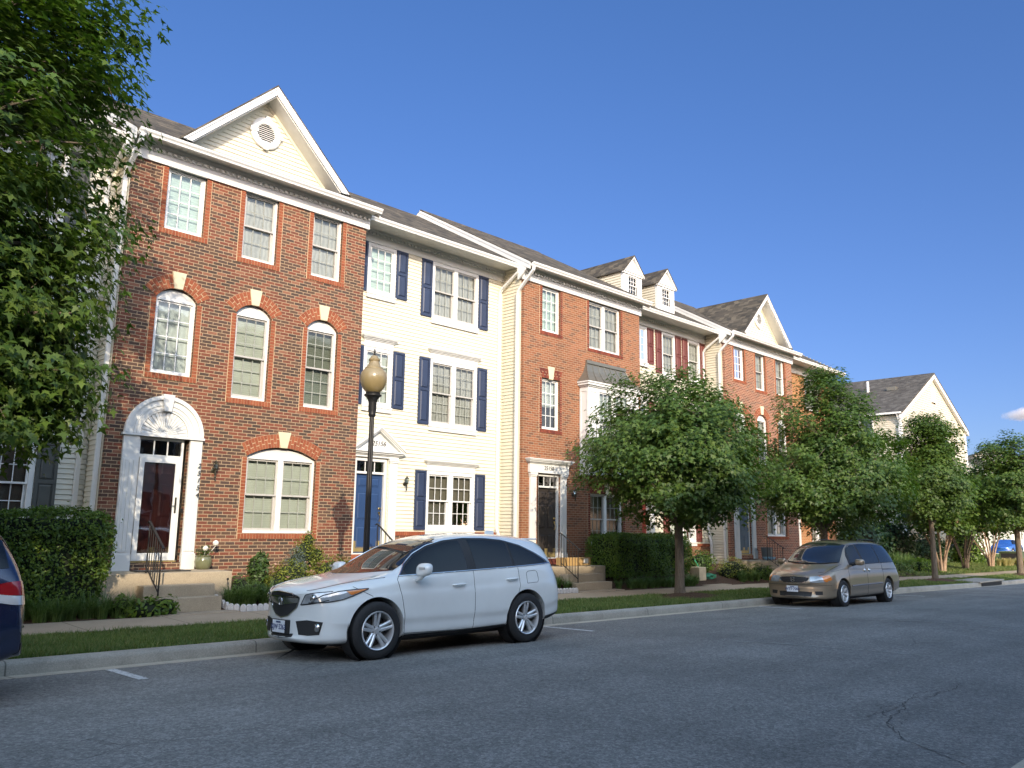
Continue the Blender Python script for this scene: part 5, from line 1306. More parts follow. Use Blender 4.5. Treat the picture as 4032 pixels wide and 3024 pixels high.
def bush(name, label, cat, c, lobes, n, size, mat, seed, kind='oval', core=True, group=None, flowers=None, up=.5, stems=None):
    rg = np.random.default_rng(seed); T = thing(name, label, cat, c, group)
    w = np.array([l[3]*l[4]+l[4]*l[5]+l[3]*l[5] for l in lobes]); cnt = (n*w/w.sum()).astype(int); P = []; O = []
    for l, k in zip(lobes, cnt):
        d = rg.normal(size=(k, 3)); d /= np.linalg.norm(d, axis=1, keepdims=True)
        rr = 1-.45*rg.uniform(0, 1, k)**2.2; lump = 1+.10*np.sin(d[:, 0]*6+l[0]*3)*np.sin(d[:, 1]*5)+.06*np.sin(d[:, 2]*9)
        P.append(np.array(l[:3])+d*(rr*lump)[:, None]*np.array(l[3:6])); O.append(d)
    P = np.concatenate(P); O = np.concatenate(O); k = P[:, 2] > .0; P, O = P[k], O[k]
    N = O*.9+np.array([0, 0, up])+rg.normal(0, .45, P.shape); Tp = O*.4+np.array([0, 0, .5])+rg.normal(0, .7, P.shape)
    leaves('foliage', P, N, Tp, size, mat, kind, T, rg, .15)
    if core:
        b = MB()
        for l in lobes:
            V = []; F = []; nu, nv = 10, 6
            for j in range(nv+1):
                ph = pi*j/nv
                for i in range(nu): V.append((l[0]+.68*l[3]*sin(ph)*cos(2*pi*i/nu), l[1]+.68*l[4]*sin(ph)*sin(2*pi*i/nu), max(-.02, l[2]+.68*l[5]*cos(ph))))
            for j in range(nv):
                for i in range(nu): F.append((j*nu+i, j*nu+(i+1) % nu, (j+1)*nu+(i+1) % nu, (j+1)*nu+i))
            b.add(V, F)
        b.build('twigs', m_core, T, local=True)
    if flowers:
        k, fs, fm = flowers; i = rg.choice(np.nonzero(P[:, 2] > np.median(P[:, 2]))[0], k)
        Q = np.repeat(P[i]+O[i]*.03+np.array([0, 0, .03]), 9, 0)+rg.normal(0, fs*.38, (k*9, 3))*np.array([1, 1, .4])
        leaves('flowers', Q, rg.normal(0, .6, Q.shape)+np.array([0, 0, 1]), rg.normal(size=Q.shape), .04, fm, 'blob', T, rg, .1)
    return T
def hedge(name, label, x0, x1, y0, y1, z0, z1, n, size, mat, seed, wob=.05):
    rg = np.random.default_rng(seed); T = thing(name, label, 'hedge', ((x0+x1)/2, (y0+y1)/2, z0))
    hx, hy, hz = (x1-x0)/2, (y1-y0)/2, (z1-z0)
    A = np.array([hx*hz*2, hx*hz*2*.3, hy*hz*2, hy*hz*2, hx*hy*4]); cnt = (n*A/A.sum()).astype(int); P = []; O = []
    for f_, k in enumerate(cnt):
        a, b_ = rg.uniform(-1, 1, k), rg.uniform(0, 1, k)
        if f_ < 2: s = -1 if f_ == 0 else 1; p = np.stack([a*hx, np.full(k, s*hy), b_*hz], 1); o = np.tile([0, s, 0], (k, 1))
        elif f_ < 4: s = -1 if f_ == 2 else 1; p = np.stack([np.full(k, s*hx), a*hy, b_*hz], 1); o = np.tile([s, 0, 0], (k, 1))
        else: p = np.stack([a*hx, (b_*2-1)*hy, np.full(k, hz)], 1); o = np.tile([0, 0, 1], (k, 1))
        P.append(p); O.append(o.astype(float))
    P = np.concatenate(P); O = np.concatenate(O)
    # round the upper edges, bulge and sag
    r_ = .16; e = np.clip((P[:, 2]-(hz-r_))/r_, 0, 1); P[:, 1] *= 1-(.10*e**2)/hy*1.2; P[:, 0] *= 1-(.10*e**2)/hx
    ed = np.clip((np.abs(P[:, 1])-(hy-r_))/r_, 0, 1); P[:, 2] -= .07*ed**2*(P[:, 2] > hz*.8)
    und = np.clip(1-P[:, 2]/(hz*.45), 0, 1); P[:, 1] *= 1-.12*und; P[:, 0] *= 1-.02*und
    P += O*(wob*(np.sin(P[:, 0]*3.1+P[:, 2]*4)+np.sin(P[:, 0]*7.3+1+P[:, 1]*5)*.6))[:, None] - O*(.13*rg.uniform(0, 1, len(P))**1.6)[:, None]
    P += rg.normal(0, .012, P.shape)
    sp = rg.uniform(0, 1, len(P)) < .012; P[sp] += O[sp]*rg.uniform(.03, .14, sp.sum())[:, None]
    N = O*.8+np.array([0, 0, .45])+rg.normal(0, .5, P.shape); Tp = O*.3+np.array([0, 0, .6])+rg.normal(0, .7, P.shape)
    leaves('foliage', P, N, Tp, size, mat, 'oval', T, rg, .15)
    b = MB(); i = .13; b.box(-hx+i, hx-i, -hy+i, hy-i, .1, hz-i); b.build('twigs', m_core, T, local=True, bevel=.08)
    b = MB(); rr = random.Random(seed)
    for k in range(int((x1-x0)/.5)):
        x = -hx+.3+k*.5; y = rr.uniform(-hy*.4, hy*.4); b.tube([(x, y, -.25), (x+rr.uniform(-.1, .1), y+rr.uniform(-.1, .1), .25)], .02, 5)
    b.build('stems', m_bark, T, local=True)
    return T
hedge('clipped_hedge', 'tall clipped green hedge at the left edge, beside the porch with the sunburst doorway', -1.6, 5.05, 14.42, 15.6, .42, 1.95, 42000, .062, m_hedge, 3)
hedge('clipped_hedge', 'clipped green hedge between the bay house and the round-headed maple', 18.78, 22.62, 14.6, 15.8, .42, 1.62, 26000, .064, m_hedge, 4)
# arching grass-like clumps
def clump(name, label, cat, c, spots, n, ln, mat, seed, w=.010, group=None, kind=None, flop=.9):
    """spots: (dx, dy, r): blades rise from each spot and arch over"""
    rg = np.random.default_rng(seed); T = thing(name, label, cat, c, group); V = []; L = []; st = []
    tot = 0; seg = 4
    per = max(1, n//len(spots)); allV = []
    for (dx, dy, rad) in spots:
        a = rg.uniform(0, 2*pi, per); r0 = rad*np.sqrt(rg.uniform(0, 1, per)); x = dx+r0*np.cos(a); y = dy+r0*np.sin(a)
        l = ln*rg.uniform(.6, 1.15, per); da = a+rg.normal(0, .5, per); fl = flop*rg.uniform(.3, 1.0, per)
        z0 = np.array([lawn_z(c[0]+p, c[1]+q)-c[2]-.02 for p, q in zip(x, y)])
        pts = []
        for k in range(seg+1):
            s = k/seg; h = l*(s*.95-.62*fl*s**2.4); o = l*fl*.75*s**1.7
            pts.append(np.stack([x+o*np.cos(da), y+o*np.sin(da), z0+h], 1))
        sx, sy = -np.sin(da), np.cos(da)
        for k in range(seg+1):
            ww = w*(1-.85*(k/seg)**1.5)*.5
            allV.append(pts[k]+np.stack([sx*ww, sy*ww, np.zeros(per)], 1)); allV.append(pts[k]-np.stack([sx*ww, sy*ww, np.zeros(per)], 1))
        V.append(np.stack(allV[-2*(seg+1):], 1).reshape(-1, 3))
    V = np.concatenate(V); nb = len(V)//(2*(seg+1)); base = np.arange(nb)*(2*(seg+1)); Ls = []
    for k in range(seg): Ls.append(np.stack([base+2*k, base+2*k+1, base+2*k+3, base+2*k+2], 1))
    Lq = np.stack(Ls, 1).reshape(-1); nf = nb*seg
    o = mesh_np('blades', V, Lq, np.arange(nf)*4, np.full(nf, 4), mat, T, local=True)
    if kind: T['kind'] = kind
    return T
rr = random.Random(5)
def row(x0, x1, ya, yb, d=.28): 
    s = []; x = x0
    while x < x1:
        s.append((x, rr.uniform(ya, yb), .10)); x += d*rr.uniform(.4, .8)
    return s
c = (3.2, 14.3, gz(3)+.25)
clump('border_grass', 'dark green arching border grass along the foot of the left hedge', 'border grass', c, row(-2.4, 2.15, -.12, .18, .17), 5200, .50, m_lirio, 7, .013)
c = (20.6, 14.35, gz(20)+.25)
clump('border_grass', 'yellow-green border grass along the foot of the hedge behind the round-headed maple', 'border grass', c, row(-1.6, 2.1, -.12, .12, .3), 2600, .42, m_lirio, 8, .013)
clump('iris_clump', 'clump of strappy green leaves behind the white scalloped edging by the white car', 'garden plant', (7.95, 14.5, gz(8)+.3), row(-.75, 1.6, -.18, .22, .22), 2600, .50, m_lirio, 9, .016)
clump('grass_tuft', 'small grass tuft beside the steps of the near-black door, left of the railing', 'garden plant', (16.35, 14.75, gz(16)+.35), [(0, 0, .12), (.1, -.3, .1), (-.2, -.2, .1)], 500, .42, m_lirio, 12, .013)
clump('grass_tuft', 'small grass tuft right of the steps of the near-black door', 'garden plant', (18.5, 14.35, gz(18)+.3), [(0, 0, .08)], 140, .40, m_lirio, 13, .013)
clump('border_grass', 'green border grass by the spiraea in front of the dusty red brick house', 'border grass', (26.2, 14.45, gz(26)+.25), row(-.9, 1.2, -.1, .2, .3), 1500, .48, m_lirio, 14, .018)
clump('ornamental_grass', 'wispy pale ornamental grass above the low hedge beyond the minivan', 'ornamental grass', (43.3, 15.6, gz(43)+.3), [(0, 0, .25), (.7, .2, .25), (-1.0, .1, .2)], 900, 1.0, m_lirio, 15, .03, flop=.5)
clump('ornamental_grass', 'pale dry grass patch in front of the green utility box', 'ornamental grass', (63.2, 15.6, gz(63)+.3), row(-2, 2.6, -.4, .6, .5), 1800, .62, leafmat('straw_grass', (.24, .22, .08), (.30, .27, .11), (.40, .36, .18), .3), 16, .05, flop=.5)
# flower bed between the sunburst porch and the blue door
F = lambda x, y: lawn_z(x, y)
bush('broadleaf_shrub', 'upright glossy green shrub at the left end of the flower bed', 'shrub', (8.12, 15.25, F(8.1, 15.25)-.05), [(0, 0, .34, .22, .2, .38), (.05, 0, .60, .15, .14, .2), (-.12, 0, .5, .1, .1, .16)], 1100, .085, m_midleaf, 1)
bush('spiraea', 'lime green spiraea with dusty pink flower heads, nearest the porch', 'shrub', (8.72, 15.1, F(8.7, 15.1)-.05), [(0, 0, .30, .46, .36, .36), (-.28, -.1, .22, .28, .26, .28)], 3000, .05, m_lime, 2, flowers=(26, .07, m_pink), group=None)
bush('blue_shrub', 'small blue-grey feathery shrub in the flower bed against the brick', 'shrub', (9.05, 15.45, F(9, 15.45)), [(0, 0, .34, .24, .2, .42)], 2600, .045, m_blueleaf, 3, 'slim')
bush('golden_shrub', 'tall golden-yellow shrub at the back of the flower bed', 'shrub', (9.32, 15.6, F(9.3, 15.6)), [(0, 0, .50, .27, .2, .46), (.10, 0, .84, .15, .12, .22), (.3, 0, .55, .2, .15, .2)], 1700, .05, m_lime, 4)
bush('spiraea', 'lime green spiraea with dusty pink flower heads, behind the bonnet of the white car', 'shrub', (9.85, 15.25, F(9.8, 15.25)-.05), [(0, 0, .32, .55, .38, .38), (.35, .1, .28, .35, .3, .34)], 3400, .05, m_lime, 5, flowers=(30, .07, m_pink))
bush('broadleaf_shrub', 'low glossy shrub against the brick near the blue door', 'shrub', (10.4, 15.65, F(10.4, 15.6)), [(0, 0, .16, .26, .22, .24)], 500, .09, m_midleaf, 6)
bush('mint_patch', 'leafy pale green seedlings beside the porch end', 'garden plant', (7.62, 15.0, F(7.6, 15)-.03), [(0, 0, .14, .22, .25, .28), (.25, -.2, .1, .2, .2, .2)], 620, .065, m_midleaf, 7)
bush('peony_plant', 'dark-leaved low spreading plant at the foot of the sunburst porch steps', 'garden plant', (5.55, 14.15, F(5.5, 14.15)-.03), [(0, 0, .12, .38, .22, .22), (.3, .0, .16, .28, .18, .2), (-.35, .1, .16, .2, .2, .22)], 420, .12, m_hedge, 8)
bush('broadleaf_shrub', 'yellow-green shrub by the near-black door, seen over the tail of the white car', 'shrub', (16.15, 15.3, F(16.1, 15.3)+.1), [(0, 0, .22, .25, .25, .34)], 600, .07, m_lime, 9)
bush('broadleaf_shrub', 'light green broadleaf shrub by the corner of the maroon-shuttered house', 'shrub', (24.2, 15.4, F(24.2, 15.4)-.05), [(0, 0, .35, .42, .35, .42), (.3, .1, .3, .3, .3, .35)], 900, .11, m_midleaf, 10)
bush('broadleaf_shrub', 'dark round shrub at the base of the pale downspouts', 'shrub', (25.1, 15.7, F(25, 15.7)-.05), [(0, 0, .3, .45, .35, .38)], 900, .07, m_hedge, 11)
bush('spiraea', 'yellow spiraea with cream flowers on the mulch left of the gold minivan', 'shrub', (25.6, 14.95, F(25.6, 15)-.1), [(0, 0, .3, .6, .45, .42), (.5, -.1, .22, .45, .4, .34), (-.4, 0, .22, .35, .3, .3)], 2000, .065, m_lime, 12, flowers=(30, .08, leafmat('cream_flowers', (.45, .36, .20), (.55, .45, .28), (.62, .52, .36), .3, .8)))
bush('broadleaf_shrub', 'shaded green shrub in front of the porch with the curved railing', 'shrub', (27.0, 14.7, F(27, 14.7)-.1), [(0, 0, .24, .6, .35, .34), (.6, 0, .2, .4, .3, .3)], 1300, .075, m_hedge, 13)
# beyond the row
hedge('low_hedge', 'low clipped yellow-green hedge on the lawn beyond the minivan', 40.0, 42.9, 14.9, 16.1, -.35, .42, 3200, .11, leafmat('bright_hedge_leaves', (.055, .10, .015), (.08, .135, .02), (.11, .17, .03), .3), 21, .07)
hedge('low_hedge', 'low clipped hedge to the right of the slender maple trunk', 43.6, 45.6, 14.8, 15.9, -.35, .48, 2400, .11, m_hedge, 22, .07)
bush('evergreen_shrub', 'big dark evergreen shrub behind the minivan at the end of the row', 'shrub', (40.2, 16.6, gz(40)), [(0, 0, 1.5, 1.5, 1.4, 1.9), (-.9, .2, 1.1, 1.1, 1.0, 1.4), (1.2, .2, 1.0, 1.0, 1.0, 1.3)], 5200, .16, m_everg, 23, 'blob')
bush('evergreen_shrub', 'dark evergreen mass behind the slender maple', 'shrub', (48.2, 18.2, gz(49)), [(0, 0, 1.5, 1.9, 1.3, 2.0), (1.6, .2, 1.2, 1.4, 1.2, 1.6), (-1.6, .2, 1.2, 1.2, 1.2, 1.6)], 6400, .18, m_everg, 24, 'blob')
bush('evergreen_shrub', 'dark shrub behind the middle multi-stemmed tree', 'shrub', (56.5, 19.0, gz(56)), [(0, 0, 1.0, 1.9, 1.2, 1.5), (2.6, .5, .9, 1.2, 1.2, 1.3)], 3200, .18, m_everg, 25, 'blob')
bush('broadleaf_shrub', 'bright green rounded shrub right of the pale multi-stemmed tree', 'shrub', (63.0, 18.6, gz(63)), [(0, 0, 1.4, 1.25, 1.1, 1.6), (.5, 0, .8, 1.1, 1.0, 1.1)], 3400, .17, m_hedge, 26, 'blob')
def myrtle(label, loc, seed, hgt, lobes, lit, mirror=1, nl=170, size=.2):
    rg = random.Random(seed); T = thing('crepe_myrtle', label, 'tree', loc, 'multi-stemmed trees on the lawn')
    ends = []
    for k in range(6):
        a = 2*pi*k/6+rg.uniform(-.4, .4); r0 = .12; sp = rg.uniform(.55, 1.15)
        p = [(r0*cos(a), r0*sin(a), -.1), (r0*1.5*cos(a), r0*1.5*sin(a), .35), (sp*.45*cos(a)+rg.uniform(-.06, .06), sp*.45*sin(a), hgt*.45), (sp*cos(a+.1), sp*sin(a+.1), hgt), (sp*1.5*cos(a+.15), sp*1.5*sin(a+.15), hgt*1.5)]
        b = MB(); b.tube(p, [.075, .058, .046, .036, .02], 8); b.build('stem', m_myrtle_lit if lit else m_bark, T, smooth=True, local=True); ends.append(p[3])
        b = MB()
        for j in range(3):
            e = (p[3][0]*rg.uniform(1.1, 2.2)+rg.uniform(-.4, .4), p[3][1]*rg.uniform(1.1, 2.2)+rg.uniform(-.4, .4), hgt*rg.uniform(1.2, 1.9)); b.tube([p[2] if j == 0 else p[3], ((p[3][0]+e[0])/2, (p[3][1]+e[1])/2, (p[3][2]+e[2])/2+.1), e], [.03, .022, .01], 5)
        b.build('branches', m_myrtle_lit if lit else m_bark, T, smooth=True, local=True)
    g_ = np.random.default_rng(seed); cc = blobs(g_, nl, lobes, .45); per = 46; n = nl*per; ci = np.repeat(np.arange(nl), per)
    off = g_.normal(0, 1, (n, 3))*np.array([.34, .34, .16]); P = cc[ci]+off; out = P-np.array([0, 0, lobes[0][2]]); out /= np.linalg.norm(out, axis=1, keepdims=True)
    N = out*.6+np.array([0, 0, 1])+g_.normal(0, .5, (n, 3)); Tp = out*.5+np.array([0, 0, -.4])+g_.normal(0, .6, (n, 3))
    leaves('crown', P, N, Tp, size, m_maple, 'blob', T, g_, .2)
    return T
myrtle('first multi-stemmed tree past the slender maple, with tan sunlit stems', (47.4, 15.2, gz(47)+.38), 3, 1.9, [(0, 0, 3.3, 2.3, 2.0, 1.6, 3), (.6, 0, 4.5, 1.6, 1.4, 1.1, 1.3), (-1.2, -.3, 2.9, 1.3, 1.2, .9, 1)], True, nl=230)
myrtle('middle multi-stemmed tree with dark shaded stems', (53.2, 15.8, gz(53)+.42), 4, 2.0, [(0, 0, 3.6, 2.7, 2.2, 1.8, 3), (.3, 0, 5.0, 1.9, 1.6, 1.1, 1.4), (-1.6, -.4, 3.4, 1.5, 1.4, 1.2, 1.2)], False, nl=260)
myrtle('last multi-stemmed tree, pale stems lit by the sun near the utility box', (59.0, 16.0, gz(59)+.45), 6, 1.9, [(0, 0, 3.6, 2.7, 2.2, 1.7, 3), (-.3, 0, 4.9, 2.0, 1.6, 1.1, 1.4)], True, nl=240)
# ---------------------------------------------------------------- street lamp
def globe_mat():
    t = NT('amber_globe'); p = t.obj(); s = t.n('SeparateXYZ', {0: p})
    v = t.noise(p, 14, 5, .7); zf = t.n('MapRange', {0: s.outputs[2], 1: 3.75, 2: 4.15, 3: 0, 4: 1}).outputs[0]
    c_ = t.mix(zf, (.34, .24, .07, 1), (.40, .31, .17, 1)); c_ = t.mix(t.math('MULTIPLY', v, .5), c_, (.20, .15, .07, 1))
    return t.done(t.pbsdf(c_, .28, 0, None, .3, .5, {'Transmission Weight': .25}))
LX, LY = 8.04, 11.5; lz = gz(LX)+.16
L = thing('street_lamp', 'black post street lamp with amber acorn globe behind the white car', 'street lamp', (LX, LY, lz))
b = MB()
b.lathe([(.19, 0), (.19, .10), (.17, .13), (.165, .42), (.13, .50), (.115, .60), (.075, .70), (.062, .80), (.058, 1.0)], (0, 0, -.03), 20)
b.build('base', m_iron, L, local=True, smooth=True)
b = MB(); b.lathe([(.056, .95), (.050, 1.6), (.043, 3.0), (.040, 3.46)], (0, 0, 0), 24, flute=-.10); b.build('pole', m_iron, L, local=True)
b = MB(); k = 3.44
b.lathe([(.045, k), (.058, k+.015), (.062, k+.05), (.058, k+.07), (.068, k+.11), (.070, k+.24), (.085, k+.30), (.120, k+.345), (.148, k+.36), (.150, k+.385), (.118, k+.395), (.125, k+.42), (.10, k+.44)], (0, 0, 0), 24)
b.build('fitter', m_iron, L, local=True, smooth=True)
b = MB(); k = 3.86
b.lathe([(.108, k), (.150, k+.035), (.195, k+.10), (.225, k+.19), (.232, k+.26), (.218, k+.34), (.185, k+.385), (.158, k+.41), (.158, k+.43), (.122, k+.455), (.092, k+.51), (.084, k+.545), (.098, k+.565), (.098, k+.585), (.070, k+.61), (.052, k+.645), (.015, k+.66)], (0, 0, 0), 32)
b.build('globe', globe_mat(), L, local=True, smooth=True)
b = MB(); b.lathe([(.022, k+.655), (.024, k+.67), (.01, k+.68), (.018, k+.70), (.021, k+.72), (.013, k+.755), (.0, k+.785)], (0, 0, 0), 12); b.build('finial', m_iron, L, local=True, smooth=True)

# ---------------------------------------------------------------- things on the porches and in the beds
t = thing('plant_pot', 'round olive green glazed pot of flowers on the sunburst porch', 'plant pot', (7.2, 15.75, .90))
m_pot = plain('olive_glaze', (.16, .165, .09), .25, coat=.4, var=.1)
b = MB(); b.lathe([(.10, 0), (.12, .01), (.155, .08), (.165, .15), (.150, .22), (.135, .245), (.150, .25), (.152, .27), (.135, .27), (.12, .24), (0, .235)], (0, 0, 0), 24); b.build('pot', m_pot, t, smooth=True, local=True)
rg = np.random.default_rng(4); n = 260; P = rg.normal(0, 1, (n, 3))*np.array([.07, .07, .06])+np.array([0, 0, .34]); leaves('foliage', P, rg.normal(0, .5, (n, 3))+np.array([0, 0, 1]), rg.normal(size=(n, 3)), .06, m_midleaf, 'slim', t, rg)
m_petal = plain('white_petals', (.75, .72, .68), .7)
for dx, dz, rad in ((.02, .40, .055), (.22, .50, .06)):
    b = MB(); b.lathe([(.0, -rad), (rad*.7, -rad*.7), (rad, 0), (rad*.7, rad*.7), (0, rad)], (dx, -.02, dz), 8); b.tube([(dx*.3, 0, .25), (dx, -.02, dz-rad)], .006, 4); b.build('flower_head', m_petal, t, local=True)
t = thing('doormat', 'dark doormat on the sunburst porch', 'doormat', (6.3, 15.45, .905)); b = MB(); b.box(-.5, .45, -.22, .22, 0, .014); b.build('mat', m_iron, t, local=True)
t = thing('doormat', 'dark doormat on the porch of the near-black door', 'doormat', (17.4, 15.6, .765)); b = MB(); b.box(-.4, .35, -.2, .2, 0, .014); b.build('mat', m_iron, t, local=True)
# cardboard parcel
t = thing('parcel', 'long brown cardboard parcel with a white label on the porch of the near-black door', 'parcel', (17.75, 15.35, .765))
m_card = plain('cardboard', (.42, .27, .11), .85, var=.08)
b = MB(); b.box(-.55, .60, -.12, .16, 0, .22); b.build('box', m_card, t, local=True, bevel=.004)
b = MB(); b.box(.30, .50, -.123, -.1205, .06, .19); b.build('label', m_petal, t, local=True)
b = MB(); b.box(-.549, .599, .0, .04, .2201, .222); b.build('tape', plain('tape', (.50, .36, .16), .3), t, local=True)
# white scalloped edging stones
def edging(x0, y0, pts, which):
    k = 0
    for i in range(len(pts)-1):
        a, c_ = Vector(pts[i]), Vector(pts[i+1]); n = max(1, int((c_-a).length/.105)); d = (c_-a).normalized(); ang = atan2(d.y, d.x)
        for j in range(n):
            p = a.lerp(c_, (j+.5)/n); z = lawn_z(p.x, p.y)
            o = edge_proto.copy(); C.objects.link(o); o.location = (p.x, p.y, z-.03); o.rotation_euler = (rr.uniform(-.06, .06), rr.uniform(-.1, .1), ang+rr.uniform(-.1, .1)); o['label'] = which; k += 1
b = MB(); b.prism([(-.05, 0), (.05, 0), (.052, .09), (.040, .125), (.018, .145), (-.018, .145), (-.040, .125), (-.052, .09)], -.028, .028)
edge_proto = b.build('edging_stone', m_edging, None, bevel=.012); tag(edge_proto, None, 'edging stone', 'scalloped white edging stones')
edging(0, 0, [(7.02, 14.62), (7.05, 14.28), (7.3, 14.08), (8.9, 14.06), (10.9, 14.06)], 'small scalloped white stone edging the flower bed in front of the red brick wall')
edging(0, 0, [(15.6, 14.15), (16.5, 14.12)], 'small scalloped white stone edging the bed left of the near-black door steps')
edge_proto.location = (7.02, 14.70, lawn_z(7, 14.7)-.02); edge_proto.rotation_euler = (0, 0, 1.5)
edge_proto['label'] = 'small scalloped white stone edging the flower bed in front of the red brick wall'
t = thing('garden_stake', 'thin dark metal solar stake light beside the porch corner', 'garden light', (7.28, 14.72, lawn_z(7.28, 14.7)))
b = MB(); b.tube([(0, 0, -.02), (-.05, 0, .38)], .006, 5); b.lathe([(.0, .42), (.02, .41), (.022, .38), (.008, .37)], (-.05, 0, 0), 8); b.build('stake', m_iron, t, local=True)
# hose
t = thing('garden_hose', 'coiled green garden hose beside the pale block at the hedge end', 'garden hose', (23.75, 14.75, lawn_z(23.7, 14.7)))
pts = []
for i in range(90):
    a = i*.33; q = .20+.03*sin(i*.5)+(.06 if i > 60 else 0); pts.append((q*1.25*cos(a), q*sin(a), .03+.0016*i+.02*sin(i*.9)))
pts = [(-.32, .30, .62), (-.36, .18, .50), (-.34, .1, .30), (-.28, .05, .12)]+pts
b = MB(); b.tube(pts, .013, 6); b.build('hose', plain('green_hose', (.03, .33, .17), .35, coat=.3), t, local=True, smooth=True)
t = thing('concrete_block', 'pale cream concrete block at the right end of the hedge behind the round-headed maple', 'block', (23.15, 14.75, lawn_z(23, 14.7)-.02))
b = MB(); b.box(-.2, .2, -.18, .18, 0, .42); b.build('block', plain('cream_block', (.62, .50, .33), .85, bump=.2), t, local=True, bevel=.015)
# pots at the slate blue door
t = thing('planter', 'tall grey planter beside the slate blue door', 'plant pot', (29.3, 15.6, .725)); b = MB(); b.lathe([(.16, 0), (.19, .05), (.21, .40), (.23, .42), (.23, .46), (.2, .46), (.19, .42), (0, .42)], (0, 0, 0), 20); b.build('pot', plain('grey_planter', (.16, .17, .17), .6), t, local=True, smooth=True)
t = thing('blue_hose', 'loose pale blue hose heaped on the porch by the slate blue door', 'garden hose', (28.9, 15.3, .74))
pts = [((.28+.1*sin(i*.7))*cos(i*.5), (.16+.05*cos(i*.9))*sin(i*.5), .012+.0015*i) for i in range(60)]; b = MB(); b.tube(pts, .014, 6); b.build('hose', plain('pale_blue_hose', (.20, .36, .46), .4), t, local=True, smooth=True)
# utility box
t = thing('utility_box', 'green metal utility cabinet with a pale sticker near the right edge', 'utility box', (66.4, 16.6, gz(66)+.1))
m_util = plain('utility_green', (.075, .105, .055), .5, var=.06)
b = MB(); b.box(-.95, 1.6, -.6, .6, .0, 1.05); b.box(-1.0, 1.65, -.65, .65, 1.051, 1.13); b.build('cabinet', m_util, t, local=True, bevel=.02)
b = MB(); b.box(.55, 1.15, -.608, -.601, .25, .62); b.build('sticker', m_petal, t, local=True)
b = MB(); b.box(-.951, -.945, -.5, .5, .05, 1.0); b.box(.32, .335, -.606, -.601, .05, 1.0); b.build('door_seam', m_dark, t, local=True)
far_house(104.5, 26, 9.5, 12, 8.3, 11.6, 'x', 'distant grey-roofed house seen between the far gable and the right edge tree')
far_house(113.5, 22, 11, 16, 8.8, 12.5, 'x', 'distant grey-roofed house with the higher ridge near the right edge')
far_house(90, 27, 9, 9, 3.0, 5.2, 'x', 'low white garage building behind the green utility cabinet')
# a small cloud low over the far roofs
def cloud():
    t = NT('cloud_vapour'); p = t.obj(); s = t.n('SeparateXYZ', {0: p})
    n_ = t.noise(p, .018, 5, .6); ln = t.n('VectorMath', {0: t.n('Mapping', {'Vector': p, 'Scale': (1/70, 1/60, 1/15)}).outputs[0]}, operation='LENGTH').outputs['Value']
    d = t.math('MAXIMUM', t.math('SUBTRACT', t.math('SUBTRACT', 1.0, ln), t.math('MULTIPLY', t.math('SUBTRACT', n_, .35), 1.9)), 0.0)
    v = t.n('VolumePrincipled', {'Color': (1, .95, .96, 1), 'Density': t.math('MULTIPLY', d, .12), 'Anisotropy': .2})
    t.t.links.new(v.outputs[0], t.out.inputs[1]); return t.m
t = thing('cloud', 'small faint pinkish cloud low in the sky at the right edge', 'cloud', (1905, 425, 246))
b = MB(); V = []; F = []; nu, nv = 20, 10
for j in range(nv+1):
    for i in range(nu): ph = pi*j/nv; V.append((74*sin(ph)*cos(2*pi*i/nu), 64*sin(ph)*sin(2*pi*i/nu), 18*cos(ph)))
for j in range(nv):
    for i in range(nu): F.append((j*nu+i, j*nu+(i+1) % nu, (j+1)*nu+(i+1) % nu, (j+1)*nu+i))
b.add(V, F); b.build('vapour', cloud(), t, local=True)
# ---------------------------------------------------------------- vehicles
def paint(name, col, flake=.0, rough=.25, coat=1.0):
    t = NT(name); p = t.obj(); v = t.noise(p, 2.5, 3)
    base = t.ramp(v, [(.3, tuple(c*.96 for c in col)), (.7, tuple(min(1, c*1.03) for c in col))])
    if flake:
        fl = t.noise(p, 900, 2); base = t.mix(t.math('MULTIPLY', fl, .25), base, c4(tuple(min(1, c*1.5) for c in col)))
    return t.done(t.pbsdf(base, rough, flake, t.bump(t.noise(p, 3, 2), .03, .01), coat, .5, {'Coat Roughness': .04}))
m_cglass = plain('tinted_car_glass', (.008, .010, .012), .01, spec=.42, var=.02)
m_cglass2 = plain('windscreen_glass', (.020, .022, .024), .02, spec=1.0, var=.02)
m_tyre = plain('tyre_rubber', (.018, .018, .019), .85, var=.15, scale=20, bump=.2)
m_alloy = plain('alloy', (.72, .73, .74), .33, .65, var=.05)
m_chrome = plain('chrome', (.75, .75, .75), .12, 1.0, var=.02)
m_blackpl = plain('black_plastic', (.018, .018, .019), .6, var=.1)
m_seam = plain('door_gap', (.03, .03, .03), .9)
m_lens = plain('headlamp_lens', (.42, .45, .47), .08, .35, coat=1.0, var=.25, scale=9)
m_amber = plain('amber_lens', (.62, .20, .04), .15, coat=1.0, var=.05)
m_redlens = plain('red_lens', (.30, .008, .012), .12, coat=1.0, var=.1)
m_clear = plain('clear_lens', (.62, .60, .58), .12, .2, coat=1.0, var=.1)
m_plate = plain('plate_white', (.72, .74, .78), .4)
m_plblue = plain('plate_blue', (.03, .05, .16), .5)
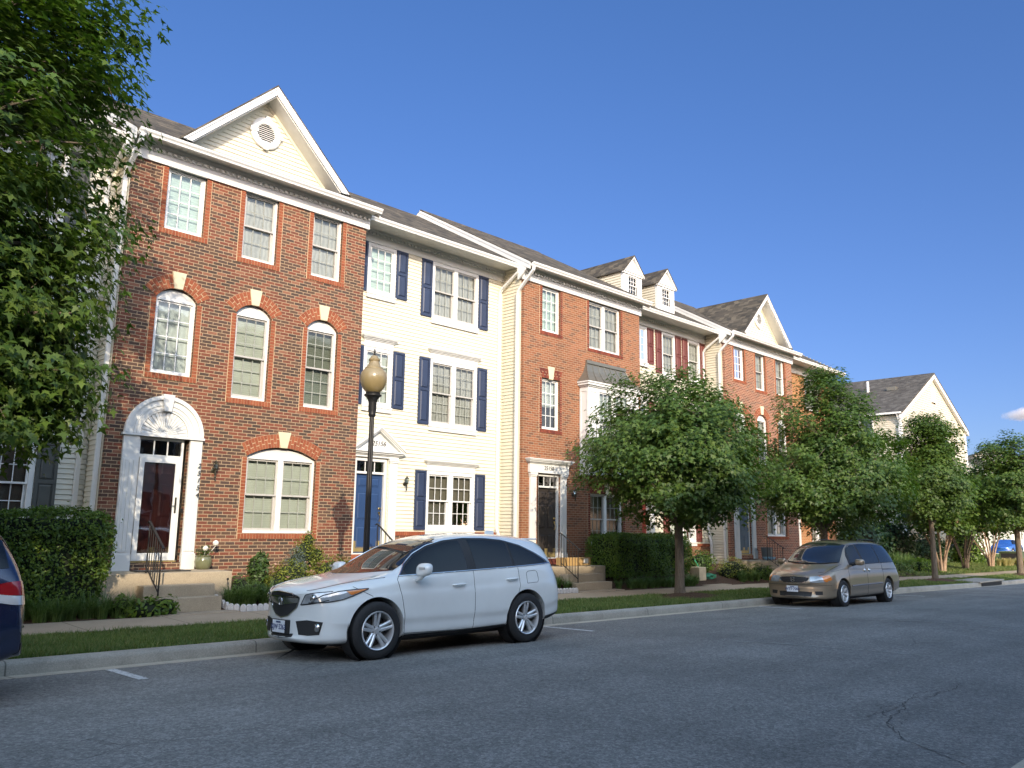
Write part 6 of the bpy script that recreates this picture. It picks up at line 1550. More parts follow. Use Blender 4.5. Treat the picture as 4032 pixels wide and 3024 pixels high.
def body(car, spec, mat, name='body'):
    """spec rows: x, curv, zbot, w, zshoulder, wbelt, zbelt, wtop, ztop ; half cross-sections lofted along x"""
    rows = []
    for (x, cv, zb, w, zs, wb, zbelt, wt, zt) in spec:
        pr = [(0, zb), (w*.55, zb), (w*.93, zb+.01), (w*.975, zb+.10), (w*.972, zb+.20), (w*1.0, zb+.27), (w*.997, zb*.4+zs*.6), (w*.992, zs), (w*.965, zs+.035), (wb, zbelt), (wb*.45+wt*.55, zbelt*.42+zt*.58), (wt, zt-.055), (wt*.72, zt-.015), (wt*.36, zt), (0, zt+.004)]
        rows.append([(x+cv*(y/max(w, .01))**2, y, z) for y, z in pr])
    n = len(rows[0]); V = []; F = []
    for r_ in rows:
        for p in r_: V.append(p)
        for p in r_[1:-1]: V.append((p[0], -p[1], p[2]))
    m = n+n-2
    def idx(i, k):     # ring order: 0..n-1 on +y, then back down on -y
        k %= m
        return i*m+(k if k < n else n+(m-k)-1)
    for i in range(len(rows)-1):
        for k in range(m): F.append((idx(i, k), idx(i, k+1), idx(i+1, k+1), idx(i+1, k)))
    # end caps: strips between the sides with a column of vertices down the middle, so the nose is convex
    for i in (0, len(rows)-1):
        mid = [idx(i, 0)]
        for k in range(1, n-1):
            V.append((spec[i][0], 0, rows[i][k][2])); mid.append(len(V)-1)
        mid.append(idx(i, n-1))
        for k in range(n-1):
            for A, B_ in ((idx(i, k), idx(i, k+1)), (idx(i, m-k), idx(i, m-k-1))):
                q = []
                for v in (A, B_, mid[k+1], mid[k]):
                    if v not in q: q.append(v)
                if len(q) > 2: F.append(tuple(q))
    me = bpy.data.meshes.new(name); me.from_pydata(V, [], F)
    bm = bmesh.new(); bm.from_mesh(me); bmesh.ops.recalc_face_normals(bm, faces=bm.faces)
    bm.to_mesh(me); bm.free()
    o = bpy.data.objects.new(name, me); C.objects.link(o)
    s = o.modifiers.new('s', 'SUBSURF'); s.levels = 3; s.render_levels = 3
    return o
def bake(o, mat, sm=True):
    bpy.context.view_layer.update()
    me = bpy.data.meshes.new_from_object(o.evaluated_get(bpy.context.evaluated_depsgraph_get()))
    o.modifiers.clear(); o.data = me; me.materials.clear(); me.materials.append(mat)
    me.polygons.foreach_set('use_smooth', [sm]*len(me.polygons))
    try: me.set_sharp_from_angle(angle=R(40))
    except Exception: pass
    return o
def cyl(x, y, z, r_, w, n=48):
    b = MB(); b.lathe([(r_, -w/2), (r_, w/2)], (x, y, z), n, 'y'); return b
class Proj:
    def __init__(s, o):
        dg = bpy.context.evaluated_depsgraph_get(); me = o.data
        s.t = BVHTree.FromPolygons([v.co for v in me.vertices], [tuple(p.vertices) for p in me.polygons])
    def side(s, x, z, sg=-1):
        h = s.t.ray_cast(Vector((x, sg*3, z)), Vector((0, -sg, 0)))
        return (h[0], h[1]) if h[0] else (None, None)
    def front(s, y, z, d=1, x0=-2):
        h = s.t.ray_cast(Vector((x0, y, z)), Vector((d, 0, 0)))
        return (h[0], h[1]) if h[0] else (None, None)
    def top(s, x, y):
        h = s.t.ray_cast(Vector((x, y, 4)), Vector((0, 0, -1)))
        return (h[0], h[1]) if h[0] else (None, None)
def interp(c, t):
    """point at fraction t of a polyline"""
    L = [0]
    for i in range(len(c)-1): L.append(L[-1]+sqrt((c[i+1][0]-c[i][0])**2+(c[i+1][1]-c[i][1])**2))
    q = t*L[-1]
    for i in range(len(c)-1):
        if q <= L[i+1] or i == len(c)-2:
            s = (q-L[i])/max(1e-9, L[i+1]-L[i]); return (c[i][0]+(c[i+1][0]-c[i][0])*s, c[i][1]+(c[i+1][1]-c[i][1])*s)
def patch(pj, mode, lo, hi, off, nu=24, nv=10, thick=.0, sg=-1):
    """a panel between two curves (given in the projection plane) laid on the body"""
    b = MB(); V = []; ok = True
    for i in range(nu+1):
        a, c_ = interp(lo, i/nu), interp(hi, i/nu)
        for j in range(nv+1):
            t = j/nv; p = (a[0]+(c_[0]-a[0])*t, a[1]+(c_[1]-a[1])*t)
            if mode == 'side': h, n_ = pj.side(p[0], p[1], sg)
            elif mode == 'front': h, n_ = pj.front(p[0], p[1])
            elif mode == 'rear': h, n_ = pj.front(p[0], p[1], -1, 9)
            else: h, n_ = pj.top(p[0], p[1])
            if h is not None and ((mode == 'front' and h.x > 2.2) or (mode == 'rear' and h.x < 3.4)): h = None
            if h is None: V.append(V[-1] if V else (0, 0, 0)); continue
            d = {'side': Vector((0, sg, 0)), 'front': Vector((-1, 0, 0)), 'rear': Vector((1, 0, 0)), 'top': Vector((0, 0, 1))}[mode]
            if n_.dot(d) < 0: n_ = -n_
            V.append(tuple(h+n_*off))
    F = []
    for i in range(nu):
        for j in range(nv): k = i*(nv+1)+j; F.append((k, k+1, k+nv+2, k+nv+1))
    return b.add(V, F)
def line(pj, mode, pts, rad, off=.0, n=40, sg=-1, b=None, ns=5):
    """a thin bead or seam following the body"""
    b = b or MB(); Q = []
    for i in range(n+1):
        p = interp(pts, i/n)
        if mode == 'side': h, n_ = pj.side(p[0], p[1], sg)
        elif mode == 'front': h, n_ = pj.front(p[0], p[1])
        elif mode == 'rear': h, n_ = pj.front(p[0], p[1], -1, 9)
        else: h, n_ = pj.top(p[0], p[1])
        if h is None: continue
        d = {'side': Vector((0, sg, 0)), 'front': Vector((-1, 0, 0)), 'rear': Vector((1, 0, 0)), 'top': Vector((0, 0, 1))}[mode]
        if n_.dot(d) < 0: n_ = -n_
        Q.append(h+n_*off)
    if len(Q) > 2: b.tube(Q, rad, ns)
    return b
def wheel(car, x, y, r_, w, rim, sg, style, steer=0):
    """sg -1: outer face towards -y"""
    b = MB(); o_ = sg*w/2; z = 0
    prof = [(rim, -w/2+.02), (rim+.01, -w/2+.006), (rim+(r_-rim)*.5, -w/2-.004), (r_-.02, -w/2+.01), (r_, -w/2+.035), (r_, w/2-.035), (r_-.02, w/2-.01), (rim+(r_-rim)*.5, w/2+.004), (rim+.01, w/2-.006), (rim, w/2-.02)]
    b.lathe(prof, (x, y, r_), 48, 'y', caps=False)
    for q in (-.05, 0, .05): b.lathe([(r_+.002, q-.004), (r_+.002, q+.004)], (x, y, r_), 48, 'y', caps=False)
    W_ = b.build('wheel', m_tyre, car, smooth=True, local=True)
    m = MB(); s = sg
    m.lathe([(rim+.004, s*(w/2-.012)), (rim-.004, s*(w/2+.002)), (rim-.016, s*(w/2-.004)), (rim-.022, s*(w/2-.03)), (rim-.035, s*(w/2-.10)), (rim-.04, -s*w/2*.6)], (x, y, r_), 48, 'y', caps=False)
    def spoke(a, half, w0, w1, r0, r1, dish0=.045, dish1=.012):
        ca, sa = cos(a), sin(a); px, pz = -sa, ca
        V = []
        for (rr_, ww, dy) in ((r0, w0, dish0), ((r0+r1)/2, (w0*.45+w1*.55), (dish0+dish1)/2-.006), (r1, w1, dish1)):
            for q, dd in ((-1, .012), (-.45, 0), (.45, 0), (1, .012)):
                V.append((x+ca*rr_+px*(half+q*ww/2), y+s*(w/2-dy-dd), r_+sa*rr_+pz*(half+q*ww/2)))
        for (rr_, ww, dy) in ((r0, w0, dish0), ((r0+r1)/2, (w0+w1)/2, (dish0+dish1)/2), (r1, w1, dish1)):
            V.append((x+ca*rr_+px*(half-ww/2), y+s*(w/2-dy-.045), r_+sa*rr_+pz*(half-ww/2))); V.append((x+ca*rr_+px*(half+ww/2), y+s*(w/2-dy-.045), r_+sa*rr_+pz*(half+ww/2)))
        F = []
        for i in range(2):
            for j in range(3): F.append((i*4+j, i*4+j+1, i*4+j+5, i*4+j+4))
            F.append((i*4, i*4+4, 12+2*i+2, 12+2*i)); F.append((i*4+3, 12+2*i+1, 12+2*i+3, i*4+7))
        m.add(V, F)
    if style == 'twin5':
        for k in range(5):
            a = pi/2+2*pi*k/5
            for h_ in (-1, 1):
                spoke(a+h_*.10, h_*.012, .046, .040, .045, rim-.012)
    elif style == 'seven':
        for k in range(7): spoke(pi/2+2*pi*k/7, 0, .055, .070, .05, rim-.012, .03, .010)
    else:
        for k in range(10): spoke(pi/2+2*pi*k/10, 0, .035, .030, .05, rim-.012)
    m.lathe([(.0, s*(w/2-.028)), (.030, s*(w/2-.030)), (.034, s*(w/2-.040)), (.075, s*(w/2-.050)), (.082, s*(w/2-.075))], (x, y, r_), 24, 'y')
    m.build('rim', m_alloy, W_, smooth=True, local=True)
    m = MB()
    for k in range(5): a = pi/2+2*pi*(k+.5)/5; m.lathe([(.0, s*(w/2-.040)), (.010, s*(w/2-.042)), (.012, s*(w/2-.062))], (x+.056*cos(a), y, r_+.056*sin(a)), 8, 'y')
    m.build('lug_nuts', m_blackpl, W_, local=True)
    m = MB(); m.lathe([(.0, s*(w/2-.105)), (rim*.62, s*(w/2-.107)), (rim*.62, s*(w/2-.13)), (rim-.04, s*(w/2-.14))], (x, y, r_), 32, 'y'); m.build('brake_disc', plain('brake_steel_%s' % style, (.14, .13, .12), .45, .7) if False else m_brake, W_, local=True)
    return W_
m_brake = plain('brake_steel', (.10, .09, .08), .5, .6)
def plate(car, x, y, z, txt, nrm=-1, tilt=0.0, w=.305, h=.155, yaw=0.0):
    b = MB(); b.box(-.008, .0, -w/2, w/2, -h/2, h/2)
    o = b.build('licence_plate', m_plate, None, bevel=.004); o.parent = car
    Mx = Matrix.Translation((x, y, z)) @ Matrix.Rotation(yaw, 4, 'Z') @ Matrix.Rotation(tilt, 4, 'Y')
    o.matrix_basis = Mx
    for s_, sz, dz, col in ((txt, .088, -.034, m_plblue), ('VIRGINIA', .028, .045, m_plblue)):
        cu = bpy.data.curves.new('t', 'FONT'); cu.body = s_; cu.size = sz; cu.align_x = 'CENTER'; cu.extrude = .0012; cu.offset = .0012
        tmp = bpy.data.objects.new('tmp', cu); C.objects.link(tmp); bpy.context.view_layer.update()
        me = bpy.data.meshes.new_from_object(tmp.evaluated_get(bpy.context.evaluated_depsgraph_get())); bpy.data.objects.remove(tmp)
        me.name = 'plate_lettering'; me.transform(Matrix(((0, 0, -1, -.0095), (-1, 0, 0, 0), (0, 1, 0, dz), (0, 0, 0, 1)))); me.materials.clear(); me.materials.append(col)
        q = bpy.data.objects.new('plate_lettering', me); C.objects.link(q); q.parent = o
    return o
def make_car(name, label, loc, spec, P, axles, track, wr, ww, rim, style, arch, cfg, rot=(0, 0, 0), scale=(1, 1, 1), steer=0):
    T = thing(name, label, cfg.get('cat', 'car'), loc); T.rotation_euler = rot; T.scale = scale
    o = body(T, spec, P); bake(o, P); pj = Proj(o)
    S_ = []
    # door seams and other lines follow the uncut surface
    for ax in axles:
        for sg in (-1, 1):
            cu = cyl(ax, sg*(track/2+.16), wr+.01, arch, .62); c_ = cu.build('cut', m_dark); md = o.modifiers.new('b', 'BOOLEAN'); md.operation = 'DIFFERENCE'; md.object = c_; md.solver = 'EXACT'; S_.append(c_)
    bake(o, P)
    for c_ in S_: bpy.data.objects.remove(c_)
    o.parent = T
    for ax in axles:
        for sg in (-1, 1):
            b = MB(); yy_ = sg*(track/2-.14)
            b.lathe([(.02, 0), (arch+.01, 0)], (ax, yy_, wr+.01), 32, 'y', caps=False); b.lathe([(arch+.012, 0), (arch+.012, sg*.21)], (ax, yy_, wr+.01), 40, 'y', caps=False)
            b.build('wheel_well', m_blackpl, T, local=True)
            wheel(T, ax, sg*track/2, wr, ww, rim, sg, style)
    return T, o, pj
def glass_side(T, pj, outline_lo, outline_hi, sg, mat=None, off=.004, name='side_window', nu=30):
    return patch(pj, 'side', outline_lo, outline_hi, off, nu, 10, sg=sg).build(name, mat or m_cglass, T, smooth=True, local=True)

# ---- white crossover -------------------------------------------------
m_wpaint = paint('pearl_white_paint', (.74, .76, .75), .0, .22)
#        x    curv  zbot  w    zsho  wbelt zbelt  wtop  ztop
RD = [(0.02, .16, .30, .56, .70, .46, .80, .34, .86),
      (0.06, .22, .23, .76, .66, .66, .86, .48, .925),
      (0.28, .16, .20, .875, .68, .80, .92, .58, .975),
      (0.62, .08, .21, .915, .74, .845, .96, .62, 1.035),
      (1.02, .10, .22, .925, .80, .865, 1.00, .66, 1.095),
      (1.30, .12, .22, .925, .82, .875, 1.03, .66, 1.20),
      (1.72, .06, .22, .925, .82, .88, 1.04, .60, 1.43),
      (2.15, .04, .22, .925, .82, .88, 1.05, .58, 1.585),
      (2.65, .0, .22, .925, .83, .88, 1.06, .60, 1.645),
      (3.25, .0, .23, .930, .86, .88, 1.09, .60, 1.65),
      (3.80, -.02, .25, .935, .88, .875, 1.13, .58, 1.62),
      (4.16, -.05, .28, .930, .88, .86, 1.13, .57, 1.575),
      (4.36, -.08, .32, .905, .86, .83, 1.11, .54, 1.525),
      (4.47, -.12, .34, .88, .82, .80, 1.06, .52, 1.32),
      (4.58, -.16, .36, .85, .78, .77, .98, .56, 1.09),
      (4.67, -.22, .38, .80, .72, .71, .87, .56, .95),
      (4.70, -.20, .42, .70, .64, .60, .77, .45, .83)]
rx, ry = 5.50, 9.775
car, bd, pj = make_car('parked_car', 'pearl white crossover parked at the kerb, facing left, in front of the cream siding house', (rx, ry, gz(7.5)+.055), RD, m_wpaint, (.93, 3.64), 1.62, .365, .235, .245, 'twin5', .415, dict(cat='car'), rot=(R(-1.4), R(.25), 0), scale=(1.015, .985, .985))
def crossover_glass(T, pj):
    for sg in (-1, 1):
        lo = [(1.30, 1.045), (1.9, 1.07), (2.55, 1.095), (3.3, 1.125), (3.9, 1.155), (4.25, 1.178)]
        hi = [(1.305, 1.05), (1.48, 1.20), (1.70, 1.34), (1.95, 1.45), (2.25, 1.525), (2.6, 1.56), (3.0, 1.56), (3.35, 1.535), (3.7, 1.455), (4.0, 1.325), (4.255, 1.182)]
        patch(pj, 'side', lo, hi, .003, 60, 10, sg=sg).build('window_surround', m_blackpl, T, smooth=True, local=True)
        F_ = lambda x: float(np.interp(x, [p[0] for p in hi], [p[1] for p in hi]))-.022
        Lw = lambda x: float(np.interp(x, [p[0] for p in lo], [p[1] for p in lo]))+.014
        for x0, x1 in ((1.42, 2.50), (2.66, 3.40), (3.45, 4.14)):
            xs = np.linspace(x0, x1, 16)
            l_ = [(x, Lw(x)) for x in xs]; h_ = [(x-(.05 if x1 > 3 and x0 > 3.4 else 0)*0, max(F_(x), Lw(x)+.003)) for x in xs]
            glass_side(T, pj, l_, h_, sg, off=.006, nu=24)
        b = line(pj, 'side', lo, .009, .006, 50, sg); line(pj, 'side', hi, .008, .006, 60, sg, b); b.build('window_chrome', m_chrome, T, smooth=True, local=True)
    ws = patch(pj, 'front', [(-.70, 1.115), (-.4, 1.085), (0, 1.075), (.4, 1.085), (.70, 1.115)], [(-.53, 1.535), (-.3, 1.575), (0, 1.59), (.3, 1.575), (.53, 1.535)], .004, 30, 14)
    ws.build('windscreen', m_cglass2, T, smooth=True, local=True)
    patch(pj, 'rear', [(-.62, 1.13), (0, 1.10), (.62, 1.13)], [(-.48, 1.42), (0, 1.46), (.48, 1.42)], .004, 20, 8).build('rear_window', m_cglass, T, smooth=True, local=True)
crossover_glass(car, pj)
def seams(T, pj, cfg):
    for sg in (-1, 1):
        for k, pts in enumerate(cfg):
            line(pj, 'side', pts, .0035, .0005, 50, sg).build('panel_gap', m_seam, T, local=True)
seams(car, pj, [[(1.36, .30), (1.345, .55), (1.30, .80), (1.26, 1.0), (1.30, 1.05)], [(2.57, .28), (2.585, .6), (2.60, 1.09), (2.60, 1.30), (2.56, 1.545)], [(3.22, .30), (3.24, .45), (3.42, .66), (3.50, .85), (3.50, 1.12)], [(1.36, .30), (2.0, .285), (2.57, .28), (3.22, .30)],
                [(3.66, .88), (3.88, .89), (3.91, .93), (3.90, 1.04), (3.86, 1.07), (3.70, 1.06), (3.66, 1.03), (3.66, .88)], [(.86, .80), (.72, .87), (.60, .93)]])
line(pj, 'top', [(.16, -.44), (.30, -.62), (.70, -.74), (1.10, -.80)], .004, .001, 40).build('bonnet_gap', m_seam, car, local=True)
line(pj, 'top', [(.16, .44), (.30, .62), (.70, .74), (1.10, .80)], .004, .001, 40).build('bonnet_gap', m_seam, car, local=True)
for sg in (-1, 1):
    patch(pj, 'side', [(1.33, .215), (2.3, .215), (3.25, .225)], [(1.37, .285), (2.3, .275), (3.22, .295)], .006, 24, 4, sg=sg).build('sill_cladding', m_blackpl, car, smooth=True, local=True)
    patch(pj, 'side', [(4.05, .30), (4.4, .34), (4.60, .38)], [(4.04, .37), (4.4, .42), (4.62, .47)], .006, 16, 4, sg=sg).build('rear_skirt', m_blackpl, car, smooth=True, local=True)
    # headlamps: sweep back over the wing
    lo = [(.165, .735), (.30, .745), (.45, .775), (.62, .83), (.80, .895)]; hi = [(.175, .765), (.26, .83), (.42, .875), (.62, .895), (.805, .90)]
    hl = patch(pj, 'side', lo, hi, .006, 28, 8, sg=sg).build('headlight', m_lens, car, smooth=True, local=True)
    patch(pj, 'side', [(.56, .825), (.68, .86), (.785, .892)], [(.50, .875), (.66, .888), (.785, .897)], .010, 12, 4, sg=sg).build('indicator_lens', m_amber, hl, smooth=True, local=True)
    b = line(pj, 'side', lo, .007, .006, 30, sg); line(pj, 'side', hi, .007, .006, 30, sg, b); b.build('headlight_rim', m_blackpl, hl, smooth=True, local=True)
    lo = [(.52, .755), (.60, .75), (.67, .75)]; hi = [(.50, .835), (.60, .845), (.67, .84)]
    s = sg
    hf = patch(pj, 'front', [(s*.37, .705), (s*.52, .72), (s*.66, .745), (s*.74, .77)], [(s*.46, .835), (s*.56, .855), (s*.66, .87), (s*.74, .875)], .005, 18, 8).build('headlight', m_lens, car, smooth=True, local=True)
    b = line(pj, 'front', [(s*.37, .705), (s*.52, .72), (s*.66, .745), (s*.74, .77)], .007, .004, 20); line(pj, 'front', [(s*.37, .705), (s*.46, .835), (s*.56, .855), (s*.74, .875)], .006, .004, 20, b=b); b.build('headlight_rim', m_blackpl, hf, smooth=True, local=True)
    h, n_ = pj.front(s*.55, .79)
    if h:
        b = MB(); b.lathe([(.0, -.012), (.035, -.010), (.048, .0), (.050, .01)], (h.x-.004, h.y, h.z), 16, 'x'); b.build('projector', m_chrome, hf, smooth=True, local=True)
    # tail lamps
    patch(pj, 'side', [(4.36, 1.00), (4.50, .90), (4.60, .80)], [(4.36, 1.03), (4.50, 1.02), (4.585, .95)], .006, 14, 6, sg=sg).build('tail_light', m_redlens, car, smooth=True, local=True)
    patch(pj, 'rear', [(s*.52, .86), (s*.64, .85), (s*.78, .82)], [(s*.50, .98), (s*.64, .985), (s*.76, .98)], .006, 14, 6).build('tail_light', m_redlens, car, smooth=True, local=True)
    # lower grille pockets with fog lamps
    patch(pj, 'front', [(s*.36, .335), (s*.50, .33), (s*.66, .345)], [(s*.30, .50), (s*.48, .52), (s*.70, .50)], .005, 18, 6).build('fog_lamp_pocket', m_blackpl, car, smooth=True, local=True)
    h, n_ = pj.front(s*.62, .43)
    if h: b = MB(); b.lathe([(.0, -.02), (.040, -.015), (.052, -.006), (.058, .01)], (h.x-.004, h.y, h.z), 20, 'x'); b.build('fog_light', m_chrome, car, smooth=True, local=True)
    # handles
    for hx, hz in ((2.30, .905), (3.34, .955)):
        h, n_ = pj.side(hx, hz, sg)
        if h:
            b = MB(); b.tube([(hx-.11, h.y, h.z-.006), (hx-.085, h.y+sg*.035, h.z-.002), (hx, h.y+sg*.042, h.z+.002), (hx+.09, h.y+sg*.035, h.z+.004), (hx+.115, h.y, h.z+.006)], [.010, .015, .016, .015, .010], 8); b.build('door_handle', m_wpaint, car, smooth=True, local=True)
    # mirrors
    yb = sg*.90; b = MB()
    V = []; F = []; nu, nv = 16, 10
    for j in range(nv+1):
        ph = pi*j/nv
        for i in range(nu):
            a = 2*pi*i/nu; cx_, cy_, cz_ = cos(a)*sin(ph), sin(a)*sin(ph), cos(ph)
            V.append((1.56+.085*(abs(cx_)**.75)*(1 if cx_ > 0 else -1)+.02*cz_, sg*1.045+.125*(abs(cy_)**.7)*(1 if cy_ > 0 else -1), 1.13+.088*(abs(cz_)**.7)*(1 if cz_ > 0 else -1)))
    for j in range(nv):
        for i in range(nu): F.append((j*nu+i, j*nu+(i+1) % nu, (j+1)*nu+(i+1) % nu, (j+1)*nu+i))
    b.add(V, F); b.tube([(1.56, sg*.87, .99), (1.57, sg*.95, 1.02), (1.57, sg*1.0, 1.07)], [.035, .04, .05], 8)
    mo = b.build('wing_mirror', m_wpaint, car, smooth=True, local=True)
    b = MB(); b.box(1.462, 1.482, sg*1.10-.06, sg*1.10+.055, 1.135, 1.165); b.build('mirror_indicator', m_clear, mo, local=True, bevel=.004)
# grille, badge, plate
gr = [(-.36, .79), (-.30, .66), (-.16, .565), (0, .535), (.16, .565), (.30, .66), (.36, .79)]
gt = [(-.37, .80), (-.26, .845), (-.12, .86), (0, .865), (.12, .86), (.26, .845), (.37, .80)]
g_ = patch(pj, 'front', gr, gt, .006, 28, 8).build('grille', m_blackpl, car, smooth=True, local=True)
patch(pj, 'front', [(-.33, .735), (0, .69), (.33, .735)], [(-.35, .79), (0, .80), (.35, .79)], .014, 20, 5).build('grille_bar', plain('dark_chrome', (.32, .33, .33), .18, .9), g_, smooth=True, local=True)
b = line(pj, 'front', gr, .009, .006, 40); line(pj, 'front', gt, .009, .006, 40, b=b); line(pj, 'front', [(-.33, .805), (0, .815), (.33, .805)], .008, .018, 20, b=b); b.build('grille_surround', m_chrome, g_, smooth=True, local=True)
def emblem(T, pj, y, z, kind, s=.055):
    h, n_ = pj.front(y, z)
    x = h.x-.024; b = MB()
    P_ = lambda u_, v_: (x, y+u_*s, z+v_*s)
    n = 20
    if kind == 'caliper':
        b.tube([P_(.85*cos(2*pi*i/n), 1.0*sin(2*pi*i/n)) for i in range(n+1)], .0045, 5)
        b.tube([P_(-.5, -.85), P_(-.12, .75), P_(.12, .75), P_(.5, -.85)], .006, 5); b.tube([P_(-.26, -.1), P_(.26, -.1)], .004, 5)
    else:
        b.tube([P_(-1.05, .85), P_(-1.0, -.7), P_(-.75, -.95), P_(.75, -.95), P_(1.0, -.7), P_(1.05, .85), P_(.8, 1.0), P_(-.8, 1.0), P_(-1.05, .85)], .005, 5)
        b.tube([P_(-.72, .85), P_(-.42, -.85)], .008, 5); b.tube([P_(.72, .85), P_(.42, -.85)], .008, 5); b.tube([P_(-.5, 0), P_(.5, 0)], .008, 5)
    b.build('emblem', m_chrome, T, local=True)
emblem(car, pj, 0, .745, 'caliper')
h, _ = pj.front(-.0, .42)
b = MB(); b.box(h.x-.028, h.x+.02, -.20, .20, .335, .51); b.build('plate_holder', m_blackpl, car, local=True, bevel=.006)
plate(car, h.x-.03, 0.0, .425, 'XJW·2263')
patch(pj, 'front', [(-.26, .30), (0, .285), (.26, .30)], [(-.27, .345), (0, .33), (.27, .345)], .005, 14, 3).build('lower_intake', m_blackpl, car, smooth=True, local=True)
b = MB(); b.prismx([(-.02, 1.62), (.02, 1.62), (.012, 1.70), (-.012, 1.70)], 3.60, 3.78); b.build('roof_antenna', m_wpaint, car, local=True, bevel=.01)
b = MB(); b.prismz([(3.98, -.50), (4.30, -.49), (4.36, 0), (4.30, .49), (3.98, .50)], 1.545, 1.572); b.build('spoiler', m_wpaint, car, local=True, bevel=.012)
b = MB(); b.box(.5, 4.3, -.62, .62, .17, .30); b.build('underbody', m_blackpl, car, local=True, bevel=.03)

# ---- gold minivan ------------------------------------------------------
m_gold = paint('champagne_paint', (.30, .235, .165), .45, .30)
VN = [(0.02, .20, .28, .60, .50, .55, .56, .40, .60),
      (0.05, .26, .20, .82, .55, .74, .70, .55, .76),
      (0.30, .18, .19, .91, .62, .84, .82, .62, .875),
      (0.70, .10, .20, .945, .70, .875, .93, .66, 1.00),
      (1.05, .14, .21, .955, .78, .90, 1.00, .70, 1.10),
      (1.32, .14, .21, .96, .82, .905, 1.03, .70, 1.27),
      (1.72, .07, .21, .96, .84, .91, 1.04, .66, 1.52),
      (2.12, .04, .21, .96, .84, .91, 1.05, .68, 1.66),
      (2.70, .0, .21, .96, .84, .91, 1.06, .70, 1.70),
      (3.50, .0, .21, .96, .84, .91, 1.06, .70, 1.70),
      (4.30, -.02, .23, .96, .84, .90, 1.06, .68, 1.67),
      (4.68, -.05, .26, .95, .82, .885, 1.05, .64, 1.60),
      (4.84, -.08, .30, .94, .80, .87, 1.02, .62, 1.42),
      (4.98, -.12, .30, .93, .72, .86, .95, .66, 1.10),
      (5.10, -.16, .32, .90, .56, .82, .66, .70, .72),
      (5.12, -.14, .36, .80, .52, .70, .60, .60, .64)]
vx, vy = 19.70, 9.83
van, vb, vp = make_car('parked_minivan', 'champagne gold minivan parked at the kerb beyond the white car, facing left', (vx, vy, gz(22)+.055), VN, m_gold, (.98, 3.98), 1.66, .335, .215, .215, 'seven', .385, dict(cat='minivan'), rot=(R(-1.2), R(.55), R(.0)), scale=(.945, .975, .975))
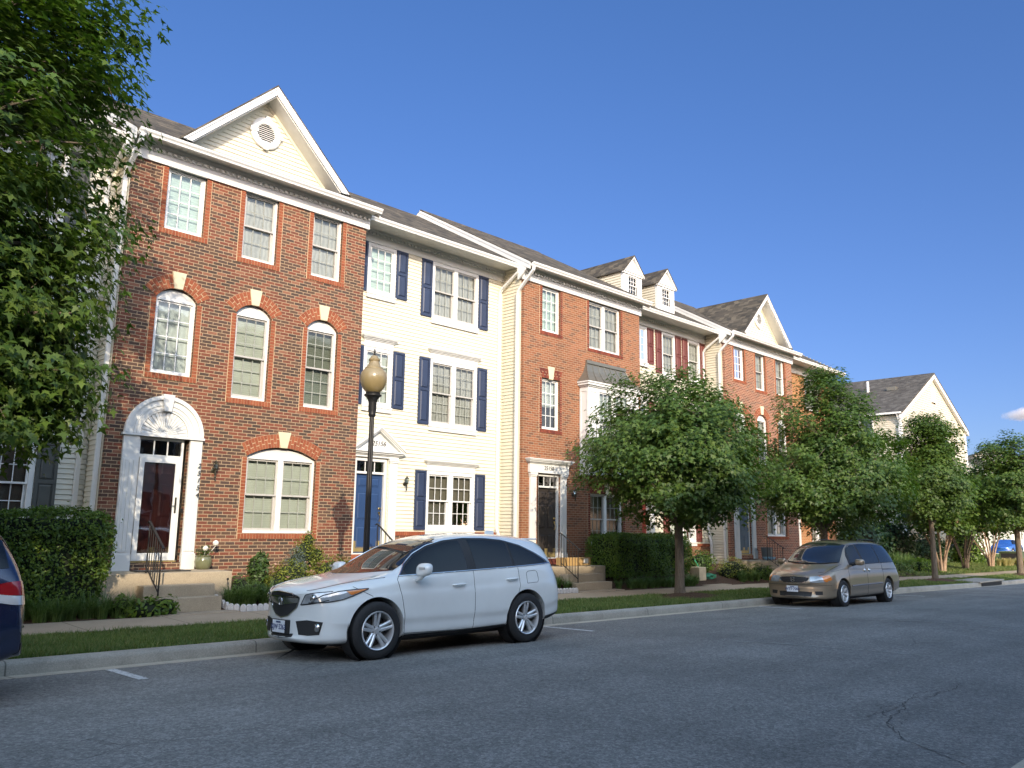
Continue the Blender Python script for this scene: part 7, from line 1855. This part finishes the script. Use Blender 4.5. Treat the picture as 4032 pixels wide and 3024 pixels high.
for sg in (-1, 1):
    lo = [(1.38, 1.03), (2.2, 1.055), (3.2, 1.07), (4.2, 1.085), (4.78, 1.09)]; hi = [(1.40, 1.05), (1.62, 1.30), (1.82, 1.46), (2.05, 1.56), (2.6, 1.60), (3.5, 1.60), (4.3, 1.565), (4.62, 1.53)]
    patch(vp, 'side', [(1.5, 1.035)]+lo[1:], [(1.52, 1.10)]+hi[1:], .003, 60, 10, sg=sg).build('window_surround', m_blackpl, van, smooth=True, local=True)
    F_ = lambda x: float(np.interp(x, [p[0] for p in hi], [p[1] for p in hi]))-.02
    Lw = lambda x: float(np.interp(x, [p[0] for p in lo], [p[1] for p in lo]))+.014
    for (xa, xb, xc, xd) in ((1.60, 2.34, 1.74, 2.26), (2.44, 3.52, 2.36, 3.42), (3.57, 4.66, 3.47, 4.52)):
        xs = np.linspace(0, 1, 16)
        patch(vp, 'side', [(xa+(xb-xa)*t, Lw(xa+(xb-xa)*t)) for t in xs], [(xc+(xd-xc)*t, F_(xc+(xd-xc)*t)) for t in xs], .006, 24, 10, sg=sg).build('side_window', m_cglass, van, smooth=True, local=True)
    patch(vp, 'side', [(1.30, .185), (2.4, .185), (3.55, .195)], [(1.34, .25), (2.4, .25), (3.53, .26)], .006, 24, 4, sg=sg).build('sill_cladding', m_blackpl, van, smooth=True, local=True)
    b = line(vp, 'side', [(1.42, .52), (2.4, .535), (3.50, .55)], .016, .006, 40, sg); b.build('side_moulding', m_gold, van, smooth=True, local=True)
    b = line(vp, 'side', [(3.62, .905), (4.2, .91), (4.95, .90)], .007, .003, 30, sg); b.build('slide_rail', m_blackpl, van, smooth=True, local=True)
    for hx in (2.36, 2.66):
        h, n_ = vp.side(hx, .895, sg)
        if h:
            b = MB(); b.lathe([(.058, -.004*sg), (.064, .006*sg), (.052, .010*sg)], (hx, h.y, h.z), 20, 'y'); b.tube([(hx-.06, h.y+sg*.006, h.z+.012), (hx, h.y+sg*.034, h.z+.014), (hx+.06, h.y+sg*.006, h.z+.012)], .012, 6); b.build('door_handle', m_chrome, van, smooth=True, local=True)
    patch(vp, 'side', [(4.88, .62), (4.98, .62), (5.03, .64)], [(4.80, 1.00), (4.87, 1.01), (4.90, 1.02)], .006, 10, 8, sg=sg).build('tail_light', m_redlens, van, smooth=True, local=True)
    s = sg
    hf = patch(vp, 'front', [(s*.42, .62), (s*.60, .615), (s*.80, .64)], [(s*.40, .755), (s*.60, .775), (s*.79, .775)], .005, 20, 7).build('headlight', m_lens, van, smooth=True, local=True)
    patch(vp, 'front', [(s*.745, .63), (s*.77, .635), (s*.795, .64)], [(s*.735, .770), (s*.76, .772), (s*.785, .772)], .010, 8, 5).build('indicator_lens', m_amber, hf, smooth=True, local=True)
    patch(vp, 'side', [(.27, .645), (.36, .66), (.46, .69)], [(.28, .78), (.36, .79), (.44, .80)], .006, 10, 6, sg=sg).build('indicator_lens', m_amber, hf, smooth=True, local=True)
    patch(vp, 'front', [(s*.52, .31), (s*.68, .32)], [(s*.50, .40), (s*.68, .405)], .005, 8, 4).build('bumper_vent', m_blackpl, van, smooth=True, local=True)
    b = MB(); V = []; F = []; nu, nv = 16, 10
    for j in range(nv+1):
        ph = pi*j/nv
        for i in range(nu):
            a = 2*pi*i/nu; cx_, cy_, cz_ = cos(a)*sin(ph), sin(a)*sin(ph), cos(ph)
            V.append((1.70+.075*(abs(cx_)**.75)*(1 if cx_ > 0 else -1), sg*1.085+.125*(abs(cy_)**.7)*(1 if cy_ > 0 else -1), 1.12+.085*(abs(cz_)**.7)*(1 if cz_ > 0 else -1)))
    for j in range(nv):
        for i in range(nu): F.append((j*nu+i, j*nu+(i+1) % nu, (j+1)*nu+(i+1) % nu, (j+1)*nu+i))
    b.add(V, F); mo = b.build('wing_mirror', m_gold, van, smooth=True, local=True)
    b = MB(); b.tube([(1.68, sg*.88, 1.06), (1.69, sg*1.0, 1.09)], [.05, .045], 8); b.build('mirror_stalk', m_blackpl, mo, smooth=True, local=True)
    b = MB(); b.tube([(2.9, sg*.56, 1.66), (3.0, sg*.56, 1.72), (4.1, sg*.54, 1.71), (4.2, sg*.54, 1.64)], .014, 6); b.build('roof_rail', m_blackpl, van, smooth=True, local=True)
seams(van, vp, [[(1.28, .26), (1.30, .6), (1.36, .95), (1.42, 1.04)], [(2.50, .24), (2.50, .6), (2.50, 1.06)], [(3.55, .26), (3.60, .6), (3.64, 1.08)], [(1.30, .26), (2.5, .24), (3.55, .26)], [(.42, .86), (1.1, .95), (2.5, .93), (3.6, .93), (4.9, .90)]])
patch(vp, 'front', [(-.74, 1.10), (-.4, 1.065), (0, 1.05), (.4, 1.065), (.74, 1.10)], [(-.60, 1.56), (-.3, 1.615), (0, 1.625), (.3, 1.615), (.60, 1.56)], .004, 30, 14).build('windscreen', m_cglass2, van, smooth=True, local=True)
b = line(vp, 'front', [(-.70, 1.10), (-.3, 1.07), (.1, 1.085)], .010, .015, 20); line(vp, 'front', [(-.05, 1.065), (.3, 1.085), (.68, 1.12)], .010, .015, 20, b=b); b.build('wipers', m_blackpl, van, smooth=True, local=True)
g_ = patch(vp, 'front', [(-.36, .665), (-.25, .62), (0, .605), (.25, .62), (.36, .665)], [(-.37, .735), (-.25, .75), (0, .755), (.25, .75), (.37, .735)], .006, 24, 6).build('grille', m_blackpl, van, smooth=True, local=True)
b = line(vp, 'front', [(-.38, .735), (-.36, .66), (-.25, .61), (0, .595), (.25, .61), (.36, .66), (.38, .735)], .009, .008, 30); line(vp, 'front', [(-.38, .74), (0, .765), (.38, .74)], .007, .008, 20, b=b); b.build('grille_surround', m_chrome, g_, smooth=True, local=True)
b = MB()
for z in (.65, .69, .725): line(vp, 'front', [(-.33, z), (.33, z)], .005, .012, 16, b=b)
b.build('grille_bars', m_blackpl, g_, local=True)
emblem(van, vp, 0, .685, 'letter', .05)
patch(vp, 'front', [(-.42, .27), (0, .26), (.42, .27)], [(-.44, .385), (0, .40), (.44, .385)], .005, 20, 5).build('lower_intake', m_blackpl, van, smooth=True, local=True)
line(vp, 'front', [(-.86, .55), (-.4, .56), (0, .56), (.4, .56), (.86, .55)], .004, .001, 40).build('bumper_gap', m_seam, van, local=True)
h, _ = vp.front(0, .46)
plate(van, h.x-.012, .04, .455, 'WTT·7002')
line(vp, 'top', [(.22, -.52), (.45, -.68), (.9, -.76), (1.2, -.80)], .004, .001, 40).build('bonnet_gap', m_seam, van, local=True)
b = MB(); b.box(.5, 4.7, -.62, .62, .16, .30); b.build('underbody', m_blackpl, van, local=True, bevel=.03)

# ---- dark blue SUV at the left edge: only its tail is in view -----------
m_navyp = paint('midnight_blue_paint', (.012, .022, .060), .3, .22)
SV = [(0.0, .2, .30, .60, .70, .5, .90, .40, .96), (.06, .2, .26, .85, .75, .76, 1.0, .55, 1.06), (.6, .08, .25, .93, .80, .87, 1.04, .66, 1.12), (1.15, .1, .25, .95, .85, .89, 1.06, .68, 1.20),
      (1.75, .05, .25, .95, .85, .90, 1.08, .64, 1.56), (2.2, .0, .25, .95, .85, .90, 1.10, .66, 1.70), (3.2, .0, .25, .95, .86, .90, 1.12, .68, 1.74), (4.0, .0, .27, .95, .88, .90, 1.14, .66, 1.72),
      (4.42, -.04, .30, .945, .90, .89, 1.15, .64, 1.66), (4.62, -.07, .34, .935, .92, .875, 1.14, .62, 1.46), (4.74, -.10, .38, .925, .90, .865, 1.10, .64, 1.22), (4.80, -.14, .38, .92, .80, .86, .98, .66, 1.04), (4.86, -.16, .38, .90, .66, .84, .76, .70, .80), (4.87, -.14, .42, .78, .60, .70, .68, .60, .72)]
sx = -2.38
suv, sb_, sp = make_car('parked_suv', 'dark blue SUV at the left edge of the view, only its rear corner showing', (sx, 9.62, gz(0)+.05), SV, m_navyp, (.95, 3.80), 1.64, .365, .235, .24, 'ten', .415, dict(cat='car'), rot=(R(-1.2), 0, 0))
for sg in (-1, 1):
    patch(sp, 'side', [(1.5, 1.12), (3, 1.15), (4.55, 1.20)], [(1.52, 1.16), (2.1, 1.58), (3.2, 1.63), (4.0, 1.60), (4.50, 1.50)], .005, 60, 10, sg=sg).build('side_window', m_cglass, suv, smooth=True, local=True)
    tl = patch(sp, 'side', [(4.36, .98), (4.55, .955), (4.74, .95)], [(4.36, 1.04), (4.55, 1.075), (4.70, 1.08)], .008, 16, 6, sg=sg).build('tail_light', m_redlens, suv, smooth=True, local=True)
    patch(sp, 'side', [(4.42, .905), (4.6, .87), (4.76, .865)], [(4.42, .975), (4.6, .95), (4.75, .945)], .008, 16, 5, sg=sg).build('reversing_lens', m_clear, tl, smooth=True, local=True)
    s = sg; patch(sp, 'rear', [(s*.55, .95), (s*.72, .95), (s*.88, .95)], [(s*.55, 1.07), (s*.72, 1.08), (s*.87, 1.08)], .008, 14, 6).build('tail_light', m_redlens, suv, smooth=True, local=True)
    patch(sp, 'rear', [(s*.60, .87), (s*.74, .865), (s*.88, .865)], [(s*.60, .94), (s*.74, .94), (s*.88, .94)], .008, 14, 5).build('reversing_lens', m_clear, suv, smooth=True, local=True)
patch(sp, 'rear', [(-.70, 1.17), (0, 1.15), (.70, 1.17)], [(-.60, 1.56), (0, 1.60), (.60, 1.56)], .004, 20, 8).build('rear_window', m_cglass, suv, smooth=True, local=True)
patch(sp, 'rear', [(-.86, .42), (0, .40), (.86, .42)], [(-.87, .52), (0, .50), (.87, .52)], .006, 20, 4).build('rear_skirt', m_blackpl, suv, smooth=True, local=True)
line(sp, 'rear', [(-.86, .66), (0, .66), (.86, .66)], .008, .004, 30).build('chrome_strip', m_chrome, suv, smooth=True, local=True)
# ---- blue car far off ----------------------------------------------------
m_bluep = paint('bright_blue_paint', (.03, .12, .42), .3, .22)
SD = [(0.0, .2, .25, .60, .55, .5, .66, .40, .70), (.3, .12, .2, .84, .62, .78, .80, .60, .84), (1.1, .1, .2, .88, .72, .82, .92, .64, .98), (1.8, .05, .2, .88, .72, .82, .94, .56, 1.30), (2.3, .0, .2, .88, .72, .82, .95, .58, 1.42), (3.0, .0, .2, .88, .74, .82, .96, .58, 1.41), (3.8, -.04, .2, .88, .76, .81, .96, .56, 1.14), (4.4, -.1, .25, .84, .74, .76, .94, .6, 1.0), (4.6, -.16, .3, .70, .66, .6, .8, .5, .84)]
bc, bb_, bp = make_car('parked_car', 'bright blue car parked far off behind the green utility cabinet', (80.0, 21.0, .02), SD, m_bluep, (.9, 3.6), 1.5, .32, .2, .2, 'ten', .36, dict(cat='car'))
for sg in (-1, 1): patch(bp, 'side', [(1.3, .98), (3.9, 1.0)], [(1.9, 1.28), (2.3, 1.36), (3.0, 1.35), (3.7, 1.10)], .006, 30, 6, sg=sg).build('side_window', m_cglass, bc, smooth=True, local=True)
